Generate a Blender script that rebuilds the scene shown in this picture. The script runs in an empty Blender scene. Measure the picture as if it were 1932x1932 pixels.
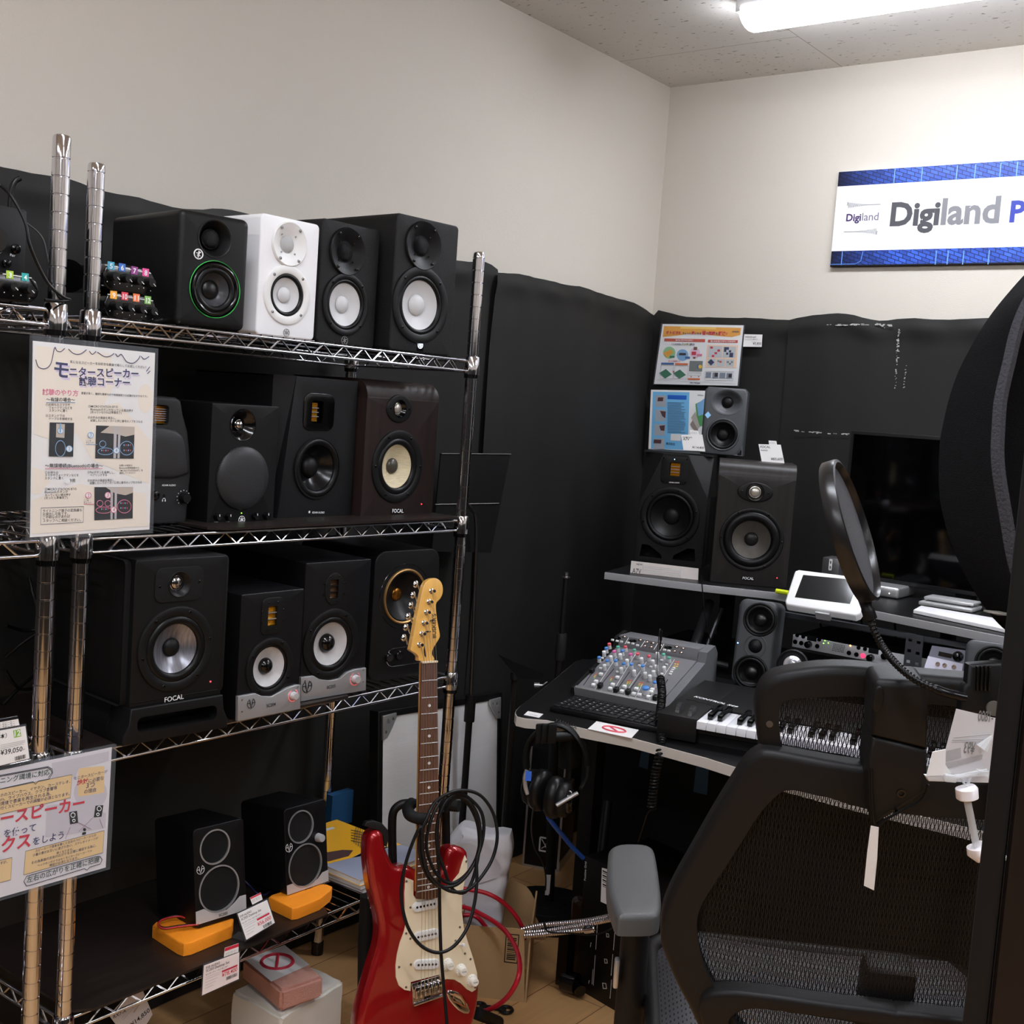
import bpy, bmesh, math, random
from math import sin, cos, pi, radians, atan2, hypot
from mathutils import Vector, Matrix
random.seed(7)
SC = bpy.context.scene
COL = SC.collection

# ---------------------------------------------------------------- camera
FPX = 2249.67
YAW, PITCH, ROLL = -.64861, .087638, -.0705
_f = Vector((sin(YAW)*cos(PITCH), cos(YAW)*cos(PITCH), -sin(PITCH)))
_r = Vector((cos(YAW), -sin(YAW), 0)); _d = _f.cross(_r)
CR = _r*cos(ROLL)+_d*sin(ROLL); CD = -_r*sin(ROLL)+_d*cos(ROLL); CF = _f
EYE = Vector((0, 0, 1.345))
cd = bpy.data.cameras.new('camera'); cam = bpy.data.objects.new('camera', cd); COL.objects.link(cam)
cd.sensor_fit = 'HORIZONTAL'; cd.sensor_width = 36; cd.lens = 36*FPX/1932; cd.clip_start = .02
cam.matrix_world = Matrix(((CR.x, -CD.x, -CF.x, EYE.x), (CR.y, -CD.y, -CF.y, EYE.y), (CR.z, -CD.z, -CF.z, EYE.z), (0, 0, 0, 1)))
SC.camera = cam
SC.view_settings.view_transform = 'Standard'; SC.view_settings.look = 'None'
SC.view_settings.gamma = 1; SC.view_settings.use_curve_mapping = False
SC.view_settings.exposure = 1.28
w = bpy.data.worlds.new('World'); SC.world = w; w.use_nodes = True
w.node_tree.nodes['Background'].inputs[0].default_value = (.9, .95, 1, 1)
w.node_tree.nodes['Background'].inputs[1].default_value = .25
LAMP_POWER = 17.0

def ray(x, y): return CR*((x-966)/FPX)+CD*((y-966)/FPX)+CF
def atd(x, y, d): return EYE+ray(x, y)*d
def atx(x, y, X): r = ray(x, y); return EYE+r*((X-EYE.x)/r.x)
def aty(x, y, Y): r = ray(x, y); return EYE+r*((Y-EYE.y)/r.y)
def atz(x, y, Z): r = ray(x, y); return EYE+r*((Z-EYE.z)/r.z)
def depth(P): return (P-EYE).dot(CF)

class Frame:
    """a local frame: x along the front, -y out of the front, z up"""
    def __init__(s, P, az=0, tilt=0, m=None):
        s.m = m if m is not None else Matrix.Translation(P) @ Matrix.Rotation(radians(az), 4, 'Z') @ Matrix.Rotation(radians(tilt), 4, 'X')
        s.i = s.m.inverted()
    def px(s, x, y, d=0.0, fn=None):
        o = s.i @ EYE; r = s.i.to_3x3() @ ray(x, y)
        q = o+r*((d-o.y)/r.y)
        if fn:
            for _ in range(6): q = o+r*((d+fn(q.x)-o.y)/r.y)
            return q
        return (q.x, q.z)
    def r(s, px, x, y):
        u = s.px(x, y); return px*depth(s.m @ Vector((u[0], 0, u[1])))/FPX

# ---------------------------------------------------------------- materials
def lin(c):
    o = []
    for v in c[:3]:
        v /= 255.; o.append(v/12.92 if v <= .04045 else ((v+.055)/1.055)**2.4)
    return (*o, 1)
MC = {}
def mat(name, col=(128, 128, 128), rough=.5, metal=0, bump=0, bs=200, spec=.5, emit=None, es=0, alpha=1, coat=0, var=0, vs=8, trans=0, stretch=None):
    if name in MC: return MC[name]
    m = bpy.data.materials.new(name); m.use_nodes = True; N = m.node_tree.nodes; L = m.node_tree.links
    if max(col) < 66:
        col = tuple(v*.62 for v in col)
        if rough > .3 and not metal: spec = min(spec, .28)
    b = N['Principled BSDF']; c = lin(col)
    b.inputs['Base Color'].default_value = c; b.inputs['Roughness'].default_value = rough
    b.inputs['Metallic'].default_value = metal; b.inputs['Specular IOR Level'].default_value = spec
    b.inputs['Coat Weight'].default_value = coat; b.inputs['Coat Roughness'].default_value = .06
    if trans: b.inputs['Transmission Weight'].default_value = trans; b.inputs['IOR'].default_value = 1.3
    if alpha < 1: b.inputs['Alpha'].default_value = alpha
    if emit: b.inputs['Emission Color'].default_value = lin(emit); b.inputs['Emission Strength'].default_value = es
    if bump or var:
        tc = N.new('ShaderNodeTexCoord'); mp = N.new('ShaderNodeMapping'); L.new(tc.outputs['Object'], mp.inputs[0])
        if stretch: mp.inputs['Scale'].default_value = stretch
    if bump:
        n = N.new('ShaderNodeTexNoise'); n.inputs['Scale'].default_value = bs; n.inputs['Detail'].default_value = 3
        bp = N.new('ShaderNodeBump'); bp.inputs['Strength'].default_value = bump; bp.inputs['Distance'].default_value = .002
        L.new(mp.outputs[0], n.inputs['Vector']); L.new(n.outputs['Fac'], bp.inputs['Height']); L.new(bp.outputs[0], b.inputs['Normal'])
    if var:
        n = N.new('ShaderNodeTexNoise'); n.inputs['Scale'].default_value = vs; n.inputs['Detail'].default_value = 6
        mr = N.new('ShaderNodeMapRange'); mr.inputs['From Min'].default_value = .3; mr.inputs['From Max'].default_value = .7
        mr.inputs['To Min'].default_value = 1-var; mr.inputs['To Max'].default_value = 1+var
        mx = N.new('ShaderNodeVectorMath'); mx.operation = 'SCALE'; mx.inputs[0].default_value = c[:3]
        L.new(mp.outputs[0], n.inputs['Vector']); L.new(n.outputs['Fac'], mr.inputs['Value']); L.new(mr.outputs[0], mx.inputs['Scale']); L.new(mx.outputs[0], b.inputs['Base Color'])
    MC[name] = m; return m

def mathn(N, L, op, a, b=None):
    n = N.new('ShaderNodeMath'); n.operation = op
    for k, v in enumerate((a, b)):
        if v is None: continue
        if isinstance(v, (int, float)): n.inputs[k].default_value = v
        else: L.new(v, n.inputs[k])
    return n.outputs[0]

def woven(name, col, px_, pz, th=.35, axes=('X', 'Z')):
    """open weave: a diamond net of threads with holes you can see through"""
    if name in MC: return MC[name]
    m = mat(name, col, .45); N = m.node_tree.nodes; L = m.node_tree.links; b = N['Principled BSDF']
    tc = N.new('ShaderNodeTexCoord'); s = N.new('ShaderNodeSeparateXYZ'); L.new(tc.outputs['Object'], s.inputs[0])
    X = mathn(N, L, 'MULTIPLY', s.outputs[axes[0]], 2*pi/px_); Z = mathn(N, L, 'MULTIPLY', s.outputs[axes[1]], 2*pi/pz)
    a = mathn(N, L, 'ABSOLUTE', mathn(N, L, 'SINE', mathn(N, L, 'ADD', X, mathn(N, L, 'MULTIPLY', mathn(N, L, 'SINE', Z), .9))))
    c = mathn(N, L, 'ABSOLUTE', mathn(N, L, 'SINE', mathn(N, L, 'SUBTRACT', X, mathn(N, L, 'MULTIPLY', mathn(N, L, 'SINE', Z), .9))))
    d = mathn(N, L, 'ABSOLUTE', mathn(N, L, 'SINE', mathn(N, L, 'MULTIPLY', Z, 7.0)))
    mn = mathn(N, L, 'MINIMUM', a, c)
    open1 = mathn(N, L, 'GREATER_THAN', mn, th); open2 = mathn(N, L, 'GREATER_THAN', d, .5)
    op = mathn(N, L, 'MULTIPLY', open1, open2)
    L.new(mathn(N, L, 'SUBTRACT', 1.0, op), b.inputs['Alpha'])
    return m

def perforated(name, col, hole, pitch, rough=.45):
    """punched metal grille: dark round holes in a staggered grid"""
    if name in MC: return MC[name]
    m = mat(name, col, rough, .3); N = m.node_tree.nodes; L = m.node_tree.links; b = N['Principled BSDF']
    tc = N.new('ShaderNodeTexCoord'); s = N.new('ShaderNodeSeparateXYZ'); L.new(tc.outputs['Object'], s.inputs[0])
    X = mathn(N, L, 'MULTIPLY', s.outputs['X'], 2*pi/pitch); Z = mathn(N, L, 'MULTIPLY', s.outputs['Z'], 2*pi/pitch/.866)
    v = mathn(N, L, 'MULTIPLY', mathn(N, L, 'SINE', mathn(N, L, 'ADD', X, Z)), mathn(N, L, 'SINE', mathn(N, L, 'SUBTRACT', X, Z)))
    g = mathn(N, L, 'GREATER_THAN', mathn(N, L, 'ABSOLUTE', v), hole)
    mx = N.new('ShaderNodeMix'); mx.data_type = 'RGBA'; mx.inputs[6].default_value = lin(col); mx.inputs[7].default_value = (.002, .002, .002, 1)
    L.new(g, mx.inputs[0]); L.new(mx.outputs[2], b.inputs['Base Color'])
    bp = N.new('ShaderNodeBump'); bp.inputs['Strength'].default_value = .5; bp.inputs['Distance'].default_value = .001
    L.new(mathn(N, L, 'SUBTRACT', 1.0, g), bp.inputs['Height']); L.new(bp.outputs[0], b.inputs['Normal'])
    return m

BK = mat('black_satin', (24, 24, 25), .45, bump=.08, bs=500)
BKM = mat('black_matte', (20, 20, 21), .7, bump=.15, bs=700)
BKG = mat('black_gloss', (10, 10, 12), .15)
RUB = mat('rubber', (17, 17, 18), .38)
CONE = mat('black_cone', (26, 26, 27), .4, bump=.1, bs=150)
DUST = mat('dust_cap_black', (20, 20, 21), .3)
CHR = mat('chrome', (215, 215, 220), .09, 1)
STEEL = mat('brushed_steel', (170, 170, 172), .3, 1)
ALU = mat('aluminium', (200, 200, 202), .35, .8)
WHT = mat('white_plastic', (240, 240, 240), .4)
WTXT = mat('white_print', (235, 235, 235), .5)
GTXT = mat('grey_print', (120, 120, 122), .5)
PAPER = mat('paper', (236, 234, 232), .6)
INK = mat('black_ink', (28, 27, 38), .6)
NAVY = mat('navy_ink', (42, 44, 92), .6)
REDI = mat('red_ink', (205, 40, 62), .6)
CLEAR = mat('clear_acrylic', (150, 156, 162), .06, alpha=.13)
SILCONE = mat('silver_cone', (205, 205, 206), .45)
GOLD = mat('gold_foil', (200, 150, 40), .35, .8)
REDLED = mat('red_led', (255, 60, 60), .4, emit=(255, 50, 60), es=1.6)
ALUP = mat('aluminium_plate', (178, 178, 180), .38, .6, bump=.05, bs=300)
BLUELED = mat('blue_led', (160, 200, 255), .4, emit=(140, 190, 255), es=4)

# ---------------------------------------------------------------- mesh helpers
def nb(): return bmesh.new()
def tag(o, label=None, cat=None, group=None, kind=None):
    if label: o['label'] = label
    if cat: o['category'] = cat
    if group: o['group'] = group
    if kind: o['kind'] = kind
    return o
def ob(name, bm, m, parent=None, world=False, smooth=40, label=None):
    me = bpy.data.meshes.new(name)
    bmesh.ops.remove_doubles(bm, verts=bm.verts, dist=1e-6)
    if world and parent is not None: bm.transform(PM[parent.name].inverted())
    bmesh.ops.recalc_face_normals(bm, faces=bm.faces)
    bm.to_mesh(me); bm.free()
    if smooth:
        me.shade_smooth(); me.set_sharp_from_angle(angle=radians(smooth))
    o = bpy.data.objects.new(name, me); COL.objects.link(o)
    for k in (m if isinstance(m, (list, tuple)) else [m]): me.materials.append(k)
    if parent is not None:
        o.parent = parent
        PM[o.name] = PM[parent.name]
    else: PM[o.name] = Matrix.Identity(4)
    if label: o['label'] = label
    return o
PM = {}
def thing(name, label, cat, P=None, az=0, tilt=0, group=None, frame=None):
    o = bpy.data.objects.new(name, None); COL.objects.link(o); o.empty_display_size = .05
    m = frame.m if frame else Frame(Vector(P), az, tilt).m
    o.matrix_world = m; PM[o.name] = m
    return tag(o, label, cat, group)
def one(name, bm, m, label, cat, group=None, smooth=40):
    """a top-level thing that is one mesh: origin moved to its base"""
    vs = [v.co for v in bm.verts]
    c = Vector(((min(v.x for v in vs)+max(v.x for v in vs))/2, (min(v.y for v in vs)+max(v.y for v in vs))/2, min(v.z for v in vs)))
    bm.transform(Matrix.Translation(-c)); o = ob(name, bm, m, None, smooth=smooth); o.location = c
    PM[o.name] = Matrix.Translation(c)
    return tag(o, label, cat, group)
def struct(name, bm, m, smooth=0):
    o = ob(name, bm, m, None, smooth=smooth); o['kind'] = 'structure'; return o

def box(bm, x0, x1, y0, y1, z0, z1, bev=0, seg=2, m=None):
    b2 = nb()
    vs = [b2.verts.new((x, y, z)) for x in (x0, x1) for y in (y0, y1) for z in (z0, z1)]
    for q in ((0, 1, 3, 2), (4, 6, 7, 5), (0, 4, 5, 1), (2, 3, 7, 6), (0, 2, 6, 4), (1, 5, 7, 3)): b2.faces.new([vs[i] for i in q])
    if bev: bmesh.ops.bevel(b2, geom=list(b2.edges), offset=bev, segments=seg, affect='EDGES', profile=.5)
    join(bm, b2, m)
def join(bm, b2, m=None):
    if m is not None: b2.transform(m)
    mp = {}
    for v in b2.verts: mp[v] = bm.verts.new(v.co)
    for f in b2.faces:
        try: nf = bm.faces.new([mp[v] for v in f.verts]); nf.material_index = f.material_index
        except ValueError: pass
    b2.free()
def basis(d):
    d = d.normalized(); a = Vector((0, 0, 1)) if abs(d.z) < .9 else Vector((1, 0, 0))
    u = d.cross(a).normalized(); return u, d.cross(u)
def cyl(bm, a, b, r, seg=12, r2=None, caps=True):
    a = Vector(a); b = Vector(b); r2 = r if r2 is None else r2; u, v = basis(b-a)
    A = [bm.verts.new(a+(u*cos(t)+v*sin(t))*r) for t in [2*pi*i/seg for i in range(seg)]]
    B = [bm.verts.new(b+(u*cos(t)+v*sin(t))*r2) for t in [2*pi*i/seg for i in range(seg)]]
    for i in range(seg): bm.faces.new((A[i], A[(i+1) % seg], B[(i+1) % seg], B[i]))
    if caps: bm.faces.new(A[::-1]); bm.faces.new(B)
def tube(bm, pts, r, seg=8, closed=False, caps=True):
    pts = [Vector(p) for p in pts]; n = len(pts); rings = []; u = None
    for i, p in enumerate(pts):
        a = pts[(i-1) % n] if closed or i > 0 else p; b = pts[(i+1) % n] if closed or i < n-1 else p
        d = (b-a)
        if d.length < 1e-9: d = Vector((0, 0, 1))
        d.normalize()
        if u is None: u, _ = basis(d)
        u = (u-d*u.dot(d)).normalized(); v = d.cross(u); rr = r[i] if isinstance(r, (list, tuple)) else r
        rings.append([bm.verts.new(p+(u*cos(t)+v*sin(t))*rr) for t in [2*pi*k/seg for k in range(seg)]])
    for i in range(n if closed else n-1):
        A, B = rings[i], rings[(i+1) % n]
        for k in range(seg): bm.faces.new((A[k], A[(k+1) % seg], B[(k+1) % seg], B[k]))
    if caps and not closed: bm.faces.new(rings[0][::-1]); bm.faces.new(rings[-1])
def smoothpts(pts, n=8, closed=False):
    pts = [Vector(p) for p in pts]; N = len(pts); out = []
    for i in range(N if closed else N-1):
        p0 = pts[(i-1) % N] if closed or i > 0 else pts[0]; p1 = pts[i]; p2 = pts[(i+1) % N]
        p3 = pts[(i+2) % N] if closed or i+2 < N else pts[-1]
        for k in range(n):
            t = k/n; out.append(.5*((2*p1)+(p2-p0)*t+(2*p0-5*p1+4*p2-p3)*t*t+(3*p1-p0-3*p2+p3)*t*t*t))
    if not closed: out.append(pts[-1])
    return out
def lathe(bm, prof, o=(0, 0, 0), seg=32, ax=None, sx=1, close_in=False):
    """prof: (radius, height) pairs turned about the axis ax (default local -y) through o"""
    o = Vector(o); ax = Vector(ax) if ax else Vector((0, -1, 0))
    if abs(ax.y) > .99: u, v = Vector((1, 0, 0)), Vector((0, 0, 1))
    else: u, v = basis(ax)
    rings = []
    for r, h in prof:
        if r < 1e-6: rings.append([bm.verts.new(o+ax*h)])
        else: rings.append([bm.verts.new(o+ax*h+(u*cos(t)*sx+v*sin(t))*r) for t in [2*pi*k/seg for k in range(seg)]])
    for A, B in zip(rings, rings[1:]):
        for k in range(seg):
            j = (k+1) % seg
            if len(A) == 1 and len(B) == 1: break
            if len(A) == 1: bm.faces.new((A[0], B[j], B[k]))
            elif len(B) == 1: bm.faces.new((A[k], A[j], B[0]))
            else: bm.faces.new((A[k], A[j], B[j], B[k]))
def rrect(cx, cz, w_, h_, r, n=6):
    r = min(r, w_/2-1e-5, h_/2-1e-5); o = []
    for sx, sz, a0 in ((1, 1, 0), (-1, 1, 90), (-1, -1, 180), (1, -1, 270)):
        for k in range(n+1):
            a = radians(a0+90*k/n); o.append((cx+sx*(w_/2-r)+r*cos(a), cz+sz*(h_/2-r)+r*sin(a)))
    return o
def ell(cx, cz, rx, rz=None, n=32):
    rz = rx if rz is None else rz
    return [(cx+rx*cos(2*pi*k/n), cz+rz*sin(2*pi*k/n)) for k in range(n)]
def area2(p): return sum(p[i][0]*p[(i+1) % len(p)][1]-p[(i+1) % len(p)][0]*p[i][1] for i in range(len(p)))
def inset(p, d):
    n = len(p); s = 1 if area2(p) > 0 else -1; o = []
    for i in range(n):
        a, b, c = p[i-1], p[i], p[(i+1) % n]
        e1 = Vector((b[0]-a[0], b[1]-a[1])); e2 = Vector((c[0]-b[0], c[1]-b[1]))
        if e1.length < 1e-9: e1 = e2
        if e2.length < 1e-9: e2 = e1
        n1 = Vector((-e1.y, e1.x)).normalized()*s; n2 = Vector((-e2.y, e2.x)).normalized()*s
        m = n1+n2; m = m/max(m.length_squared, .3)*2 if m.length > 1e-6 else n1
        o.append((b[0]+m.x*d, b[1]+m.y*d))
    return o
def slab(bm, outer, holes=(), y0=0.0, y1=.01, bev=0, seg=3, back=True, m=None, mi=0, warp=None):
    """a plate in the xz plane, front face at y0, back at y1, holes cut right through, outer front edge rounded"""
    b = nb()
    if area2(outer) < 0: outer = outer[::-1]
    holes = [h if area2(h) > 0 else h[::-1] for h in holes]
    rings = []
    if bev:
        for k in range(seg+1):
            a = pi/2*k/seg; rings.append((inset(outer, bev*(1-sin(a))), y0+bev*(1-cos(a))))
    else: rings.append((outer, y0))
    if back: rings.append((outer, y1))
    def ring(p, y): return [b.verts.new((q[0], y, q[1])) for q in p]
    R = [ring(p, y) for p, y in rings]
    for A, B in zip(R, R[1:]):
        for k in range(len(A)): b.faces.new((A[k], A[(k+1) % len(A)], B[(k+1) % len(A)], B[k]))
    HF = [ring(h, y0) for h in holes]; HB = [ring(h, y1) for h in holes] if back else []
    for A, B in zip(HF, HB):
        for k in range(len(A)): b.faces.new((A[k], A[(k+1) % len(A)], B[(k+1) % len(A)], B[k]))
    def cap(rs):
        es = []
        for r in rs:
            for k in range(len(r)):
                e = b.edges.get((r[k], r[(k+1) % len(r)])) or b.edges.new((r[k], r[(k+1) % len(r)])); es.append(e)
        bmesh.ops.triangle_fill(b, edges=es, use_beauty=True)
    cap([R[0]]+HF)
    if back: cap([R[-1]]+HB)
    for f in b.faces: f.material_index = mi
    if warp:
        for v in b.verts: v.co = warp(v.co)
    join(bm, b, m)

TXTC = {}
def text_mesh(s, bold=0.0):
    k = (s, bold)
    if k not in TXTC:
        cu = bpy.data.curves.new('t', 'FONT'); cu.body = s; cu.offset = bold; cu.resolution_u = 3
        o = bpy.data.objects.new('t', cu); COL.objects.link(o)
        dg = bpy.context.evaluated_depsgraph_get(); me = bpy.data.meshes.new_from_object(o.evaluated_get(dg))
        V = [v.co.copy() for v in me.vertices]; F = [tuple(p.vertices) for p in me.polygons]
        bpy.data.objects.remove(o); bpy.data.curves.remove(cu); bpy.data.meshes.remove(me)
        TXTC[k] = (V, F)
    return TXTC[k]
def text(bm, s, a, b, y=-.0006, bold=0.0, hfit=None, mi=0, m=None):
    """letters in the xz plane from a to b (baseline start and end, local x,z), optionally with capital height hfit"""
    V, F = text_mesh(s, bold)
    if not V: return
    x0 = min(v.x for v in V); x1 = max(v.x for v in V); d = Vector((b[0]-a[0], b[1]-a[1])); L = d.length
    k = L/(x1-x0); kz = k if hfit is None else hfit/.72
    ux = d/L; uz = Vector((-ux.y, ux.x))
    vs = []
    for v in V:
        p = ux*((v.x-x0)*k)+uz*(v.y*kz)
        co = Vector((a[0]+p.x, y, a[1]+p.y))
        vs.append(bm.verts.new(m @ co if m is not None else co))
    for f in F:
        try: nf = bm.faces.new([vs[i] for i in f]); nf.material_index = mi
        except ValueError: pass
# ---------------------------------------------------------------- room
FL, CE, XL, YB = 0.0, 2.40, -2.05, 3.386
XR, YR = 2.2, -2.6
wallm = mat('wall_paper', (200, 193, 182), .85, bump=.25, bs=350)
bm = nb(); box(bm, XL-.1, XL, YR, YB+.1, 0, CE); struct('wall_left', bm, wallm)
bm = nb(); box(bm, XL-.1, XR+.1, YB, YB+.1, 0, CE); struct('wall_back', bm, wallm)
bm = nb(); box(bm, XR, XR+.1, YR, YB, 0, CE); struct('wall_right', bm, wallm)
bm = nb(); box(bm, XL-.1, XR+.1, YR-.1, YR, 0, CE); struct('wall_front', bm, wallm)

# wooden floor
m = mat('floor_wood', (214, 172, 122), .32, spec=.4); N = m.node_tree.nodes; L = m.node_tree.links; b = N['Principled BSDF']
tc = N.new('ShaderNodeTexCoord'); mp = N.new('ShaderNodeMapping'); mp.inputs['Rotation'].default_value = (0, 0, radians(90)); L.new(tc.outputs['Object'], mp.inputs[0])
br = N.new('ShaderNodeTexBrick'); br.inputs['Scale'].default_value = 1; br.inputs['Brick Width'].default_value = .9; br.inputs['Row Height'].default_value = .15
br.inputs['Mortar Size'].default_value = .0012; br.inputs['Color1'].default_value = lin((214, 168, 115)); br.inputs['Color2'].default_value = lin((200, 154, 102)); br.inputs['Mortar'].default_value = lin((120, 84, 50))
mp2 = N.new('ShaderNodeMapping'); mp2.inputs['Scale'].default_value = (3, 60, 1); L.new(mp.outputs[0], mp2.inputs[0])
nz = N.new('ShaderNodeTexNoise'); nz.inputs['Scale'].default_value = 1.5; nz.inputs['Detail'].default_value = 5; L.new(mp2.outputs[0], nz.inputs['Vector'])
mr = N.new('ShaderNodeMapRange'); mr.inputs['To Min'].default_value = .86; mr.inputs['To Max'].default_value = 1.12; L.new(nz.outputs['Fac'], mr.inputs['Value'])
vm = N.new('ShaderNodeVectorMath'); vm.operation = 'SCALE'; L.new(mp.outputs[0], br.inputs['Vector']); L.new(br.outputs['Color'], vm.inputs[0]); L.new(mr.outputs[0], vm.inputs['Scale']); L.new(vm.outputs[0], b.inputs['Base Color'])
bm = nb(); box(bm, XL-.1, XR+.1, YR-.1, YB+.1, -.1, 0); struct('floor', bm, m)

# mineral-fibre ceiling tiles
m = mat('ceiling_tile', (186, 183, 180), .9); N = m.node_tree.nodes; L = m.node_tree.links; b = N['Principled BSDF']
tc = N.new('ShaderNodeTexCoord')
mp = N.new('ShaderNodeMapping'); mp.inputs['Scale'].default_value = (26, 60, 1); mp.inputs['Rotation'].default_value = (0, 0, radians(10)); L.new(tc.outputs['Object'], mp.inputs[0])
nz = N.new('ShaderNodeTexNoise'); nz.inputs['Scale'].default_value = 1.6; nz.inputs['Detail'].default_value = 2; L.new(mp.outputs[0], nz.inputs['Vector'])
cr = N.new('ShaderNodeValToRGB'); cr.color_ramp.elements[0].position = .66; cr.color_ramp.elements[0].color = (1, 1, 1, 1); cr.color_ramp.elements[1].position = .72; cr.color_ramp.elements[1].color = (.35, .34, .33, 1)
L.new(nz.outputs['Fac'], cr.inputs[0])
mp3 = N.new('ShaderNodeMapping'); mp3.inputs['Rotation'].default_value = (0, 0, radians(90)); mp3.inputs['Location'].default_value = (0, .565, 0); L.new(tc.outputs['Object'], mp3.inputs[0])
br = N.new('ShaderNodeTexBrick'); br.inputs['Scale'].default_value = 1; br.inputs['Brick Width'].default_value = 1.82; br.inputs['Row Height'].default_value = .91; br.inputs['Mortar Size'].default_value = .0015
sx = N.new('ShaderNodeSeparateXYZ'); L.new(tc.outputs['Object'], sx.inputs[0])
br.inputs['Color1'].default_value = br.inputs['Color2'].default_value = (1, 1, 1, 1); br.inputs['Mortar'].default_value = (.55, .53, .5, 1)
cb = N.new('ShaderNodeCombineXYZ'); L.new(mathn(N, L, 'ADD', sx.outputs['Y'], -3.08+3.64), cb.inputs[0]); L.new(mathn(N, L, 'ADD', sx.outputs['X'], 1.475+3.64), cb.inputs[1]); L.new(cb.outputs[0], br.inputs['Vector'])
mx = N.new('ShaderNodeMix'); mx.data_type = 'RGBA'; mx.blend_type = 'MULTIPLY'; mx.inputs[0].default_value = 1; L.new(cr.outputs[0], mx.inputs[6]); L.new(br.outputs['Color'], mx.inputs[7])
mx2 = N.new('ShaderNodeMix'); mx2.data_type = 'RGBA'; mx2.blend_type = 'MULTIPLY'; mx2.inputs[0].default_value = 1; mx2.inputs[6].default_value = lin((218, 214, 208)); L.new(mx.outputs[2], mx2.inputs[7]); L.new(mx2.outputs[2], b.inputs['Base Color'])
bp = N.new('ShaderNodeBump'); bp.inputs['Distance'].default_value = .002; L.new(cr.outputs[0], bp.inputs['Height']); L.new(bp.outputs[0], b.inputs['Normal'])
bm = nb(); box(bm, XL-.1, XR+.1, YR-.1, YB+.1, CE, CE+.1); struct('ceiling', bm, m)

# ---------------------------------------------------------------- ceiling lamps
diff = mat('lit_diffuser', (255, 255, 255), .5, emit=(240, 245, 255), es=LAMP_POWER)
lampb = mat('lamp_housing', (225, 225, 225), .5)
def lamp(cx, cy, along, length, label):
    t = thing('ceiling_lamp', label, 'ceiling lamp', (cx, cy, CE), 0 if along == 'x' else 90, group='ceiling lamps')
    L2 = length/2
    bm = nb(); box(bm, -L2-.01, L2+.01, -.06, .06, -.035, 0, .004); ob('housing', bm, lampb, t)
    bm = nb(); n = 10; prof = [(.062*cos(a), -.026-.040*sin(a)) for a in [pi*k/n for k in range(n+1)]]
    rings = []
    for x, s in ((-L2, .93), (-L2+.006, 1), (L2-.006, 1), (L2, .93)):
        rings.append([bm.verts.new((x, p[0]*s, -.026+(p[1]+.026)*s)) for p in prof])
    for A, B in zip(rings, rings[1:]):
        for k in range(len(A)): bm.faces.new((A[k], A[(k+1) % len(A)], B[(k+1) % len(A)], B[k]))
    bm.faces.new(rings[0]); bm.faces.new(rings[-1]); ob('diffuser', bm, diff, t, smooth=50)
lamp(-.86, 2.80, 'x', 1.24, 'long white tube lamp glowing on the ceiling in front of the corner')
for lx, ly_, w_ in ((-.7, .75, 'above the shelf racks'), (-.7, -1.2, 'behind the viewer on the left'), (1.1, 2.8, 'beyond the right edge of the frame'), (1.1, .75, 'above the viewer on the right'), (1.1, -1.2, 'behind the viewer on the right')):  # out-of-view lamps, added and spread to even out the light
    lamp(lx, ly_, 'x', 1.24, 'added, unseen white tube lamp on the ceiling '+w_)

# ---------------------------------------------------------------- black cloth on the walls
clothm = mat('black_cloth', (56, 55, 53), .58, bump=.25, bs=14, var=.15, vs=3, spec=.35, stretch=(1, 1, .35))
def hnoise(s, seed): return sum(sin(s*f+seed*p)*a for f, p, a in ((7, 1.3, .5), (17, 2.1, .3), (41, .7, .2)))
def cloth(name, axis, top, zb, off, label, seed, fold=.004):
    """hanging sheet with an uneven top hem; axis 'y' = on the left wall, 'x' = on the back wall. top: (s, z) points"""
    bm = nb(); s0, s1 = top[0][0], top[-1][0]; n = max(12, int((s1-s0)/.025)); cols = []
    tp = smoothpts([(a, b, 0) for a, b in top], 8)
    def zt(s):
        for p, q in zip(tp, tp[1:]):
            if p.x <= s <= q.x+1e-9: return p.y+(q.y-p.y)*(s-p.x)/max(q.x-p.x, 1e-9)
        return tp[-1].y
    for i in range(n+1):
        s = s0+(s1-s0)*i/n; t = zt(s)+.0015*hnoise(s*6, seed+3); z = []
        for k in range(41):
            f = (k/40)**2.0; zz = t+(zb-t)*f
            e_ = t-zz; d = off+fold*(1+hnoise(s, seed+zz*1.3))*(.6+1.2*max(0, 1-e_*5))+.007*max(0, 1-abs(e_-.03)*28)*(1+.5*sin(s*37+seed))+.003*sin(s*9+zz*5+seed)*min(1, e_*3)
            z.append(bm.verts.new((XL+d, s, zz) if axis == 'y' else (s, YB-d, zz)))
        cols.append(z)
    for A, B in zip(cols, cols[1:]):
        for k in range(40): bm.faces.new((A[k], A[k+1], B[k+1], B[k]))
    r = bmesh.ops.solidify(bm, geom=list(bm.faces), thickness=.0015)
    return one(name, bm, clothm, label, 'cloth', 'black cloth sheets covering the lower walls', smooth=60)
def ly(x, y): p = atx(x, y, XL+.01); return (p.y, p.z)
def bx(x, y): p = aty(x, y, YB-.01); return (p.x, p.z)
tl = [(-1.6, 1.72), (0, 1.70)]+[ly(*p) for p in ((2, 315), (90, 327), (140, 342), (200, 362), (262, 374), (330, 392), (372, 396), (420, 393), (470, 404), (620, 440), (860, 491), (915, 494), (938, 508))]
cloth('wall_cloth', 'y', tl, .003, .004, 'black cloth hung along the left wall behind the shelf racks', 1)
tl = [ly(*p) for p in ((930, 514), (985, 519), (1060, 536), (1100, 543), (1150, 560), (1190, 572), (1229, 599))]
tl[-1] = (YB-.004, tl[-1][1])
cloth('wall_cloth', 'y', tl, .003, .012, 'black cloth on the left wall between the rack and the room corner', 5)
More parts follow.
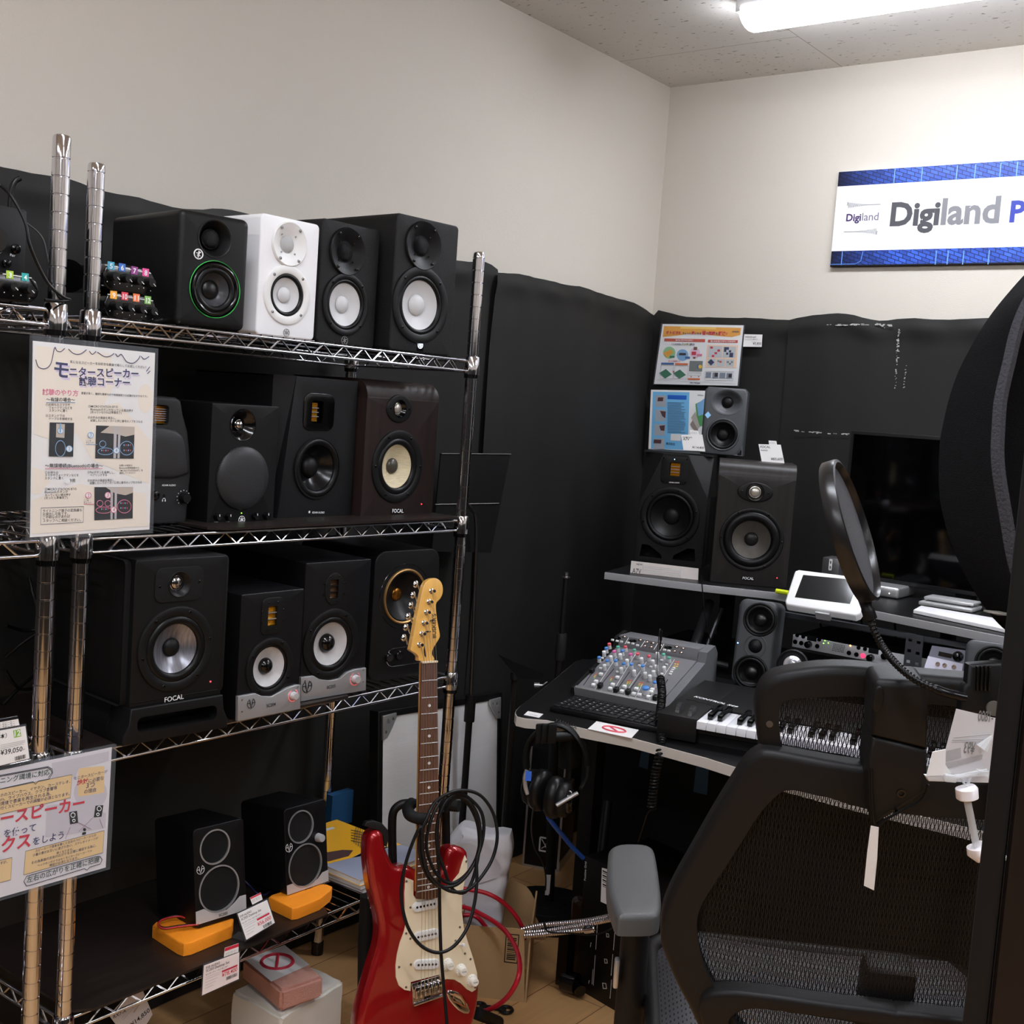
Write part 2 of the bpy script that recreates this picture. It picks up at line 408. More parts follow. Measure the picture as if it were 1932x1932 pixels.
tb = [(XL+.006, bx(1234, 588)[1])]+[bx(*p) for p in ((1245, 586), (1300, 598), (1400, 600), (1496, 604))]
cloth('wall_cloth', 'x', tb, .003, .005, 'black cloth on the back wall behind the coloured posters', 9)
tb = [bx(*p) for p in ((1492, 604), (1510, 600), (1560, 593), (1595, 592), (1640, 602), (1665, 605), (1720, 601), (1800, 604), (1932, 600))]+[(-.2, 1.68), (1.2, 1.66)]
cloth('wall_cloth', 'x', tb, .003, .013, 'black cloth on the back wall behind the monitor, white tape marks near its hem', 13)
bm = nb(); box(bm, XR-.012, XR-.002, YR+.01, YB-.01, .01, 1.72); one('wall_cloth', bm, clothm, 'unseen black cloth added on the right wall to darken reflections, outside the frame', 'cloth', 'black cloth sheets covering the lower walls', smooth=0)  # unseen sheet, added so the chrome reflects something dark
bm = nb(); box(bm, XL+.01, XR-.02, YR+.002, YR+.012, .01, 1.9); one('wall_cloth', bm, clothm, 'unseen black cloth added on the wall behind the viewer to darken reflections', 'cloth', 'black cloth sheets covering the lower walls', smooth=0)  # likewise added out of view, to give the chrome dark reflections
tapem = mat('tape_residue', (190, 188, 184), .6)
bm = nb()
def streak(pts, r, base, n=9):
    for (x0, y0), (x1, y1) in zip(pts, pts[1:]):
        for _ in range(n):
            t = random.random(); x = x0+(x1-x0)*t; y = y0+(y1-y0)*t
            p = base(x+random.uniform(-1.5, 1.5), y+random.uniform(-1.2, 1.2)); w_ = random.uniform(.3, 1)*r
            box(bm, p.x-w_, p.x+w_, p.y, p.y+.0006, p.z-r*.35*random.random()-.0004, p.z+.0008)
bb = lambda x, y: aty(x, y, YB-.026)
streak([(1545, 611), (1580, 613), (1610, 612), (1655, 612), (1684, 614)], .006, bb)
streak([(1500, 812), (1530, 815), (1555, 817), (1600, 819)], .005, bb)
streak([(1697, 622), (1692, 660), (1689, 735)], .0022, bb, 22); streak([(1710, 690), (1705, 738)], .002, bb, 14); streak([(1694, 640), (1693, 690)], .004, bb, 12); streak([(1650, 606), (1670, 620)], .003, bb)
one('tape_mark', bm, tapem, 'specks of white tape left on the black cloth above the monitor', 'tape')['kind'] = 'stuff'

# ---------------------------------------------------------------- chrome wire racks
def wire_rack(label, xf, xb, y0, y1, levels, ztop, group, anchors):
    t = thing('wire_rack', label, 'shelf rack', ((xf+xb)/2, (y0+y1)/2, 0), 0, group=group)
    bmp = nb(); prof = [(.0, .0), (.0127, .0)]; z = .05
    prof = [(0, .03), (.0127, .03)]; k = 0; z = .0762
    while z < ztop-.012:
        prof += [(.0127, z-.0013), (.0113, z-.0006), (.0113, z+.0006), (.0127, z+.0013)]
        k += 1; z += .0254
    prof += [(.0127, ztop-.004), (.0115, ztop-.001), (.010, ztop), (0, ztop)]
    lathe(bmp, prof, (0, 0, 0), 20, (0, 0, 1)); first = None
    for px_, py_ in ((xf, y0), (xf, y1), (xb, y0), (xb, y1)):
        if first is None: p = first = ob('post', bmp, CHR, t, smooth=30)
        else: p = first.copy(); COL.objects.link(p); PM[p.name] = PM[t.name]
        p.parent = t; p.location = (px_-(xf+xb)/2, py_-(y0+y1)/2, 0)
        bf = nb(); cyl(bf, (0, 0, 0), (0, 0, .032), .0145, 16); f = ob('foot', bf, BKG, p)
    for z in levels:
        bm = nb(); h = .0215; r = .0029
        def zig(a, b, n, inset_=0.03):
            a = Vector(a); b = Vector(b); d = (b-a).normalized(); a2 = a+d*inset_; b2 = b-d*inset_; pts = []
            for i in range(2*n+1):
                q = a2.lerp(b2, i/(2*n)); q.z += 0 if i % 2 else -h; pts.append(q)
            tube(bm, pts, .0021, 6)
            tube(bm, [a, b], r, 8); tube(bm, [a-Vector((0, 0, h)), b-Vector((0, 0, h))], r, 8)
        L1 = y1-y0; n = round((L1-.06)/.053)
        zig((xf, y0+.015, z), (xf, y1-.015, z), n); zig((xb, y0+.015, z), (xb, y1-.015, z), n)
        n2 = round((abs(xf-xb)-.06)/.053)
        zig((xf-.015, y0, z), (xb+.015, y0, z), n2); zig((xf-.015, y1, z), (xb+.015, y1, z), n2)
        yy = y0+.03
        while yy < y1-.02:
            tube(bm, [(xf, yy, z+.0035), (xb, yy, z+.0035)], .0016, 5, caps=False); yy += .0254
        for fx in (.33, .67):
            tube(bm, [(xf+(xb-xf)*fx, y0, z-.001), (xf+(xb-xf)*fx, y1, z-.001)], .0026, 6)
            zf = xf+(xb-xf)*fx
        s = ob('shelf', bm, CHR, t, world=True, smooth=50)
        for px_, py_ in ((xf, y0), (xf, y1), (xb, y0), (xb, y1)):
            bc = nb(); lathe(bc, [(.0128, -.028), (.0170, -.028), (.0172, -.02), (.0162, .008), (.0150, .010), (.0128, .010)], (px_, py_, z), 20, (0, 0, 1)); ob('collar', bc, CHR, s, world=True, smooth=30)
            bc = nb(); cyl(bc, (px_, py_, z-.036), (px_, py_, z-.028), .0152, 16); ob('collar_clip', bc, BKG, s, world=True)
    return t
ZT, ZM, ZH, ZL = 1.4355, 1.095, .753, .317
wire_rack('chrome wire rack with four shelves of monitor speakers', -1.63, -1.99, 1.058, 1.972, (ZT, ZM, ZH, ZL), 1.665, 'chrome wire racks', None)
wire_rack('chrome wire rack cut off by the left edge of the frame', -1.585, -1.945, .06, .972, (1.437, 1.103, .776, .33), 1.684, 'chrome wire racks', None)
boardm = mat('dark_wood_board', (58, 47, 42), .38, var=.18, vs=6, stretch=(9, 1, 1), bump=.05, bs=60)
def board(z, ya, yb, label, rl=0.02, xf=-1.615, xb=-1.98):
    bm = nb(); o = [(ya+rl, xf), (yb-.012, xf), (yb, xf-.02), (yb, xb), (ya-.01, xb), (ya-.01, xf-rl)]
    M_ = Matrix(((0, 0, 0, 0),)*4)
    slab(bm, [(x, -y) for x, y in o], (), 0, .0045, m=Matrix(((0, 0, -1, 0), (1, 0, 0, 0), (0, -1, 0, z+.0045), (0, 0, 0, 1))))
    return one('shelf_board', bm, boardm, label, 'shelf board', smooth=30)
board(ZM+.005, atx(414, 999, -1.615).y, 1.955, 'thin dark board lying on the second wire shelf, under the brown speaker')
board(ZH+.005, atx(172, 1392, -1.615).y, atx(666, 1303, -1.615).y, 'thin dark brown board lying on the third wire shelf from the top')
board(ZL+.005, atx(160, 1868, -1.615).y, atx(628, 1717, -1.615).y, 'thin dark brown board lying on the lowest wire shelf')
# ---------------------------------------------------------------- monitor speakers
class Speaker:
    def __init__(s, label, H, bl, br, tl, tr, az, dep, X=None, tilt=0, group='monitor speakers', name='monitor_speaker', h=None):
        P0 = atx(*bl, X) if X is not None else atz(*bl, H)
        P0.z = H
        F0 = Frame(P0, az, tilt); u = F0.px(*br)[0]
        hh = h or (F0.px(*tl)[1]+F0.px(*tr)[1])/2
        P = P0+F0.m.to_3x3() @ Vector((u/2, 0, 0))
        s.F = Frame(P, az, tilt); s.w = u; s.h = hh; s.d = dep
        s.t = thing(name, label, 'speaker', group=group, frame=s.F); s.holes = []
    def cab(s, m, outline=None, bev=.004, r=.004, th=.05, body_in=0.0, rb=None):
        o = outline or rrect(0, s.h/2, s.w, s.h, r)
        bm = nb(); slab(bm, o, s.holes, 0, th, bev)
        if rb is None:
            o2 = inset(o, body_in) if body_in else o
            slab(bm, o2, (), th-.001, s.d, 0)
        s.c = ob('cabinet', bm, m, s.t, smooth=35); return s.c
    def hole(s, x, y, r, sx=1): u = s.F.px(x, y); s.holes.append(ell(u[0], u[1], s.F.r(r, x, y)*sx, s.F.r(r, x, y), 40))
    def woof(s, x, y, R, rs, rc, rcap, fl=BK, cone=CONE, cap=DUST, cx=None, cy=None, dep=.32, name='woofer', screws=0, sa=30, caph=.35, surr=RUB, flh=.004, grille=None):
        """flange, roll surround, cone, dust cap; radii in photo pixels at the driver"""
        u = s.F.px(x, y); k = s.F.r(1, x, y); R, rs, rc, rcap = R*k, rs*k, rc*k, rcap*k; o = (u[0], 0, u[1])
        bm = nb(); lathe(bm, [(rs-.001, -.012), (rs-.001, flh*.6), (rs+.0015, flh), (R-.003, flh), (R-.001, flh*.8), (R, flh*.3), (R, -.0005)], o, 48)
        w_ = ob(name, bm, fl, s.t, smooth=35)
        bm = nb(); n = 8; mid = (rs+rc)/2; a = (rs-rc)/2; pr = [(rs, -.001)]+[(mid+a*cos(t), -.001+a*.75*sin(t)) for t in [pi*k2/n for k2 in range(1, n)]]+[(rc, -.001), (rc, -.004)]
        lathe(bm, pr, o, 48); ob('surround', bm, surr, w_, smooth=60)
        D = min(rc*dep, .042); bm = nb(); lathe(bm, [(rc, -.002), (rc*.7+rcap*.3, -.002-D*.38), (rc*.35+rcap*.65, -.002-D*.75), (rcap*.97, -.002-D)], o, 48); ob('cone', bm, cone, w_, smooth=60)
        bm = nb(); n = 6; lathe(bm, [(rcap*cos(t), -.001-D+rcap*caph*sin(t)) for t in [pi/2*k2/n for k2 in range(n)]]+[(0, -.001-D+rcap*caph)], o, 32); ob('dust_cap', bm, cap, w_, smooth=60)
        if screws: s.screws(w_, u, (R+rs)/2, screws, sa, flh)
        return w_
    def screws(s, par, u, rr, n, a0, h=.004, m=BKG, r=.0028, angs=None):
        for a in (angs or [a0+360*k/n for k in range(n)]):
            bm = nb(); c = (u[0]+rr*cos(radians(a)), 0, u[1]+rr*sin(radians(a)))
            lathe(bm, [(r, h-.001), (r, h+.0006), (r*.8, h+.001), (r*.5, h+.001), (r*.4, h), (0, h)], c, 12); ob('screw', bm, m, par)
    def dome(s, x, y, r, m, par=None, h=0, k=.7, name='tweeter'):
        u = s.F.px(x, y); r = s.F.r(r, x, y); bm = nb(); n = 8
        lathe(bm, [(r*1.12, h-.002), (r*1.12, h+.001), (r, h+.0015)]+[(r*cos(t), h+r*k*sin(t)) for t in [pi/2*q/n for q in range(1, n)]]+[(0, h+r*k)], (u[0], 0, u[1]), 32)
        return ob(name, bm, m, par or s.t, smooth=50)
    def guide(s, x, y, R, r, m, D=.014, flh=.0035, name='waveguide', hole=True, screws=0, sm=None, oval=1.0):
        """shallow horn around the tweeter"""
        u = s.F.px(x, y); R = s.F.r(R, x, y); r = s.F.r(r, x, y); bm = nb()
        pr = [(R, -.0005), (R, flh*.6), (R-.002, flh), (R*.93, flh*.9)]
        for q in range(1, 9):
            t = q/8; pr.append((R*.93+(r*1.1-R*.93)*t, flh*.9-D*(t**1.2)))
        lathe(bm, pr, (u[0], 0, u[1]), 48, sx=oval)
        return ob(name, bm, m, s.t, smooth=50)
    def led(s, x, y, m, r=.0015, name='led'):
        u = s.F.px(x, y); bm = nb(); lathe(bm, [(r, 0), (r*.8, .001), (0, .0013)], (u[0], 0, u[1]), 10); return ob(name, bm, m, s.t)
    def txt(s, t, a, b, m, hf=None, y=-.0008, bold=.0, name='lettering'):
        bm = nb(); text(bm, t, s.F.px(*a), s.F.px(*b), y, bold, hf); return ob(name, bm, m, s.t, smooth=0)
    def knob(s, x, y, r, m, hgt=.008, par=None, pointer=None, ang=90, name='knob'):
        u = s.F.px(x, y); r = s.F.r(r, x, y); bm = nb(); lathe(bm, [(r*1.05, 0), (r, hgt*.3), (r*.92, hgt*.85), (r*.82, hgt), (0, hgt)], (u[0], 0, u[1]), 20)
        k = ob(name, bm, m, par or s.t, smooth=35)
        if pointer:
            bm = nb(); c, q = cos(radians(ang)), sin(radians(ang)); tube(bm, [(u[0]+r*.2*c, -hgt-.0004, u[1]+r*.2*q), (u[0]+r*.8*c, -hgt-.0004, u[1]+r*.8*q)], .0007, 6); ob('pointer', bm, pointer, k)
        return k
    def logo_fork(s, x, y, r, m):
        """round badge: ring with three crossed tuning-fork bars"""
        u = s.F.px(x, y); r = s.F.r(r, x, y); bm = nb()
        tube(bm, [(u[0]+r*cos(t), -.0006, u[1]+r*sin(t)) for t in [2*pi*k/24 for k in range(24)]], r*.09, 5, closed=True)
        for a in (90, 30, 150):
            c, q = cos(radians(a)), sin(radians(a)); tube(bm, [(u[0]-r*.72*c, -.0008, u[1]-r*.72*q), (u[0]+r*.72*c, -.0008, u[1]+r*.72*q)], r*.12, 4)
        return ob('badge', bm, m, s.t)
    def logo_eva(s, x, y, r, m):
        u = s.F.px(x, y); r = s.F.r(r, x, y); bm = nb(); P = lambda a, b: (u[0]+a*r, -.0008, u[1]+b*r)
        tube(bm, [P(cos(t), sin(t)) for t in [radians(115+310*k/24) for k in range(25)]][:12], r*.07, 4)
        tube(bm, [P(cos(t), sin(t)) for t in [radians(65-310*k/24) for k in range(25)]][:12], r*.07, 4)
        tube(bm, [P(-.38, .75), P(0, -1.15), P(.38, .75)], r*.08, 4); tube(bm, [P(-.9, .1), P(-.3, .1)], r*.07, 4); tube(bm, [P(.9, .1), P(.3, .1)], r*.07, 4)
        tube(bm, [P(-.33, .6), P(-.3, -.3)], r*.05, 4); tube(bm, [P(.33, .6), P(.3, -.3)], r*.05, 4)
        return ob('badge', bm, m, s.t)
def ribbon(s, x, y, hw, hh, n, m=GOLD, bars=ALU, par=None, dep=.006):
    """folded gold foil behind n-1 bars"""
    u = s.F.px(x, y); hw = s.F.r(hw, x, y); hh = s.F.r(hh, x, y); par = par or s.t; N_ = 28; bm = nb(); a = None
    for k in range(N_+1):
        z = u[1]-hh+2*hh*k/N_; y_ = dep-.0016+(.0012 if k % 2 else 0); c = (bm.verts.new((u[0]-hw, y_, z)), bm.verts.new((u[0]+hw, y_, z)))
        if a: bm.faces.new((a[0], a[1], c[1], c[0]))
        a = c
    box(bm, u[0]-hw*1.2, u[0]+hw*1.2, dep, dep+.002, u[1]-hh*1.1, u[1]+hh*1.1)
    rb = ob('ribbon_tweeter', bm, m, par)
    bm = nb()
    for k in range(1, n): z = u[1]-hh+2*hh*k/n; box(bm, u[0]-hw*1.15, u[0]+hw*1.15, dep-.005, dep-.002, z-hh*.045, z+hh*.045)
    ob('ribbon_bars', bm, bars, rb); return rb

zt, zm, zh, zl = ZT+.0056, ZM+.0056, ZH+.0098, ZL+.0098
# top shelf ------------------------------------------------------
s = Speaker('black speaker with a green ring around its woofer, leftmost on the top shelf', zt, (330, 616), (462, 629), (335, 388), (467, 417), 82, .235, X=-1.655)
s.hole(405.4, 546.4, 52); s.hole(405.7, 450.4, 33)
s.cab(BK, bev=.010, r=.012, th=.06)
gm = mat('green_ring', (70, 190, 90), .35)
s.woof(405.4, 546.4, 50, 43, 31, 18, cone=mat('grey_cone', (64, 64, 66), .35), dep=.55, fl=BKG, caph=.3)
u = s.F.px(405.4, 546.4); r = s.F.r(53, 405, 546); bm = nb(); lathe(bm, [(r-.0008, .001), (r, .0026), (r+.0008, .001)], (u[0], 0, u[1]), 64); ob('green_ring', bm, gm, s.t)
g = s.guide(405.7, 450.4, 37, 19, BK, D=.02, flh=.001); s.dome(405.7, 450.4, 17, mat('tweeter_mesh', (38, 38, 40), .5, .4, bump=.8, bs=1500), g, h=-.016, k=.8)
u = s.F.px(374.2, 479.4); r = s.F.r(9, 374, 479); bm = nb(); tube(bm, [(u[0]+r*cos(t), -.0006, u[1]+r*sin(t)) for t in [2*pi*k/20 for k in range(20)]], r*.14, 5, closed=True)
tube(bm, [(u[0]-.1*r, -.001, u[1]-.7*r), (u[0]+.1*r, -.001, u[1]+.7*r)], r*.14, 4); tube(bm, [(u[0]-.5*r, -.001, u[1]+.2*r), (u[0]+.1*r, -.001, u[1]+.1*r), (u[0]+.5*r, -.001, u[1]+.5*r)], r*.12, 4); tube(bm, [(u[0]-.4*r, -.001, u[1]-.3*r), (u[0]+.1*r, -.001, u[1]-.1*r), (u[0]+.4*r, -.001, u[1]-.4*r)], r*.12, 4)
ob('badge', bm, WTXT, s.t)

def hs(label, args, az, dep, X, w, t, lg, cab, fl, cone_m=SILCONE, dm=None, gm_=None, scr=BKG):
    s = Speaker(label, zt, *args, az, dep, X=X)
    s.hole(w[0], w[1], w[3]+1); s.hole(t[0], t[1], t[2]*.85); s.cab(cab, bev=.0035, r=.009, th=.045)
    wo = s.woof(w[0], w[1], w[2], w[3], w[4], w[5], fl=fl, cone=cone_m, cap=cone_m, dep=.22, caph=.45)
    u = s.F.px(w[0], w[1]); k = s.F.r(1, w[0], w[1]); s.screws(wo, u, (w[2]+w[3])/2*k, 4, 45, m=scr, r=.003)
    g = s.guide(t[0], t[1], t[2], t[3], fl, D=.010, flh=.0052); s.dome(t[0], t[1], t[3], dm, g, h=-.006, k=.6)
    u = s.F.px(t[0], t[1]); k = s.F.r(1, t[0], t[1]); s.screws(g, u, t[2]*.86*k, 4, 55, h=.005, m=scr, r=.0028, angs=(52, 128, 232, 308)); s.screws(g, u, t[2]*.55*k, 4, 45, h=-.0005, m=scr, r=.0016, angs=(45, 135, 225, 315))
    s.logo_fork(*lg, mat('badge_grey', (150, 150, 150), .4, .5) if fl is not WHT else mat('badge_dark_grey', (120, 120, 120), .4))
    return s
mesh_w = mat('tweeter_mesh_white', (205, 205, 205), .5, bump=1, bs=1500); mesh_b = mat('tweeter_mesh_black', (34, 34, 36), .35, .6, bump=1, bs=1500)
whc = mat('white_lacquer', (238, 238, 240), .45); whf = mat('white_flange', (228, 227, 225), .5)
hs('white speaker between two black ones on the top shelf', ((482, 636), (592, 645), (496, 399), (601, 426)), 88, .21, -1.66, (540.5, 556.6, 56, 41, 32, 15), (545, 461, 42, 15), (540, 627.6, 7), whc, whf, dm=mesh_w, scr=STEEL)
vin = mat('black_vinyl', (33, 33, 33), .6, bump=.5, bs=600)
hs('small black speaker with a white cone, second from the right on the top shelf', ((596, 649), (705, 658), (607, 411), (714, 433)), 89, .2, -1.685, (651.4, 574.7, 58.7, 48, 40, 16), (654.6, 475, 45, 18), (649.6, 642.5, 7.6), vin, BK, dm=mesh_b)
s = hs('tall black speaker with a white cone, rightmost on the top shelf', ((734, 662), (851, 669), (744, 398), (855, 426)), 86, .27, -1.655, (792.7, 575.8, 72.5, 56, 46, 20), (798, 464, 46, 18), (792.7, 651, 6), vin, BK, dm=mesh_b)
u = s.F.px(792.7, 651); bm = nb(); slab(bm, rrect(u[0], u[1], .019, .026, .003), (), -.0002, .001); ob('badge_plate', bm, BKG, s.t)
u = s.F.px(792.7, 651); bm = nb(); lathe(bm, [(.0072, .0006), (.0072, .001), (.006, .001), (.006, .0005)], (u[0], 0, u[1]), 20)
for a in (90, 30, 150): c, q = cos(radians(a))*.005, sin(radians(a))*.005; tube(bm, [(u[0]-c, -.001, u[1]-q), (u[0]+c, -.001, u[1]+q)], .0008, 4)
ob('lit_badge', bm, mat('lit_logo', (220, 235, 255), .4, emit=(200, 225, 255), es=2.5), s.t)

# second shelf ----------------------------------------------------
dg = mat('dark_grey_plastic', (62, 62, 64), .5, bump=.1, bs=500)
s = Speaker('narrow grey speaker with a curved side and a volume knob, half behind the paper notice', zm, (245, 960), (354, 957), (250, 740), (343, 752), 86, .16, X=-1.72)
P_ = [s.F.px(*p) for p in ((245, 958), (354, 958), (357, 940), (361, 898), (360, 860), (356, 815), (347, 783), (343, 757), (334, 750), (291, 747), (245, 742))]; P_[0] = (P_[0][0], 0); P_[1] = (P_[1][0], 0)
u = s.F.px(304, 783); k = s.F.r(1, 304, 783); s.holes = [rrect(u[0]+.0, u[1], 34*k, 38*k, .006)]
s.cab(dg, outline=P_, bev=.006, th=.03)
ribbon(s, 307, 783, 11, 15, 7, par=s.t, dep=.012)
pg = perforated('speaker_grille', (70, 70, 73), .32, .0062)
def grille(s, pts, m=pg, dome=.006, name='grille', flat=.6):
    c = (sum(p[0] for p in pts)/len(pts), sum(p[1] for p in pts)/len(pts)); bm = nb(); rings = []
    for f, h in ((1, 0), (.97, dome*.5), (.85, dome*.8), (.55, dome*.95), (.25, dome)):
        rings.append([bm.verts.new((c[0]+(p[0]-c[0])*f, -h, c[1]+(p[1]-c[1])*f)) for p in pts])
    for A, B in zip(rings, rings[1:]):
        for k in range(len(A)): bm.faces.new((A[k], A[(k+1) % len(A)], B[(k+1) % len(A)], B[k]))
    bm.faces.new(rings[-1]); return ob(name, bm, m, s.t, smooth=60)
gp = [s.F.px(*p) for p in ((240, 812), (262, 806), (300, 805), (330, 812), (345, 822), (353, 850), (357, 890), (353, 895), (330, 902), (300, 903), (262, 900), (240, 895))]; grille(s, gp)
s.txt('ADAM AUDIO', (305, 917), (331, 917), WTXT, bold=.02); s.knob(346, 939, 10, BK, .012)
u = s.F.px(346, 939); bm = nb()
for k in range(11): a = radians(225-27*k); lathe(bm, [(.0009, .0003), (0, .0006)], (u[0]+.013*cos(a), 0, u[1]+.013*sin(a)), 6)
ob('scale_dots', bm, WTXT, s.t); u = s.F.px(309, 935); bm = nb(); lathe(bm, [(.0022, 0), (.0022, .0006), (.0012, .0006), (.001, -.002), (0, -.002)], (u[0], 0, u[1]), 12); ob('headphone_socket', bm, BKG, s.t)
u = s.F.px(309, 943); bm = nb(); tube(bm, [(u[0]+.0028*cos(t), -.0006, u[1]+.0028*sin(t)) for t in [pi*k/8 for k in range(9)]], .0004, 4); box(bm, u[0]-.0035, u[0]-.0018, -.0008, 0, u[1]-.003, u[1]); box(bm, u[0]+.0018, u[0]+.0035, -.0008, 0, u[1]-.003, u[1]); ob('headphone_mark', bm, WTXT, s.t)
s.knob(293, 935, 9, BKG, .003)

s = Speaker('plain black speaker with a round metal grille and four small knobs, second shelf', zm, (390, 992), (515, 992), (400, 759), (523, 768), 88, .19, X=-1.69)
s.hole(458.3, 802, 29); s.cab(BK, bev=.0015, r=.002, th=.04)
g = s.guide(458.3, 802, 31, 10, BKG, D=.016, flh=.0005); s.dome(458.3, 802, 9, CHR, g, h=-.012, k=.75)
u = s.F.px(457.5, 902); r = s.F.r(60, 457, 902); bm = nb(); lathe(bm, [(r, 0), (r, .002), (r*.97, .0045), (r*.7, .0075), (r*.3, .009), (0, .0092)], (u[0], 0, u[1]), 48); ob('grille', bm, pg, s.t, smooth=60)
for q in ((408.6, 975), (429.6, 975), (480, 973.5), (501, 972.8)): s.knob(*q, 7, BKG, .009, pointer=WTXT, ang=95)
for t_, a, b_ in (('LOW', 404, 411), ('HIGH', 426, 434), ('LINE 1', 476, 486), ('LINE 2', 496, 506)): s.txt(t_, (a, 986.5), (b_, 986.5), WTXT)
s.logo_fork(455.7, 980.7, 7, WTXT); s.led(455.5, 968, mat('green_led', (120, 230, 60), .4, emit=(120, 230, 60), es=3), .001)

def facet(bm, s, pts, d=(0, 0)):
    pass
s = Speaker('black speaker with a gold ribbon tweeter and slanted edges, middle of the second shelf', zm, (521, 992), (661, 985), (522, 706), (664, 718), 90, .26, X=-1.71)
u = s.F.px(601.4, 777.8); k = s.F.r(1, 600, 778); s.hole(598, 883, 57); s.holes.append(rrect(u[0], u[1], 70*k, 60*k, .012))
w2, h2 = s.w/2, s.h
o = rrect(0, s.h/2, s.w, s.h, .004)
fl_ = s.F.px(560, 712)[0]; fb = s.F.px(524, 985)[0]
s.cab(mat('black_cabinet', (30, 31, 34), .5, bump=.1, bs=500), outline=[(-w2+.001, 0), (w2, 0), (w2, h2), (fl_, h2)], bev=.002, th=.05)
bm = nb(); Vv = [bm.verts.new(q) for q in ((fl_, .0006, h2), (-w2+.001, .0006, 0), (-w2, .03, 0), (-w2, .03, h2))]; bm.faces.new(Vv)
Vt = [bm.verts.new(q) for q in ((fl_, .0006, h2), (-w2, .03, h2), (fl_, .05, h2))]; bm.faces.new(Vt)
bm2 = bm; box(bm2, -w2, -w2+.003, .03, .26, 0, h2); box(bm2, -w2, w2, .05, .2599, h2-.003, h2+.0002); ob('side_facet', bm2, mat('facet_grey', (44, 45, 48), .5), s.t, smooth=0)
bm = nb(); slab(bm, rrect(u[0], u[1], 79*k, 71*k, .018), [rrect(u[0]-.004, u[1], 30*k, 42*k, .006)], -.0016, .004, .0012)
wg = ob('waveguide', bm, BKG, s.t); ribbon(s, 594.5, 777.8, 10.5, 16, 4, par=wg, dep=.008)
s.woof(598, 883, 58, 57, 43, 20, cone=mat('glossy_dark_cone', (28, 28, 30), .22, .3), dep=.45, caph=.5, cap=BK, fl=BK)
s.txt('ADAM AUDIO', (588, 968.5), (611.5, 968.5), WTXT, bold=.02); u = s.F.px(583.5, 966); bm = nb(); lathe(bm, [(.0024, .0004), (0, .0008)], (u[0], 0, u[1]), 12); ob('badge', bm, WTXT, s.t)

wal = mat('dark_walnut', (62, 45, 42), .42, var=.25, vs=5, stretch=(14, 3, 1), bump=.1, bs=80)
s = Speaker('dark brown wooden speaker with a pale flax cone, right end of the second shelf', zm, (680, 982), (815, 973), (678, 711), (819, 727), 90, .22, X=-1.69)
def shape_speaker(s, tw, thw, thh, wo, R, rs, rc, cap, m, cone, capm, ledp, tx, flax=True, gr=False):
    w2, h2 = s.w/2, s.h; u = s.F.px(*wo); k = s.F.r(1, *wo); v = s.F.px(*tw)
    s.holes = [ell(u[0], u[1], rs*k, rs*k, 40), ell(v[0], v[1], 17*k, 17*k, 32)]
    top = h2-.035
    bm = nb(); o = rrect(0, top/2, s.w, top, .006); slab(bm, [p for p in rrect(0, top/2, s.w, top, .004)], s.holes, 0, .045, .002)
    prof = [(0, top-.004)]+[(.035*(1-cos(t)), top-.004+.039*sin(t)) for t in [pi/2*q/8 for q in range(1, 9)]]+[(s.d, h2), (s.d, 0), (.044, 0), (.044, top-.004)]
    A = [bm.verts.new((-w2, p[0], p[1])) for p in prof]; B = [bm.verts.new((w2, p[0], p[1])) for p in prof]; n = len(A)
    for q in range(n): bm.faces.new((A[q], A[(q+1) % n], B[(q+1) % n], B[q]))
    bm.faces.new(A); bm.faces.new(B)
    s.c = ob('cabinet', bm, m, s.t, smooth=35)
    bm = nb(); slab(bm, ell(v[0], v[1], thw*k, thh*k, 40), [ell(v[0], v[1], 16*k, 16*k, 32)], -.003, .003, .003)
    tp = ob('tweeter_plate', bm, BK, s.t)
    bm = nb(); lathe(bm, [(17*k, .004), (16*k, .004), (12*k, -.004), (10*k, -.006)], (v[0], 0, v[1]), 32); ob('tweeter_ring', bm, BKG, tp)
    s.dome(tw[0], tw[1], 10, mat('silver_dome', (200, 195, 185), .3, .7), tp, h=-.005, k=.45)
    s.screws(tp, v, (thw-9)*k, 2, 0, h=.003, r=.0022)
    s.woof(wo[0], wo[1], R, rs, rc, cap, cone=cone, cap=capm, fl=BK, dep=.3, screws=6, sa=0, caph=.5)
    s.led(*ledp, REDLED); s.txt('FOCAL', *tx, WTXT, bold=.02, y=-.0016)
    a = s.F.px(*tx[0]); b_ = s.F.px(*tx[1]); bm = nb(); box(bm, a[0]-.002, b_[0]+.002, -.001, .001, a[1]-.002, a[1]+.007); ob('badge_plate', bm, BKG, s.t)
flax = mat('flax_cone', (214, 200, 165), .55, var=.12, vs=60, stretch=(1, 1, 8), bump=.3, bs=300)
shape_speaker(s, (752.8, 771.3), 34.4, 26.4, (749, 880), 69, 54, 41, 15, wal, flax, mat('cap_brown', (70, 66, 58), .25), (795, 951), ((739, 967), (760, 967)))

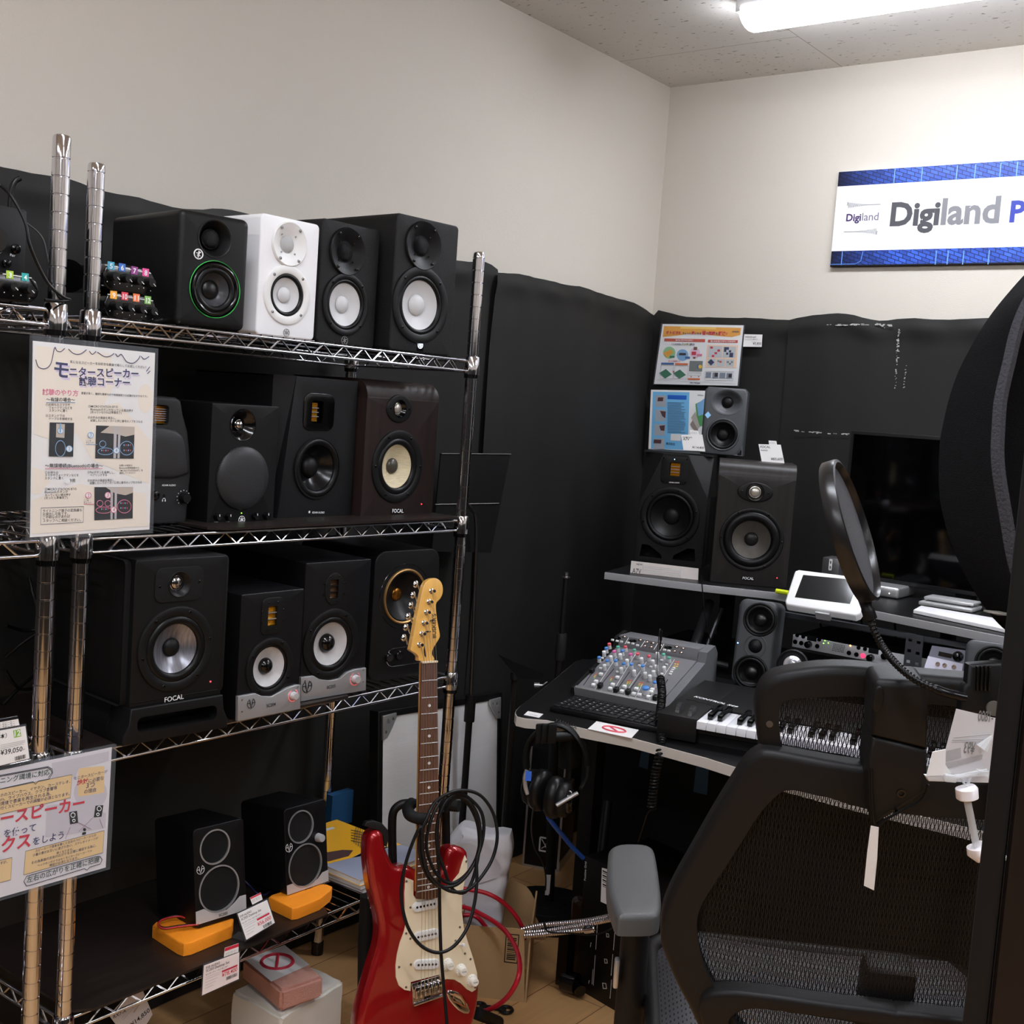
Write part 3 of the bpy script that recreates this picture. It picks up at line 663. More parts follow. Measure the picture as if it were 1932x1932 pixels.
# third shelf --------------------------------------------------------
s = Speaker('large black speaker on a slotted plinth with a silvery cone, leftmost on the third shelf', zh, (239, 1393), (418, 1360), (252, 1057), (423, 1049), 86, .24, X=-1.60)
s.hole(331.3, 1223.9, 64); u = s.F.px(337.7, 1102); k = s.F.r(1, 337, 1102); s.holes.append(ell(u[0], u[1], 20*k, 20*k, 32))
zb = s.F.px(300, 1328)[1]; w2 = s.w/2
o = [(-w2*.97, zb), (w2*.95, zb), (w2*.97, s.h-.006), (w2*.95, s.h), (-w2*.95, s.h), (-w2*.97, s.h-.006)]
s.cab(BK, outline=o, bev=.002, th=.05)
bm = nb(); so = rrect(0, zb*.5, s.w*1.07, zb*.985, .014); a = s.F.px(246, 1345); b_ = s.F.px(397, 1343)
slab(bm, [(-w2*.98, zb), (w2*.96, zb), (w2*1.0, zb*.55), (w2*1.10, zb*.25), (w2*1.10, 0), (-w2*1.10, 0), (-w2*1.10, zb*.25), (-w2*1.0, zb*.55)], [rrect(0, zb*.52, s.w*.84, zb*.42, .010)], -.006, .05, .003)
slab(bm, [(-w2*1.0, zb), (w2*1.0, zb), (w2*1.10, zb*.25), (w2*1.10, 0), (-w2*1.10, 0), (-w2*1.10, zb*.25)], (), .049, s.d)
ob('plinth', bm, BK, s.t)
for sg in (-1, 1):
    bm = nb(); box(bm, min(sg*w2*1.05, sg*w2*.972), max(sg*w2*1.05, sg*w2*.972), .012, s.d, zb, s.h-.002, .01); ob('side_panel', bm, BKM, s.t)
bm = nb(); slab(bm, rrect(u[0], u[1], 104*k, 66*k, .014), [ell(u[0], u[1], 20*k, 20*k, 32)], -.002, .003, .001); tp = ob('tweeter_plate', bm, BKM, s.t)
bm = nb(); lathe(bm, [(25*k, .002), (24*k, .0035), (20*k, .002), (14.5*k, -.006)], (u[0], 0, u[1]), 32); ob('tweeter_ring', bm, BK, tp)
s.dome(337, 1101, 13.5, mat('polished_dome', (190, 190, 195), .12, 1), tp, h=-.007, k=.5); s.screws(tp, u, 43*k, 2, 3, h=.002, r=.0025)
s.woof(331.3, 1223.9, 82, 64, 47, 18, cone=mat('slate_cone', (130, 130, 138), .28, .6, var=.35, vs=30, stretch=(8, 1, 1)), cap=BK, dep=.32, screws=6, sa=10, caph=.55)
s.led(397, 1286, REDLED); s.txt('FOCAL', (310, 1325), (346, 1318), WTXT, bold=.01)
bm = nb(); a = s.F.px(243, 1328); b_ = s.F.px(410, 1301); tube(bm, [(a[0], -.0003, a[1]), (b_[0], -.0003, b_[1])], .0007, 4); ob('panel_seam', bm, BKG, s.t)

def eve(label, args, az, dep, X, w, rib, pl, kn, lg, tx, name, d2=False):
    s = Speaker(label, zh, *args, az, dep, X=X, group='monitor speakers')
    s.hole(w[0], w[1], w[3]); u = s.F.px(rib[0], rib[1]); k = s.F.r(1, rib[0], rib[1]); s.holes.append(rrect(u[0], u[1], rib[2]*2.6*k, rib[3]*2.3*k, .004))
    s.cab(mat('eve_black', (23, 23, 27), .4, bump=.1, bs=600), bev=.002, r=.003, th=.045)
    s.woof(*w, cone=mat('paper_cone', (188, 186, 186), .6, var=.1, vs=40), cap=BKG, dep=.3, screws=4, sa=60, caph=.8, surr=RUB)
    bm = nb(); slab(bm, ell(u[0], u[1], rib[3]*1.35*k, rib[3]*1.8*k, 32) if d2 else [q for q in rrect(u[0], u[1], rib[2]*5*k, rib[3]*3.9*k, .012)], [rrect(u[0], u[1], rib[2]*2.1*k, rib[3]*2.1*k, .002)], -.0016, .002, .0008)
    tp = ob('tweeter_plate', bm, BK, s.t); ribbon(s, rib[0], rib[1], rib[2], rib[3], 3, par=tp, dep=.005, bars=ALU if not d2 else BK, m=GOLD if not d2 else mat('bronze_foil', (92, 66, 40), .4, .6))
    s.screws(tp, u, rib[3]*1.55*k, 8, 22, h=.0016, r=.0018)
    q = [s.F.px(*p) for p in pl]; q[0] = (q[0][0], .0005); q[1] = (q[1][0], .0005)
    bm = nb(); slab(bm, q, (), -.0065, .0005, .001); p = ob('front_plate', bm, ALUP, s.t)
    kn_ = s.knob(*kn, mat('silver_knob', (220, 220, 222), .3, .5), .016, par=p)
    u = s.F.px(kn[0], kn[1]); r = s.F.r(kn[2]*1.5, *kn[:2]); bm = nb()
    for j in range(22): a = radians(-240+300*j/21); lathe(bm, [(.0005, .0066), (0, .0073)], (u[0]+r*cos(a), 0, u[1]+r*sin(a)), 6)
    ob('led_ring', bm, REDLED, p)
    for x, y in (pl[0], pl[1]):
        for dy in (-8, -30):
            c = s.F.px(x+(7 if (x, y) == pl[0] else -6), y+dy); bm = nb(); lathe(bm, [(.0016, .0065), (.0016, .0072), (0, .0074)], (c[0], 0, c[1]), 10); ob('screw', bm, STEEL, p)
    lgo = s.logo_eva(*lg, INK); lgo.location.y = -.0066; t_ = s.txt(name, *tx, INK, y=-.0072, bold=.01); return s
eve('small black speaker with metal front strip beside the large plinth speaker, third shelf', ((445, 1349), (563, 1325), (456, 1123), (569.5, 1110)), 89, .2, -1.605,
    (508, 1258.5, 57, 44, 38, 16), (513.6, 1162, 10.6, 18), [(445, 1349), (563, 1325), (563, 1291), (556, 1291), (540, 1296), (526, 1303), (508, 1313), (490, 1312), (478, 1307), (445, 1313)][::1], (548.6, 1310.8, 7.5), (469, 1325.6, 9), ((498, 1333), (515, 1329.5)), 'SC204')
eve('larger black speaker with metal front strip, third from left on the third shelf', ((564, 1313), (687, 1293), (564, 1062), (697, 1056)), 86, .24, -1.64,
    (624, 1215, 68, 53, 41, 18), (630.2, 1111, 9.5, 17), [(564, 1313), (687, 1293), (687, 1259), (666, 1262), (650, 1268), (638, 1279), (620, 1283), (600, 1281), (588, 1274), (564, 1277)], (666, 1279.5, 8), (575, 1294, 11), ((612, 1298.5), (628.5, 1295)), 'SC205', d2=True)
s = Speaker('black speaker with a gold-rimmed coaxial driver behind the guitar head, third shelf', zh, (697, 1279), (815, 1265), (713, 1039), (825, 1036), 84, .25, X=-1.66)
s.hole(763.8, 1125, 46); s.cab(BK, outline=rrect(0, s.h/2, s.w*1.03, s.h, .028, 8), bev=.003, th=.045)
s.woof(763.8, 1125, 53, 49, 44, 13, fl=mat('brass_rim', (190, 150, 95), .35, .8), cap=mat('copper_dome', (150, 100, 40), .25, .9), dep=.5, caph=.3)
u = s.F.px(763.8, 1125); k = s.F.r(1, 764, 1125); bm = nb(); tube(bm, [(u[0]+62*k*cos(t), -.0002, u[1]+62*k*sin(t)) for t in [2*pi*j/40 for j in range(40)]], .0007, 4, closed=True); ob('seam_ring', bm, BKG, s.t)
a = s.F.px(760, 1238); bm = nb(); o = rrect(a[0]+.012, a[1], .115, .038, .019, 8); tube(bm, [(p[0], -.0006, p[1]) for p in o], .0006, 5, closed=True); ob('control_outline', bm, CHR, s.t)
for q in ((733, 1240), (752, 1236)): s.knob(*q, 9, BKG, .006)

# bottom shelf -----------------------------------------------------------
orf = mat('orange_foam', (255, 150, 20), .75, bump=.3, bs=250)
def desk_pair(label, bl, br, tl, tr, az, rings, lg, tx, band, kn=None, wl='', X=-1.70, pad=()):
    s = Speaker(label, zl+.026, bl, br, tl, tr, az, .135, X=X, tilt=-8)
    s.holes = []
    for (x, y, r) in rings: s.hole(x, y, r*.97)
    s.cab(mat('eve_black', (23, 23, 27), .4), outline=rrect(0, s.h/2, s.w, s.h, .008), bev=.002, th=.03, body_in=0)
    for i, (x, y, r) in enumerate(rings):
        u = s.F.px(x, y); k = s.F.r(1, x, y); bm = nb(); R = r*k; lathe(bm, [(R, 0), (R, .0012), (R-.0028, .0012), (R-.003, -.002)], (u[0], 0, u[1]), 48); q = ob('silver_ring', bm, ALUP, s.t)
        bm = nb(); lathe(bm, [(R-.003, -.002), (R*.6, -.001), (0, 0)], (u[0], 0, u[1]), 48); ob('grille', bm, mat('fine_mesh_black', (24, 24, 26), .4, .5, bump=.8, bs=1800), q, smooth=60)
    q = [s.F.px(*p) for p in band]; q = [(min(max(a, -s.w/2+.0005), s.w/2-.0005), max(b_, .0005)) for a, b_ in q]
    bm = nb(); slab(bm, q, (), -.0008, .0002); ob('front_band', bm, mat('silver_band', (205, 203, 202), .45, .3), s.t)
    s.logo_eva(*lg, WTXT); s.txt('SC203', *tx, INK, y=-.0012, bold=.01)
    if kn: s.knob(*kn, mat('silver_knob', (220, 220, 222), .3, .5), .014)
    # foam wedge: pointed pad lying on the board
    WF = Frame(Vector((0, 0, zl+.0245)), 0, -90); o = [WF.px(*p) for p in pad]
    bm = nb(); slab(bm, o, (), 0, .024, .003, m=WF.m)
    one('foam_wedge', bm, orf, wl, 'foam pad', 'orange foam pads')
    return s
desk_pair('black desktop speaker with two silver rings on the left orange pad', (370, 1747), (465, 1718), (355, 1570), (450, 1543), 84, ((405.5, 1597.7, 33), (413.5, 1676.5, 44)), (378, 1641, 8), ((412.5, 1729.5), (428.5, 1724.5)),
          ((365, 1747), (468, 1715), (466, 1687), (452, 1691), (442, 1703), (428, 1716), (412, 1721), (396, 1718), (384, 1715), (365, 1722)), wl='orange foam pad on the lowest shelf, left one, with cables coiled on it', X=-1.69, pad=((288, 1745), (294, 1739), (330, 1728), (380, 1722), (430, 1727), (441, 1733), (438, 1746), (362, 1777), (347, 1780), (336, 1776)))
desk_pair('black desktop speaker with silver rings and a white knob on the right orange pad', (541, 1697), (620, 1665), (524, 1532), (607, 1507), 88, ((567.4, 1559.8, 31), (576, 1632.6, 41)), (545, 1599, 8), ((575, 1682), (589, 1677.5)),
          ((536, 1697), (622, 1665), (619, 1641), (608, 1646), (600, 1657), (588, 1668), (576, 1672), (562, 1671), (552, 1667), (538, 1672)), kn=(600, 1580, 8), wl='orange foam pad on the lowest shelf, right one', X=-1.69, pad=((507, 1692), (512, 1688), (550, 1676), (600, 1667), (617, 1668), (627, 1672), (624, 1679), (604, 1695), (562, 1712), (551, 1713)))
# ---------------------------------------------------------------- printed notices on the racks
def cv(x0, y0, k): return lambda x, y: (x0+x/k, y0+y/k)
class Sheet:
    """paper or card: a flat plate with print on it"""
    def __init__(s, name, label, cat, fr, quad, m=PAPER, th=.0006, group=None, sleeve=None):
        s.F = fr; s.t = None
        q = [fr.px(*p) for p in quad]; cx = sum(p[0] for p in q)/len(q); cz = min(p[1] for p in q)
        s.F = Frame(None, m=fr.m @ Matrix.Translation((cx, 0, cz)))
        s.t = thing(name, label, cat, frame=s.F, group=group); s.n = 0
        bm = nb(); slab(bm, [s.F.px(*p) for p in quad], (), 0, th); s.p = ob('sheet', bm, m, s.t, smooth=0)
        if sleeve:
            bm = nb(); o = [s.F.px(*p) for p in sleeve]; slab(bm, o, (), -.0042, .0035); s.s = ob('clear_sleeve', bm, CLEAR, s.t, smooth=0)
    def up(s): s.n += 1; return -(.0002+.00007*s.n)
    def poly(s, pts, m, name='print', y=None):
        y = s.up()
        bm = nb(); slab(bm, [s.F.px(*p) for p in pts], (), y, y+.00005, back=False); return ob(name, bm, m, s.t, smooth=0)
    def polys(s, L, m, name='print', y=None):
        bm = nb(); y = s.up()
        for i, pts in enumerate(L): slab(bm, [s.F.px(*p) for p in pts], (), y-.000008*i, y+.00005, back=False)
        return ob(name, bm, m, s.t, smooth=0)
    def lines(s, L, m, w_=.0004, name='rule', closed=False, y=None):
        bm = nb(); y = s.up()
        for pts in L: pp = [Vector((q[0], y, q[1])) for q in [s.F.px(*p) for p in pts]]; tube(bm, smoothpts(pp, 4) if name == 'scallop_line' and len(pp) > 2 else pp, w_, 4, closed=closed)
        return ob(name, bm, m, s.t, smooth=0)
    def texts(s, L, m, c=None, name='lettering', y=None, bold=0.0):
        bm = nb(); y = s.up()
        for it in L:
            a, b = (c(*it[1]), c(*it[2])) if c else (it[1], it[2]); text(bm, it[0], s.F.px(*a), s.F.px(*b), y, it[3] if len(it) > 3 else bold)
        return ob(name, bm, m, s.t, smooth=0)
cream = mat('cream_print', (240, 229, 214), .6); dkphoto = mat('dark_photo_print', (38, 34, 38), .5); beige = mat('beige_photo_print', (196, 182, 168), .5)
PINK = mat('pink_ink', (224, 120, 150), .6); SKY = mat('light_blue_ink', (130, 175, 215), .6); LILAC = mat('lilac_ink', (214, 200, 226), .6)
c = cv(0, 620, 4.025)
FP = Frame(Vector((-1.562, 1, 1.1)), 90)
S1 = Sheet('notice', 'upright paper notice with dark blue Japanese title, hung on the two rack posts', 'notice', FP, [c(250, 92), c(1178, 185), c(1135, 1525), c(228, 1585)], m=PAPER, sleeve=[c(235, 45), c(1190, 150), c(1150, 1550), c(205, 1605)])
def blob(f, x0, y0, x1, y1, r=.35): return [f(x0+(x1-x0)*(.5+.5*cos(t)*abs(cos(t))**(r-1 if False else 0)), y0+(y1-y0)*(.5+.5*sin(t))) for t in [2*pi*k/24 for k in range(24)]]
S1.polys([[c(270, 130), c(840, 190), c(870, 420), c(700, 760), c(400, 850), c(255, 800)], blob(c, 1045, 420, 1160, 640), [c(500, 640), c(900, 560), c(1140, 850), c(1130, 1180), c(700, 1000)], [c(245, 1050), c(330, 1080), c(380, 1160), c(300, 1260), c(240, 1250)], [c(240, 1300), c(600, 1180), c(1100, 1250), c(1125, 1500), c(240, 1560)]], cream, 'paper_tint', y=-.00005)
S1.texts([('モ', (420, 376), (532, 388)), ('ニタースピーカー', (535, 370), (1060, 384)), ('試聴コーナー', (606, 440), (995, 452))], LILAC, c, 'title_shadow', y=-.0004, bold=.025)
S1.texts([('モ', (407, 358), (517, 370)), ('ニタースピーカー', (525, 356), (1050, 370)), ('試聴コーナー', (598, 426), (985, 438))], NAVY, c, 'title', bold=.025)
S1.texts([('試聴のやり方', (320, 499), (592, 510), .02)], PINK, c, 'subtitle')
S1.texts([('気になるスピーカーをお好きな楽曲で鳴らしてお試しください！', (530, 260), (1108, 302)), ('音質が良く、接続も簡単なので有線接続での試聴がおすすめです♪', (615, 497), (1118, 523)), ('～有線の場合～', (350, 550), (568, 554), .01),
 ('①お持ちのスマホや', (345, 586), (530, 588)), ('ウォークマンなどを', (370, 608), (547, 610)), ('スタンドに置く', (370, 630), (510, 632)), ('②スタンド下の', (345, 669), (490, 671)), ('ケーブルを接続する', (368, 692), (547, 694)),
 ('③MICRO STATION BTの', (668, 598), (893, 603)), ('Bluetoothボタンが光っている場合押す', (685, 620), (1010, 632)), ('(光っていなければ準備完了)', (685, 641), (920, 648)), ('④お好みの楽曲を再生し、', (665, 682), (880, 688)), ('試聴したいスピーカーと同じ番号のノブをひねる', (685, 705), (1080, 714)),
 ('～無線接続(Bluetooth)の場合～', (340, 1054), (780, 1054), .01), ('①お持ちの', (340, 1101), (440, 1101)), ('スマホやウォークマンなどを', (340, 1121), (595, 1120)), ('スタンドに置く', (338, 1145), (478, 1142)), ('①参照', (495, 1165), (570, 1164)),
 ('②MICRO STATION BTの', (338, 1228), (580, 1226)), ('Bluetoothボタンが', (338, 1250), (515, 1247)), ('光っていない場合押す', (338, 1273), (535, 1269)), ('(光ったら準備完了)', (337, 1294), (513, 1291)), ('③Pairボタンを長押しし、', (663, 1098), (870, 1100)), ('ペアリングする', (683, 1120), (810, 1118)),
 ('④お好みの楽曲を再生し、', (663, 1161), (875, 1159)), ('試聴したいスピーカーと同じ番号のノブをひねる', (680, 1181), (1075, 1174)), ('お使いの端末の', (905, 1045), (1003, 1045)), ('Bluetooth接続画面から', (905, 1064), (1053, 1064)), ('「MICRO STATION BT」を', (908, 1085), (1083, 1083)), ('選択してください！', (905, 1103), (1025, 1101)),
 ('ライトニング端子の変換器も', (323, 1395), (620, 1386)), ('お貸出し可能です。', (323, 1419), (515, 1412)), ('ご不明な点があれば', (323, 1444), (530, 1433)), ('スタッフへご相談ください。', (323, 1469), (612, 1460)), ('ここを', (652, 858), (690, 858)), ('チェック！', (652, 873), (712, 873)), ('ここを', (634, 1312), (672, 1312)), ('チェック！', (634, 1328), (694, 1328))], INK, c, bold=.004)
S1.lines([[c(*p) for p in q] for q in (((270, 235), (290, 290), (340, 304), (385, 265), (413, 145), (430, 168), (460, 175), (490, 150)), ((518, 155), (560, 190), (610, 192), (655, 160)), ((677, 170), (700, 195), (728, 172)), ((738, 178), (790, 212), (830, 210), (865, 188)), ((875, 190), (895, 212), (920, 195), (960, 250), (1010, 262), (1050, 230), (1062, 205)), ((1070, 210), (1095, 232), (1130, 212)), ((1135, 290), (1110, 325)), ((1138, 322), (1118, 342)))], NAVY, .0006, 'scallop_line')
S1.lines([[c(310, 1362), c(633, 1350), c(630, 1470), c(307, 1487)]], NAVY, .0003, 'text_frame', closed=True)
S1.lines([[c(350, 560), c(568, 560)], [c(652, 879), c(735, 879)]], SKY, .0004); S1.lines([[c(340, 1062), c(775, 1062)], [c(634, 1332), c(712, 1332)]], PINK, .0004)
S1.polys([[c(375, 712), c(560, 715), c(553, 972), c(368, 970)], [c(727, 735), c(1020, 745), c(1013, 987), c(720, 985)], [c(715, 1203), c(1008, 1203), c(1005, 1440), c(714, 1455)]], dkphoto, 'photo_print')
S1.polys([[c(830, 738), c(1020, 745), c(1018, 805), c(950, 820), c(880, 800), c(760, 790)], [c(800, 1204), c(1008, 1204), c(1007, 1245), c(950, 1265), c(870, 1250)], [c(425, 722), c(490, 725), c(486, 830), c(422, 825)]], beige, 'photo_highlight', y=-.0004)
pst = mat('photo_post_print', (190, 184, 186), .4); S1.polys([[c(862, 740), c(885, 741), c(878, 985), c(858, 985)], [c(896, 741), c(914, 742), c(905, 985), c(888, 985)], [c(836, 1204), c(856, 1204), c(852, 1448), c(836, 1450)], [c(868, 1204), c(886, 1204), c(882, 1446), c(866, 1447)]], pst, 'photo_posts', y=-.0005)
L = []; M2 = []
for (bx0, by0) in ((765, 925), (935, 885), (935, 925), (765, 1370), (910, 1325), (910, 1362)):
    for k in range(4):
        (L if k % 2 else M2).append([c(bx0+16*k, by0-6), c(bx0+8+16*k, by0-6), c(bx0+8+16*k, by0+5), c(bx0+16*k, by0+5)])
S1.polys(L, REDI, 'tag_print', y=-.0006); S1.polys(M2, SKY, 'tag_print', y=-.0006)
def ring(f, x, y, rx, ry=None, n=20): ry = ry or rx; return [f(x+rx*cos(2*pi*k/n), y+ry*sin(2*pi*k/n)) for k in range(n)]
S1.polys([ring(c, x, y, 21) for x, y in ((455, 775), (522, 912), (685, 808), (880, 925), (667, 1265), (815, 1265), (860, 1375), (509, 1157))], WHT, 'number_disc', y=-.0007)
S1.lines([ring(c, 455, 775, 21), ring(c, 522, 912, 23), ring(c, 685, 808, 21), ring(c, 880, 925, 22), ring(c, 455, 910, 38, 60), ring(c, 776, 876, 24), ring(c, 797, 932, 58, 26), ring(c, 958, 908, 52, 52)], SKY, .0005, 'marker_ring', closed=True, y=-.0009)
S1.lines([ring(c, 667, 1265, 21), ring(c, 815, 1265, 22), ring(c, 860, 1375, 22), ring(c, 755, 1327, 23), ring(c, 815, 1327, 22), ring(c, 782, 1378, 58, 24), ring(c, 940, 1350, 52, 50)], PINK, .0005, 'marker_ring', closed=True, y=-.0009)
S1.texts([('1', (448, 787), (460, 787)), ('2', (514, 924), (529, 924)), ('3', (678, 820), (692, 820)), ('4', (872, 937), (888, 937))], SKY, c, 'number', y=-.001, bold=.02)
S1.texts([('2', (660, 1277), (674, 1277)), ('3', (808, 1277), (822, 1277)), ('4', (852, 1387), (868, 1387))], PINK, c, 'number', y=-.001, bold=.02)

d = cv(0, 1380, 6.04)
FQ = Frame(Vector((-1.562, .95, .6)), 90); TAN = mat('tan_print', (236, 205, 152), .6); PALE = mat('pale_lilac_print', (205, 202, 212), .6)
S2 = Sheet('notice', 'wide paper notice with big red Japanese letters on the lower left posts', 'notice', FQ, [d(-620, 575), d(1275, 180), d(1205, 1550), d(-620, 2070)], m=mat('lilac_paper', (226, 224, 231), .6), sleeve=[d(-640, 545), d(1312, 145), d(1238, 1560), d(-640, 2100)])
S2.polys([[d(590, 360), d(1240, 225), d(1235, 330), d(900, 420), d(840, 560), d(820, 480), d(590, 530)], ring(d, 1030, 700, 190, 190), [d(530, 850), d(860, 800), d(1205, 930), d(1200, 1100), d(700, 1190), d(515, 1200)]], PALE, 'paper_tint', y=-.00005)
S2.polys([[d(-600, 785), d(820, 490), d(800, 755), d(-600, 1085)], [d(290, 1365), d(1185, 1128), d(1170, 1380), d(268, 1635)], [d(-600, 1620), d(135, 1435), d(120, 1690), d(-600, 1880)], [d(895, 440), d(910, 418), d(1180, 393), d(1190, 410), d(1185, 680), d(1170, 700), d(905, 742), d(885, 725)]], TAN, 'tan_panel')
S2.lines([[d(-600, 785), d(820, 490), d(800, 755), d(-600, 1085)], [d(290, 1365), d(1185, 1128), d(1170, 1380), d(268, 1635)], [d(-600, 1620), d(135, 1435), d(120, 1690), d(-600, 1880)]], INK, .0003, 'panel_outline', closed=True)
S2.lines([[d(-400, 592), d(0, 500), d(545, 400), d(590, 425), d(600, 470), d(560, 540), d(435, 565), d(405, 600), d(375, 572), d(0, 655), d(-400, 745)], [d(-400, 598), d(0, 512), d(540, 412), d(578, 435), d(588, 470), d(550, 528)], [d(300, 1760), d(270, 1710), d(300, 1650), d(1090, 1425), d(1140, 1425), d(1162, 1460), d(1140, 1510), d(1020, 1545), d(990, 1580), d(960, 1562), d(330, 1755), d(300, 1760)]], INK, .0005, 'bubble_outline')
S2.texts([('ニング環境に対応', (0, 590), (562, 487)), ('左右の広がりを正確に把握', (302, 1722), (1130, 1480))], mat('green_black_ink', (40, 70, 62), .6), d, 'heading', bold=.01)
S2.texts([('ホのスピーカー、イヤホン、カーステレオ、', (0, 745), (795, 582)), ('ｍ、ライブハウス、クラブ音響等', (0, 795), (648, 655)), ('環境で音楽を再生される為、', (0, 845), (580, 722)), ('行くスピーカーでの調整が必須となります。', (0, 893), (790, 722)),
 ('モニタースピーカーが', (840, 552), (1222, 468)), ('に必要な', (1005, 585), (1180, 545)), ('3つ', (980, 645), (1075, 628)), ('の理由', (955, 708), (1090, 680)), ('スピーカーで音楽を聴くと左右のスピーカーからの', (400, 1375), (1092, 1190)), ('少量の音がお互いに混ざり合い、ステレオイメージが', (370, 1425), (1115, 1225)),
 ('狭くなります。', (640, 1398), (830, 1350)), ('その為楽曲の左右の広がりを正確に確認する為に、', (355, 1512), (1095, 1310)), ('ヘッドホンだけではなくモニタースピーカーでの', (425, 1540), (1045, 1368)), ('確認が必須となります。', (560, 1540), (890, 1448)), ('すが、', (0, 1515), (82, 1495)), ('を使って', (40, 1205), (405, 1125), .01), ('をしよう', (370, 1292), (720, 1212), .01)], NAVY, d, bold=.006)
S2.texts([('ースピーカー', (0, 1062), (955, 868), .03), ('クス', (5, 1370), (345, 1300), .03), ('絶対', (875, 612), (1000, 586), .02)], REDI, d, 'red_title')
S2.polys([[d(785, 920), d(875, 902), d(888, 1040), d(797, 1057)], [d(1085, 845), d(1175, 838), d(1155, 970), d(1065, 978)], ring(d, 960, 1117, 18), [d(932, 1180), d(935, 1150), d(978, 1142), d(975, 1172)]], INK, 'speaker_icon', y=-.0004)
S2.lines([ring(d, 828, 952, 24, 26), ring(d, 838, 1014, 15), ring(d, 1127, 878, 24, 26), ring(d, 1112, 943, 15)], WHT, .0006, 'icon_ring', closed=True)
S2.lines([[d(890, 1035), d(1032, 1110)], [d(1050, 985), d(890, 1140)], [d(797, 1088), d(740, 1225)], [d(1132, 998), d(1170, 1100)]], mat('mauve_ink', (165, 130, 150), .6), .0004)
# price cards ------------------------------------------------------
def price_card(label, F, quad, lines, m=PAPER, tagq=None, holder=None, tagm=REDI, foot=None, extra=None):
    S = Sheet('price_card', label, 'price card', F, quad, m=m)
    if holder:
        bm = nb(); slab(bm, [S.F.px(*p) for p in holder], (), .0008, .0022); ob('holder', bm, mat('card_holder', (70, 72, 78), .15, alpha=.8), S.t, smooth=0)
    if tagq:
        bm = nb(); slab(bm, [S.F.px(*p) for p in tagq], (), .0008, .0014); g = ob('small_tag', bm, PAPER, S.t, smooth=0)
        a, b_, c_, d_ = tagq; mid = lambda p, q, t: (p[0]+(q[0]-p[0])*t, p[1]+(q[1]-p[1])*t)
        if tagm: bm = nb(); slab(bm, [S.F.px(*p) for p in (a, b_, mid(b_, c_, .22), mid(a, d_, .22))], (), .0006, .0007, back=False); ob('red_band', bm, tagm, g, smooth=0)
        bm = nb()
        for t in (.45, .6, .75): text(bm, 'モニタースピーカー', S.F.px(*mid(mid(a, d_, t), mid(b_, c_, t), .08)), S.F.px(*mid(mid(a, d_, t), mid(b_, c_, t), .85)), .0007)
        ob('lettering', bm, INK, g, smooth=0)
    for nm, mm, L_ in lines: S.texts(L_, mm, None, nm, y=-.0003, bold=.006)
    return S
def lerpq(q, u, v):
    a, b_, c_, d_ = q; t = (a[0]+(b_[0]-a[0])*u, a[1]+(b_[1]-a[1])*u); w_ = (d_[0]+(c_[0]-d_[0])*u, d_[1]+(c_[1]-d_[1])*u); return (t[0]+(w_[0]-t[0])*v, t[1]+(w_[1]-t[1])*v)
def qt(q, s, u0, v, u1): return (s, lerpq(q, u0, v), lerpq(q, u1, v))
def bars(S, q, u0, u1, v0, v1, n=14, m=INK):
    L_ = []
    for k in range(n):
        a = u0+(u1-u0)*k/n; b_ = a+(u1-u0)/n*random.choice((.35, .6)); L_.append([lerpq(q, a, v0), lerpq(q, b_, v0), lerpq(q, b_, v1), lerpq(q, a, v1)])
    S.polys(L_, m, 'barcode', y=-.0003)
def fine(S, q, rows, m=GTXT):
    L_ = [[lerpq(q, a, v), lerpq(q, b_, v)] for a, b_, v in rows]; S.lines(L_, m, .00018, 'fine_print', y=-.0002)
q = [(-30, 1384), (48, 1370), (55.6, 1431), (-30, 1452)]
S = price_card('white price card reading 39,050 with a green 12 tag, at the left edge', Frame(Vector((-1.556, .95, .8)), 90), q, [('lettering', INK, [('本）', (0, 1393.5), (12.5, 1391), .01), ('¥39,050', (0.5, 1425), (42, 1417), .005), ('税込', (43, 1415), (47, 1413.5))])], holder=[(-34, 1381), (50, 1366), (58.5, 1432), (-34, 1455)], tagq=[(-20, 1361), (33.6, 1351), (39, 1375), (-20, 1386)], tagm=INK)
S.poly([(24.5, 1378.5), (38, 1375.5), (40, 1389), (26.5, 1392)], mat('green_tag', (140, 185, 80), .5), 'number_tag'); S.texts([('12', (27, 1389.5), (38.5, 1387), .02)], WHT, None, 'tag_number', y=-.0005)
fine(S, q, ((.38, .95, .42), (.38, .95, .47), (.38, .9, .52))); bars(S, q, .68, .93, .84, .96)
T1 = Frame(atx(463, 1776, -1.612), 90, -12)
q = [(448.5, 1724), (504, 1698), (518.5, 1741), (465, 1773)]
S = price_card('price card reading 56,000 standing between the two orange pads', T1, q, [('lettering', INK, [qt(q, 'EVE AUDIO', .03, .17, .42), qt(q, 'SC203 Desktop Set', .03, .29, .72), qt(q, 'モニターフィールドモニター', .03, .42, .68)]), ('price', REDI, [qt(q, '¥56,000', .46, .78, .93)])], holder=[(447, 1723), (506, 1695), (520, 1742), (463.5, 1776.5)], tagq=[(472, 1694), (492.5, 1684), (496, 1697), (477, 1707)])
S.polys([[lerpq(q, .5, .5), lerpq(q, .93, .5), lerpq(q, .93, .57), lerpq(q, .5, .57)]], REDI, 'red_band'); fine(S, q, ((.05, .9, .48), (.05, .45, .55), (.05, .4, .65), (.05, .35, .75), (.05, .3, .85))); bars(S, q, .62, .92, .84, .97, 18)
bm = nb(); p_ = [Vector(atz(x, y, zl+.001)) for x, y in ((436, 1769), (462, 1777), (478, 1768), (450, 1757))]; vs = [bm.verts.new(p) for p in p_]; bm.faces.new(vs); bmesh.ops.solidify(bm, geom=list(bm.faces), thickness=.001); ob('foot', bm, CLEAR, S.t, world=True)
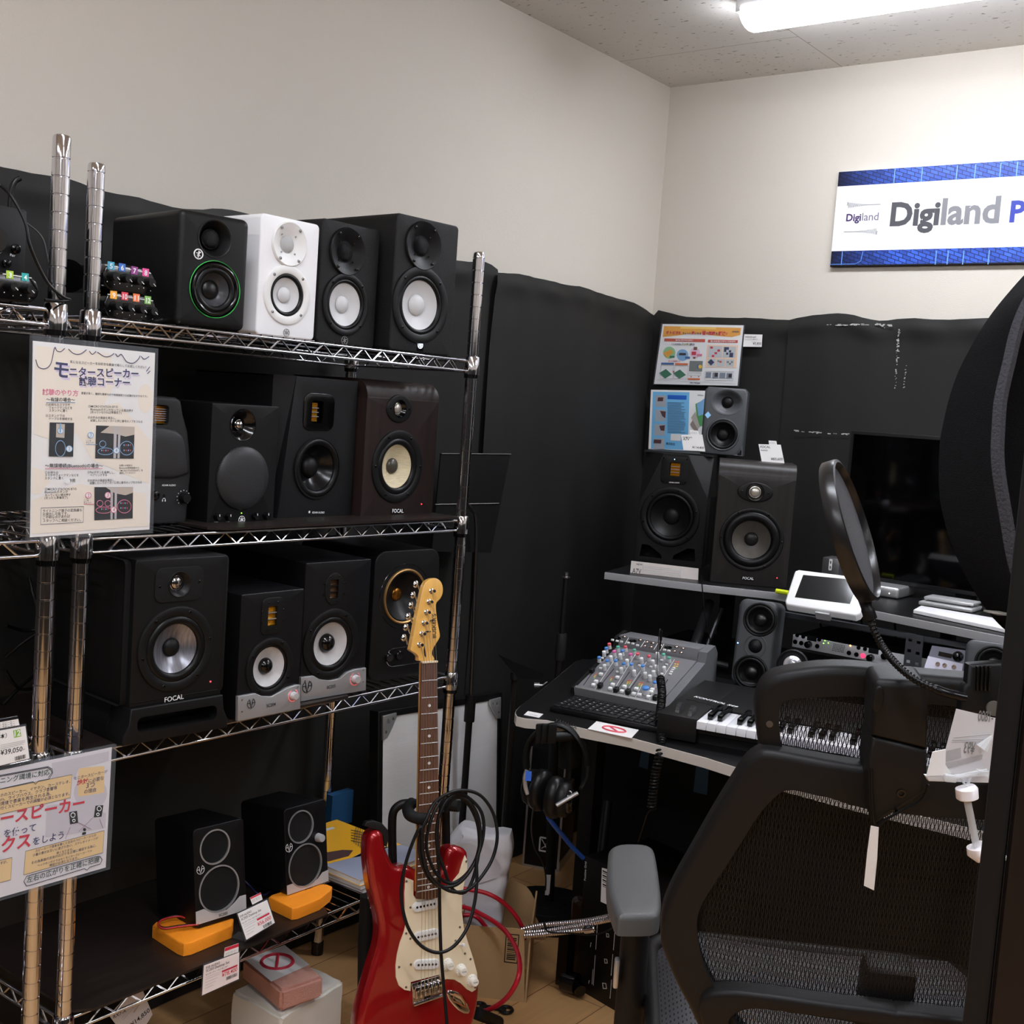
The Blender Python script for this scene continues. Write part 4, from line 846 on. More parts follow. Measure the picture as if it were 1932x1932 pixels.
q = [(385, 1822), (451.5, 1797), (450.5, 1847), (381.5, 1878)]
S = price_card('price card reading 78,400 hanging from the lowest shelf rail', Frame(Vector((-1.603, 1.3, .3)), 90), q, [('lettering', INK, [qt(q, 'EVE AUDIO', .06, .14, .45), qt(q, 'SC203 Desktop Set', .06, .25, .72), qt(q, 'モニターフィールドモニター', .06, .37, .7)]), ('price', REDI, [qt(q, '¥78,400', .52, .66, .95)])], m=mat('pinkish_card', (240, 226, 224), .5), holder=[(384, 1820), (454, 1795), (453, 1849), (380, 1880)], tagq=[(425, 1789), (451, 1780), (450, 1808), (422, 1818)])
S.polys([[lerpq(q, .52, .42), lerpq(q, .95, .42), lerpq(q, .95, .49), lerpq(q, .52, .49)]], REDI, 'red_band'); fine(S, q, ((.06, .9, .43), (.06, .45, .5), (.06, .4, .6), (.06, .35, .7), (.06, .3, .8))); bars(S, q, .65, .95, .72, .84, 18)
q = [(206, 1916), (263, 1852), (288, 1914), (250, 1975)]
S = price_card('tilted price card reading 14,850 behind the lowest shelf rail', Frame(Vector((-1.68, 1.2, .25)), 90), q, [('lettering', INK, [('RX7-A', (214, 1922), (238, 1909)), ('¥14,850', (248, 1938), (283, 1908), .01)])], m=mat('grey_card', (190, 184, 184), .5))
fine(S, q, ((.2, .8, .3), (.2, .8, .36)))
bm = nb(); tube(bm, [S.F.m @ Vector((0, .002, .06)), Vector((-1.65, S.F.m.translation.y+.01, ZL-.02))], .001, 5); ob('hanger_wire', bm, STEEL, S.t, world=True)

# ---------------------------------------------------------------- small mixers and gear on the left
tagc = {'3': (170, 205, 70), '4': (50, 170, 165), '5': (70, 160, 190), '6': (60, 110, 190), '7': (140, 60, 130), '8': (225, 80, 150), '9': (250, 175, 60), '10': (225, 70, 90), '11': (245, 130, 80), '12': (130, 185, 90)}
def mixer(label, X, c0, c1, hpx, tags, knobs, dep=.05, brand=None, scr=True):
    """pill-shaped black box with a row of knobs"""
    P = atx(*c0, X); F0 = Frame(P, 90); u = F0.px(*c1)[0]; k = F0.r(1, *c0); h = hpx*k; w_ = u+h
    F = Frame(P+Vector((0, u/2, -h/2)), 90); t = thing('headphone_mixer', label, 'mixer', frame=F, group='knob boxes on the top shelves')
    bm = nb(); slab(bm, rrect(0, h/2, w_, h, h/2*.98, 10), (), 0, dep, .003); ob('case', bm, BKG, t)
    for (n, x, y), (kx, ky) in zip(tags, knobs):
        v = F.px(kx, ky); kk = F.r(8.5, kx, ky); bm = nb(); lathe(bm, [(kk, 0), (kk*.95, .009), (kk*.85, .012), (0, .012)], (v[0], 0, v[1]), 20); kb = ob('knob', bm, BK, t)
        bm = nb(); tube(bm, [(v[0]+kk*.2, -.0125, v[1]-kk*.2), (v[0]+kk*.8, -.0125, v[1]-kk*.7)], .0007, 4); ob('pointer', bm, WTXT, kb)
        v = F.px(x, y); s_ = F.r(7, x, y); bm = nb(); box(bm, v[0]-s_, v[0]+s_, -.0012, 0, v[1]-s_, v[1]+s_*1.1); g = ob('number_tag', bm, mat('tag_'+n, tagc[n], .5), t)
        bm = nb(); text(bm, n, (v[0]-s_*.45*len(n)**.6, v[1]-s_*.7), (v[0]+s_*.45*len(n)**.6, v[1]-s_*.7), -.0018, .02, s_*1.35); ob('number', bm, WHT, g, smooth=0)
    bm = nb(); z = F.px(tags[0][1], tags[0][2]); z2 = F.px(tags[-1][1], tags[-1][2]); tube(bm, [(z[0]-.01, -.0004, z[1]), (z2[0]+.01, -.0004, z2[1])], .0008, 4); ob('white_line', bm, WTXT, t)
    bm = nb()
    for kx, ky in knobs: v = F.px(kx, ky); lathe(bm, [(.0008, .0003), (0, .0005)], (v[0]-.008, 0, v[1]-.009), 6); lathe(bm, [(.0008, .0003), (0, .0005)], (v[0]+.005, 0, v[1]-.012), 6)
    ob('scale_marks', bm, WTXT, t); return t
e = cv(0, 230, 4.025)
mixer('black knob box with number tags 9 to 12, on the top shelf', -1.64, e(885, 1398), e(1100, 1425), 52, [('9', *e(860, 1315)), ('10', *e(945, 1325)), ('11', *e(1033, 1337)), ('12', *e(1120, 1355))], [e(870, 1395), e(965, 1408), e(1058, 1422), e(1140, 1437)])
mixer('black knob box with number tags 5 to 8, stacked on the other one', -1.64, e(875, 1182), e(1090, 1215), 52, [('5', *e(840, 1093)), ('6', *e(925, 1107)), ('7', *e(1018, 1130)), ('8', *e(1103, 1145))], [e(850, 1172), e(945, 1188), e(1035, 1205), e(1125, 1222)])
mixer('black knob box with tags 3 and 4, in front of the large black box', -1.575, e(-160, 1225), e(200, 1262), 54, [('3', *e(72, 1162)), ('4', *e(188, 1180))], [e(75, 1250), e(200, 1272)], dep=.045)
F = Frame(atx(0, 545, -1.64), 90); tr = F.px(52, 397); t = thing('audio_box', 'large black box with two round buttons at the left end of the top shelf', 'audio device', frame=Frame(Vector((-1.64, F.m.translation.y+tr[0]-.11, 1.4425)), 90))
G = Frame(None, m=PM[t.name]); a = G.px(52, 397); bm = nb(); box(bm, -.11, .11, 0, .1, 0, a[1], .003); ob('case', bm, BK, t)
for x, y, r in ((*e(115, 965), 9), (*e(45, 1075), 8)):
    v = G.px(x, y); r_ = G.r(r, x, y); bm = nb(); lathe(bm, [(r_, 0), (r_, .004), (r_*.6, .005), (r_*.55, .009), (0, .0095)], (v[0], 0, v[1]), 20); ob('button', bm, BKG, t)
v = G.px(*e(-60, 895)); r_ = G.r(26, 0, 450); bm = nb(); lathe(bm, [(r_, 0), (r_, .006), (r_*.9, .009), (0, .009)], (v[0], 0, v[1]), 32); dl = ob('dial', bm, BKG, t); bm = nb(); tube(bm, [(v[0]+r_*1.05*cos(q_), -.001, v[1]+r_*1.05*sin(q_)) for q_ in [2*pi*k/32 for k in range(32)]], .0007, 5, closed=True); ob('dial_ring', bm, CHR, dl)
v = G.px(*e(95, 1022)); bm = nb(); text(bm, 'Pair', (v[0]-.004, v[1]), (v[0]+.004, v[1]), -.0006); ob('lettering', bm, WTXT, t, smooth=0)
def cable(label, pts, r, m, name='cable', cat='cable', n=8, group=None): bm = nb(); tube(bm, smoothpts(pts, n), r, 8); return one(name, bm, m, label, cat, group, smooth=70)
cable('black cable running down over the knob box and around the left rack post', [atx(*e(x, y), X) for x, y, X in ((-60, 440, -1.60), (0, 480, -1.60), (90, 570, -1.58), (190, 760, -1.565), (225, 930, -1.56), (300, 1110, -1.56), (380, 1245, -1.56), (480, 1330, -1.562), (530, 1352, -1.57), (460, 1362, -1.56), (340, 1352, -1.56))], .0022, RUB)
cable('thick black cable arching up behind the black box at the left edge', [atx(*e(x, y), -1.76) for x, y in ((75, 700), (80, 600), (90, 500), (115, 450), (150, 428))], .0045, RUB)
cable('thin black cable hanging behind the first rack post', [atx(*e(x, y), -1.72) for x, y in ((190, 760), (280, 830), (330, 900), (355, 1000), (375, 1110), (385, 1230))], .0013, mat('grey_cable', (70, 70, 74), .4))
bm = nb(); cyl(bm, atx(*e(520, 1170), -1.78), atx(*e(690, 1180), -1.86), .027, 24); one('canister', bm, BKG, 'short black cylinder lying behind the rack posts on the top shelf', 'canister')
# tangle of cables low behind the left rack
for k, pp in enumerate((((10, 1240), (40, 1215), (75, 1190), (100, 1165)), ((5, 1330), (45, 1290), (80, 1262), (118, 1225)), ((12, 1180), (50, 1190), (95, 1182)), ((55, 1090), (62, 1120), (72, 1160), (70, 1200)), ((10, 1265), (40, 1300), (95, 1290)))):
    cable('dark cable in the tangle at the back of the left rack', [atx(x, y, -1.85+.02*sin(k*2+j)) for j, (x, y) in enumerate(pp)], .003, RUB, group='tangled cables behind the left rack')

# ---------------------------------------------------------------- magazines, foam blocks, boards
pages = mat('paper_pages', (225, 222, 216), .7, bump=.3, bs=900, stretch=(.05, .05, 1)); yel = mat('yellow_cover', (250, 185, 40), .35)
def magazine(label, x0, x1, y0, y1, z0, z1, cov, prints=(), az=0):
    t = thing('magazine', label, 'magazine', ((x0+x1)/2, (y0+y1)/2, z0), az, group='magazines on the lowest shelf')
    hx, hy, h = (x1-x0)/2, (y1-y0)/2, z1-z0
    bm = nb(); box(bm, -hx+.001, hx-.0015, -hy+.001, hy-.001, .0006, h-.0006); ob('pages', bm, pages, t)
    bm = nb(); box(bm, -hx, hx, -hy, hy, 0, .0006); box(bm, -hx, hx, -hy, hy, h-.0006, h); box(bm, -hx, -hx+.001, -hy, hy, 0, h); ob('cover', bm, cov, t)
    for m_, pl in prints:
        bm = nb(); vs = [bm.verts.new((-hx+p[0]*2*hx, -hy+p[1]*2*hy, h+.0002)) for p in pl]; bm.faces.new(vs); ob('cover_print', bm, m_, t, smooth=0)
magazine('dark blue magazine at the bottom of the stack on the lowest shelf', -1.93, -1.645, 1.745, 1.95, zl-.0045, zl+.006, mat('navy_cover', (38, 44, 110), .35), az=2)
magazine('second magazine from the bottom of the stack on the lowest shelf', -1.93, -1.64, 1.74, 1.95, zl+.0062, zl+.017, mat('slate_cover', (90, 96, 112), .35))
gp1 = mat('cover_face_print', (84, 60, 58), .4); gp2 = mat('cover_grey_print', (150, 156, 176), .35); gp3 = mat('cover_pale_print', (250, 225, 160), .35)
magazine('yellow magazine with a dark figure on its cover, on top of the stack', -1.93, -1.637, 1.738, 1.947, zl+.0172, zl+.029, yel,
 ((gp2, [(.62, 0), (1, 0), (1, 1), (.72, 1), (.62, .6), (.66, .35)]), (gp1, [(.5, .05), (.6, .1), (.62, .35), (.56, .5), (.5, .42), (.45, .2)]), (gp3, [(.66, .35), (.72, .6), (.68, .9), (.62, .7)]), (mat('cover_white_print', (225, 225, 225), .4), [(.1, .0), (.14, .0), (.14, .8), (.1, .8)])), az=-1)
bm = nb()
for k in range(5): p = atz(672+k*4, 1560+k*2, zl+.034); q_ = atz(668+k*4, 1590+k*3, zl+.031); tube(bm, [p, q_], .0009, 5)
for k in range(5): p = atz(662, 1566+k*5, zl+.0335); q_ = atz(692, 1572+k*5, zl+.0335); tube(bm, [p, q_], .0009, 5)
one('wire_card_clip', bm, STEEL, 'little bent-wire display clip lying on the yellow magazine', 'wire clip')['kind'] = 'stuff'
bm = nb(); p = atx(622, 1548, -1.96); box(bm, -1.975, -1.955, p.y, p.y+.07, zl-.004, atx(645, 1495, -1.96).z); one('blue_folder', bm, mat('blue_card', (28, 78, 120), .5), 'blue folder standing at the back of the lowest shelf behind the yellow magazine', 'folder')
def rough_block(bm, fp, z0, z1, amp, sub=5, seed=0):
    """block on a four-cornered footprint with a crumpled surface"""
    b2 = nb(); A = [b2.verts.new((p[0], p[1], z0)) for p in fp]; B = [b2.verts.new((p[0], p[1], z1)) for p in fp]
    for k in range(4): b2.faces.new((A[k], A[(k+1) % 4], B[(k+1) % 4], B[k]))
    b2.faces.new(A[::-1]); b2.faces.new(B)
    bmesh.ops.bevel(b2, geom=list(b2.edges), offset=.006, segments=2, affect='EDGES'); bmesh.ops.subdivide_edges(b2, edges=[e_ for e_ in b2.edges if e_.calc_length() > .03], cuts=sub, use_grid_fill=True)
    rnd = random.Random(seed)
    for v in b2.verts:
        if z0+.004 < v.co.z: v.co += Vector((sin(v.co.y*60+seed)+rnd.uniform(-1, 1), sin(v.co.z*70+seed*2)+rnd.uniform(-1, 1), sin(v.co.x*50)+rnd.uniform(-1, 1)))*amp
    join(bm, b2)
def fpz(pts, z): return [tuple(atz(x, y, z))[:2] for x, y in pts]
sty = mat('styrofoam', (232, 228, 218), .6, bump=.4, bs=60); fo = [(435, 1868), (529, 1918), (650, 1850), (560, 1812)]
f_ = fpz(fo, .13); bm = nb(); rough_block(bm, f_, .0, .13, .0012, seed=3); one('packing_block', bm, sty, 'white packing foam block on the floor under the rack, carrying the pink block', 'packing foam', smooth=50)
f2 = fpz([(455, 1847), (529, 1911), (609, 1882), (542, 1822)], .133); t = thing('foam_brick', 'rough pink foam brick on the white packing block, paper with a red ring on top', 'foam brick', (sum(p[0] for p in f2)/4, sum(p[1] for p in f2)/4, .133))
bm = nb(); rough_block(bm, f2, .133, .178, .0006, seed=5); ob('brick', bm, mat('pink_foam', (206, 152, 136), .85, bump=1, bs=300), t, world=True)
bm = nb(); zz = .1795; pp = [atz(x, y, zz) for x, y in ((462, 1810), (512, 1852), (584, 1820), (537, 1783))]; bm.faces.new([bm.verts.new(p) for p in pp]); pl = ob('paper_label', bm, PAPER, t, world=True, smooth=0)
bm = nb(); cc = (pp[0]+pp[2])/2; tube(bm, [cc+Vector((.032*cos(a), .032*sin(a), .001)) for a in [2*pi*k/28 for k in range(28)]], .0035, 5, closed=True); tube(bm, [cc+Vector((.022, -.022, .001)), cc+Vector((-.022, .022, .001))], .003, 5); ob('red_ring', bm, REDI, pl, world=True)

# leaning white display panel with metal corners
m = mat('white_panel_board', (222, 221, 220), .55, var=.03, vs=3, bump=.15, bs=30, stretch=(1, 1, 12))
FW = Frame(Vector((-1.90, 2.2, .3)), 92, -4)
t = thing('display_panel', 'white panel in a black frame with metal corners, leaning behind the guitar', 'display panel', frame=Frame(FW.m @ Vector((.07, 0, -.297)), 92, -4))
G = Frame(None, m=PM[t.name]); a = G.px(720, 1353); b_ = G.px(939, 1318); b2_ = G.px(908, 1600)
o = [(a[0], .0), (b_[0]+.002, .0), (b_[0], b_[1]), (a[0], a[1])]
bm = nb(); slab(bm, o, (), 0, .02); ob('board', bm, m, t, smooth=0)
bm = nb(); w_ = .016
slab(bm, [(a[0]-w_, -.0), (b_[0]+w_, -.0), (b_[0]+w_, b_[1]+w_), (a[0]-w_, a[1]+w_)], [[(a[0]+.001, .004), (b_[0], .004), (b_[0]-.001, b_[1]-.001), (a[0]+.001, a[1]-.001)]], -.004, .024, .002); ob('frame', bm, BK, t)
for (x, z, sx) in ((a[0], a[1], 1), (b_[0], b_[1], -1)):
    bm = nb(); slab(bm, [(x-sx*.004, z+.004), (x+sx*.045, z+.004), (x+sx*.045, z-.008), (x+sx*.03, z-.03), (x+sx*.012, z-.052), (x-sx*.004, z-.055)], [ell(x+sx*.014, z-.012, .006), ell(x+sx*.032, z-.008, .004), ell(x+sx*.006, z-.036, .004)], -.009, -.004, .001); ob('corner_guard', bm, mat('zinc', (200, 200, 200), .35, .7), t)
p0, p1, p2, p3 = [atx(x, y, -1.97) for x, y in ((925, 1408), (946, 1401), (929, 1600), (900, 1608))]
bm = nb(); box(bm, -1.985, -1.973, p0.y-.05, p1.y, .0, p1.z); one('white_board', bm, mat('white_board', (214, 214, 212), .5), 'plain white board leaning behind the framed panel, near the headphones', 'board')
# music stand
t = thing('music_stand', 'folded black music stand between the rack and the room corner', 'music stand', (-1.90, 2.38, 0))
FM = Frame(Vector((-1.905, 2.37, 1.0)), 92, -6)
bm = nb(); slab(bm, [FM.px(*p) for p in ((832, 855), (963, 856), (926, 1043), (815, 1040))], (), 0, .003); 
bm.transform(FM.m); ds = ob('desk_plate', bm, BK, t, world=True)
bm = nb(); q0, q1 = FM.px(820, 952), FM.px(940, 950); tube(bm, [(q0[0], -.002, q0[1]), (q1[0], -.002, q1[1])], .0016, 5); q0, q1 = FM.px(832, 856), FM.px(963, 857); tube(bm, [(q0[0], -.002, q0[1]), (q1[0], -.002, q1[1])], .0013, 5); bm.transform(FM.m); ob('edge_strip', bm, STEEL, t, world=True)
pl_ = [atx(x, y, -1.885) for x, y in ((880, 950), (890, 962), (898, 985), (896, 1100), (888, 1318))]
bm = nb(); tube(bm, smoothpts(pl_, 6), .0045, 10); ob('upper_rod', bm, mat('dark_chrome', (90, 90, 92), .25, .9), t, world=True)
bm = nb(); cyl(bm, pl_[-1]+Vector((0, 0, .01)), pl_[-1]-Vector((0, 0, .06)), .014, 16); ob('clamp', bm, BK, t, world=True)
bm = nb(); z0_ = pl_[-1]; cyl(bm, z0_-Vector((0, 0, .04)), (z0_.x, z0_.y, .06), .009, 12); ob('pole', bm, BK, t, world=True)
for k in range(3):
    a = radians(100+120*k); bm = nb(); tube(bm, [(z0_.x, z0_.y, .22), (z0_.x+.05*cos(a), z0_.y+.12*sin(a), .10), (z0_.x+.08*cos(a), z0_.y+.18*sin(a), .012)], .006, 8); ob('leg', bm, BK, t, world=True)

for k, (m__, dz, lb_) in enumerate(((RUB, 0, 'black'), (mat('red_wire', (190, 50, 55), .4), .004, 'red'))):
    cable('%s wire looped on the left orange pad' % lb_, [atz(x, y+k*2, zl+.030+dz) for x, y in ((375, 1742), (340, 1746), (310, 1750), (299, 1744), (303, 1735), (320, 1729), (338, 1727), (350, 1730))], .0017, m__, group='speaker wires on the orange pad')
cable('blue and red speaker wire running between the two small speakers', [atz(x, y, z) for x, y, z in ((460, 1660, .36), (472, 1672, .35), (486, 1686, .342), (500, 1688, .336), (508, 1682, .334))], .0016, mat('wire_dark_blue', (30, 36, 80), .4))
# ---------------------------------------------------------------- electric guitar on its stand
g2 = cv(630, 1450, 4.007); g1 = cv(630, 1050, 4.2925); gh = cv(640, 1080, 6.0375)
GF = Frame(atd(797, 1880, 2.27), 69, -9)
t = thing('electric_guitar', 'red electric guitar with a cream pickguard standing in front of the rack', 'guitar', frame=GF)
redm = mat('red_metallic', (158, 10, 20), .28, .35, coat=1); mapl = mat('maple', (232, 178, 92), .3, coat=.5, var=.06, vs=8, stretch=(14, 1, 1)); rosew = mat('rosewood', (92, 58, 42), .45, var=.25, vs=10, stretch=(16, 1, 1)); crm = mat('cream_plastic', (240, 224, 192), .35)
body = [g2(*p) for p in ((262, 620), (268, 545), (290, 495), (335, 470), (375, 490), (388, 545), (398, 600), (422, 660), (452, 718), (490, 742), (545, 735), (590, 745), (640, 780), (700, 800), (770, 790), (840, 745), (848, 680), (868, 620), (905, 592), (960, 594), (1008, 622), (1022, 680), (1003, 765), (978, 850), (965, 960), (968, 1060), (985, 1200), (1020, 1330), (1062, 1430), (1092, 1530), (1104, 1640), (1100, 1750), (1080, 1860), (1050, 1960), (1000, 2080), (900, 2180), (760, 2240), (600, 2260), (430, 2245), (290, 2190), (210, 2110), (185, 2000), (195, 1870), (225, 1740), (262, 1610), (300, 1480), (335, 1370), (352, 1270), (350, 1170), (330, 1070), (305, 970), (282, 870), (268, 760), (262, 690))]
bo = [(p.x, p.y) for p in smoothpts([(*GF.px(*p), 0) for p in body], 3, closed=True)]
bm = nb(); b2 = nb(); slab(b2, bo, (), 0, .022, .011, seg=4, back=False); slab(bm, bo, (), 0, .024, .011, seg=4, back=False)
sl = nb(); slab(sl, bo, (), 0, .023, .012, seg=4, back=False); sl.transform(Matrix.Translation((0, .044, 0)) @ Matrix.Scale(-1, 4, (0, 1, 0))); join(bm, sl); b2.free()
n = len(bo); A = [bm.verts.new((p[0], .012, p[1])) for p in bo]; B = [bm.verts.new((p[0], .032, p[1])) for p in bo]
for k in range(n): bm.faces.new((A[k], A[(k+1) % n], B[(k+1) % n], B[k]))
ob('body', bm, redm, t, smooth=50)
pgd = [g2(*p) for p in ((540, 822), (530, 940), (533, 1060), (545, 1150), (528, 1230), (498, 1310), (475, 1400), (464, 1490), (466, 1575), (488, 1640), (530, 1672), (576, 1680), (578, 1612), (790, 1556), (808, 1598), (850, 1590), (905, 1594), (955, 1622), (1002, 1668), (1040, 1688), (1070, 1668), (1084, 1620), (1078, 1540), (1050, 1435), (1012, 1320), (978, 1200), (964, 1080), (966, 960), (984, 850), (1003, 770), (1006, 700), (988, 655), (970, 700), (944, 790), (880, 872), (812, 905), (795, 935), (770, 962), (700, 985), (620, 982), (598, 955), (598, 845))]
bm = nb(); slab(bm, [GF.px(*p) for p in pgd], (), -.0026, .0, .0008); pk = ob('pickguard', bm, crm, t)
for x, y in ((573, 1048), (541, 1243), (573, 1283), (487, 1498), (576, 1478), (540, 1650), (947, 1196), (914, 1298), (985, 1395), (1027, 1437), (1063, 1652), (543, 850), (995, 700)):
    v = GF.px(*g2(x, y)); bm = nb(); lathe(bm, [(.0022, .0026), (.0022, .0036), (0, .0038)], (v[0], 0, v[1]), 10); ob('screw', bm, STEEL, pk)
nl = GF.px(*g1(690, 858)); nr = GF.px(*g1(813, 858)); fbl = GF.px(*g2(605, 965)); fbr = GF.px(*g2(780, 940)); zb_ = GF.px(*g2(700, 1640))[1]; Ls = nl[1]-zb_
fb = [nl, nr, fbr, (fbr[0]-.006, fbr[1]-.006), ((fbl[0]+fbr[0])/2, min(fbl[1], fbr[1])-.006), (fbl[0]+.004, fbl[1]-.002), fbl]
bm = nb(); slab(bm, fb, (), -.012, -.006, .0006); fbo = ob('fretboard', bm, rosew, t)
bm = nb()
for k in range(14):
    f = k/13; xl = nl[0]+(fbl[0]-nl[0])*f; xr = nr[0]+(fbr[0]-nr[0])*f; z = nl[1]+(fbl[1]+.01-nl[1])*f
    ring_ = [bm.verts.new((( xl+xr)/2+(xr-xl)/2*cos(a), -.0062+.021*sin(a)*(1 if f < .93 else 1.0), z)) for a in [pi*j/10 for j in range(11)]]
    if k:
        for j in range(10): bm.faces.new((pr_[j], pr_[j+1], ring_[j+1], ring_[j]))
        bm.faces.new((pr_[10], pr_[0], ring_[0], ring_[10]))
    pr_ = ring_
ob('neck', bm, mapl, t, smooth=60)
def fx(z, side): f = (nl[1]-z)/(nl[1]-fbl[1]); return nl[0]+(fbl[0]-nl[0])*f if side == 0 else nr[0]+(fbr[0]-nr[0])*f
for k in range(1, 22):
    z = nl[1]-Ls*(1-2**(-k/12))
    if z < fbr[1]+.003: break
    bm = nb(); tube(bm, [(fx(z, 0)+.0005, -.0124, z), (fx(z, 1)-.0005, -.0124, z)], .0011, 6); ob('fret', bm, ALU, fbo)
for k in (3, 5, 7, 9, 12, 15, 17, 19, 21):
    z = nl[1]-Ls*(1-2**(-(k-.5)/12))
    for dx in ((-.008, .008) if k == 12 else (0,)):
        bm = nb(); lathe(bm, [(.003, .0121), (.0028, .0124), (0, .0124)], ((fx(z, 0)+fx(z, 1))/2+dx, 0, z), 14); ob('inlay', bm, WTXT, fbo)
bm = nb(); box(bm, nl[0], nr[0], -.0155, -.006, nl[1]-.001, nl[1]+.0028, .0005); ob('nut', bm, crm, t)
hd = [gh(*p) for p in ((905, 1010), (890, 960), (862, 925), (800, 885), (806, 850), (822, 760), (868, 520), (918, 280), (948, 160), (990, 95), (1050, 66), (1100, 70), (1145, 105), (1168, 170), (1165, 240), (1138, 300), (1100, 340), (1090, 395), (1104, 540), (1134, 700), (1128, 748), (1085, 820), (1050, 890), (1048, 940), (1072, 1000))]
ho = [(p.x, p.y) for p in smoothpts([(*GF.px(*p), 0) for p in hd], 3, closed=True)]
bm = nb(); slab(bm, ho, (), -.005, .009, .0012); hs_ = ob('headstock', bm, mapl, t, smooth=35)
bm = nb(); slab(bm, [GF.px(*gh(*p)) for p in ((955, 835), (968, 880), (978, 950), (970, 965), (955, 945), (948, 880))], (), -.0055, -.005, 0, back=False); ob('truss_slot', bm, INK, hs_)
bm = nb(); text(bm, "BUSKER'S", GF.px(*gh(1088, 745)), GF.px(*gh(1086, 470)), -.0056, .01); ob('lettering', bm, mat('brown_ink', (60, 38, 20), .5), hs_, smooth=0)
posts = []
for (x, y), (bx_, by_) in zip(((1035, 212), (1007, 334), (978, 453), (950, 575), (925, 697), (898, 822)), ((872, 135), (842, 258), (818, 375), (787, 500), (760, 625), (738, 742))):
    v = GF.px(*gh(x, y)); bm = nb(); lathe(bm, [(.0052, .005), (.0052, .0065), (.0032, .0075), (.0030, .012), (.0036, .0165), (.0030, .0185), (0, .0185)], (v[0], 0, v[1]), 16); pg_ = ob('tuner_post', bm, CHR, t); posts.append(v)
    u_ = GF.px(*gh(bx_, by_), .014); bm = nb(); cyl(bm, (v[0]-.015, .014, v[1]), (u_[0]+.004, .014, u_[1]), .0022, 8)
    b2 = nb(); lathe(b2, [(0, -.009), (.0055, -.007), (.0078, 0), (.0055, .007), (0, .009)], (0, 0, 0), 16, (1, 0, 0)); b2.transform(Matrix.Translation((u_[0], .014, u_[1])) @ Matrix.Rotation(.35, 4, 'Y') @ Matrix.Diagonal((.75, .45, 1, 1))); join(bm, b2); ob('tuner_button', bm, CHR, t, smooth=60)
for x, y in ((1030, 545), (978, 672)): v = GF.px(*gh(x, y)); bm = nb(); cyl(bm, (v[0], -.005, v[1]), (v[0], -.011, v[1]), .002, 8); box(bm, v[0]-.006, v[0]+.006, -.0125, -.0105, v[1]-.001, v[1]+.001); ob('string_tree', bm, CHR, hs_)
for k in range(6):
    xn = nl[0]+(nr[0]-nl[0])*(.1+.8*k/5); xb_ = GF.px(*g2(632+27.5*k, 1640))[0]; v = posts[5-k]
    bm = nb(); tube(bm, [(v[0], -.011, v[1]), (xn, -.0160, nl[1]+.001), (xb_, -.0150, zb_), (xb_, -.006, zb_-.012)], .0005-.00003*k, 5); ob('string', bm, mat('string_steel', (200, 196, 186), .3, 1), t)
whp = mat('white_pickup', (236, 236, 234), .35)
for cx_, cy_, sl_ in ((682, 1030, -.21), (690, 1255, -.20), (692, 1475, -.05)):
    v = GF.px(*g2(cx_, cy_)); e1 = GF.px(*g2(cx_+90, cy_+90*sl_)); ang = atan2(e1[1]-v[1], e1[0]-v[0]); hw = hypot(e1[0]-v[0], e1[1]-v[1])
    M_ = Matrix.Translation((v[0], 0, v[1])) @ Matrix.Rotation(-ang, 4, 'Y'); bm = nb(); slab(bm, rrect(0, 0, hw*2.12, .019, .0095, 8), (), -.0075, -.002, .002, m=M_); pu = ob('pickup', bm, whp, t)
    for k in range(6): bm = nb(); lathe(bm, [(.0024, .0074), (.0022, .0082), (0, .0083)], (0, 0, 0), 10); bm.transform(M_ @ Matrix.Translation((hw*(-.72+1.44*k/5), 0, 0))); ob('pole_piece', bm, mat('dark_steel', (70, 68, 66), .3, .9), pu)
bl = [g2(*p) for p in ((580, 1622), (790, 1560), (808, 1690), (588, 1775))]; q = [GF.px(*p) for p in bl]
bm = nb(); slab(bm, q, (), -.006, -.002, .0005); brg = ob('bridge', bm, CHR, t)
bm = nb(); a, b_ = GF.px(*g2(590, 1780)), GF.px(*g2(808, 1705)); tube(bm, [(a[0], -.007, a[1]), (b_[0], -.007, b_[1])], .003, 8); ob('bridge_edge', bm, CHR, brg)
for k in range(6):
    x0, y0 = 603+34*k, 1640-9.5*k; v = GF.px(*g2(x0+6, y0)); w_ = GF.px(*g2(x0+12, y0+85)); bm = nb(); box(bm, -.0042, .0042, -.014, -.006, -.021, 0, .0012); bm.transform(Matrix.Translation((v[0], 0, v[1]))); ob('saddle', bm, CHR, brg)
for x, y in ((862, 1478), (960, 1520), (1045, 1600)):
    v = GF.px(*g2(x-8, y)); bm = nb(); lathe(bm, [(.0122, .0026), (.0115, .006), (.0082, .008), (.0078, .0165), (.007, .0175), (0, .0175)], (v[0], 0, v[1]), 24); kb = ob('knob', bm, mat('white_knob', (244, 240, 228), .3), t)
    bm = nb()
    for j in range(8): a = radians(100+26*j); lathe(bm, [(.0006, .007), (0, .0074)], (v[0]+.0102*cos(a), 0, v[1]+.0102*sin(a)), 5)
    ob('knob_numbers', bm, INK, kb)
    bm = nb(); text(bm, 'TONE' if x > 900 else 'VOLUME', (v[0]-.005, v[1]-.001), (v[0]+.005, v[1]-.001), -.0178); ob('lettering', bm, INK, kb, smooth=0)
v = GF.px(*g2(950, 1330)); bm = nb(); cyl(bm, (v[0], -.002, v[1]), (v[0], -.014, v[1]+.003), .002, 8); lathe(bm, [(0, .012), (.0035, .013), (.003, .019), (0, .02)], (v[0], 0, v[1]+.003), 12); ob('selector_switch', bm, WHT, t)
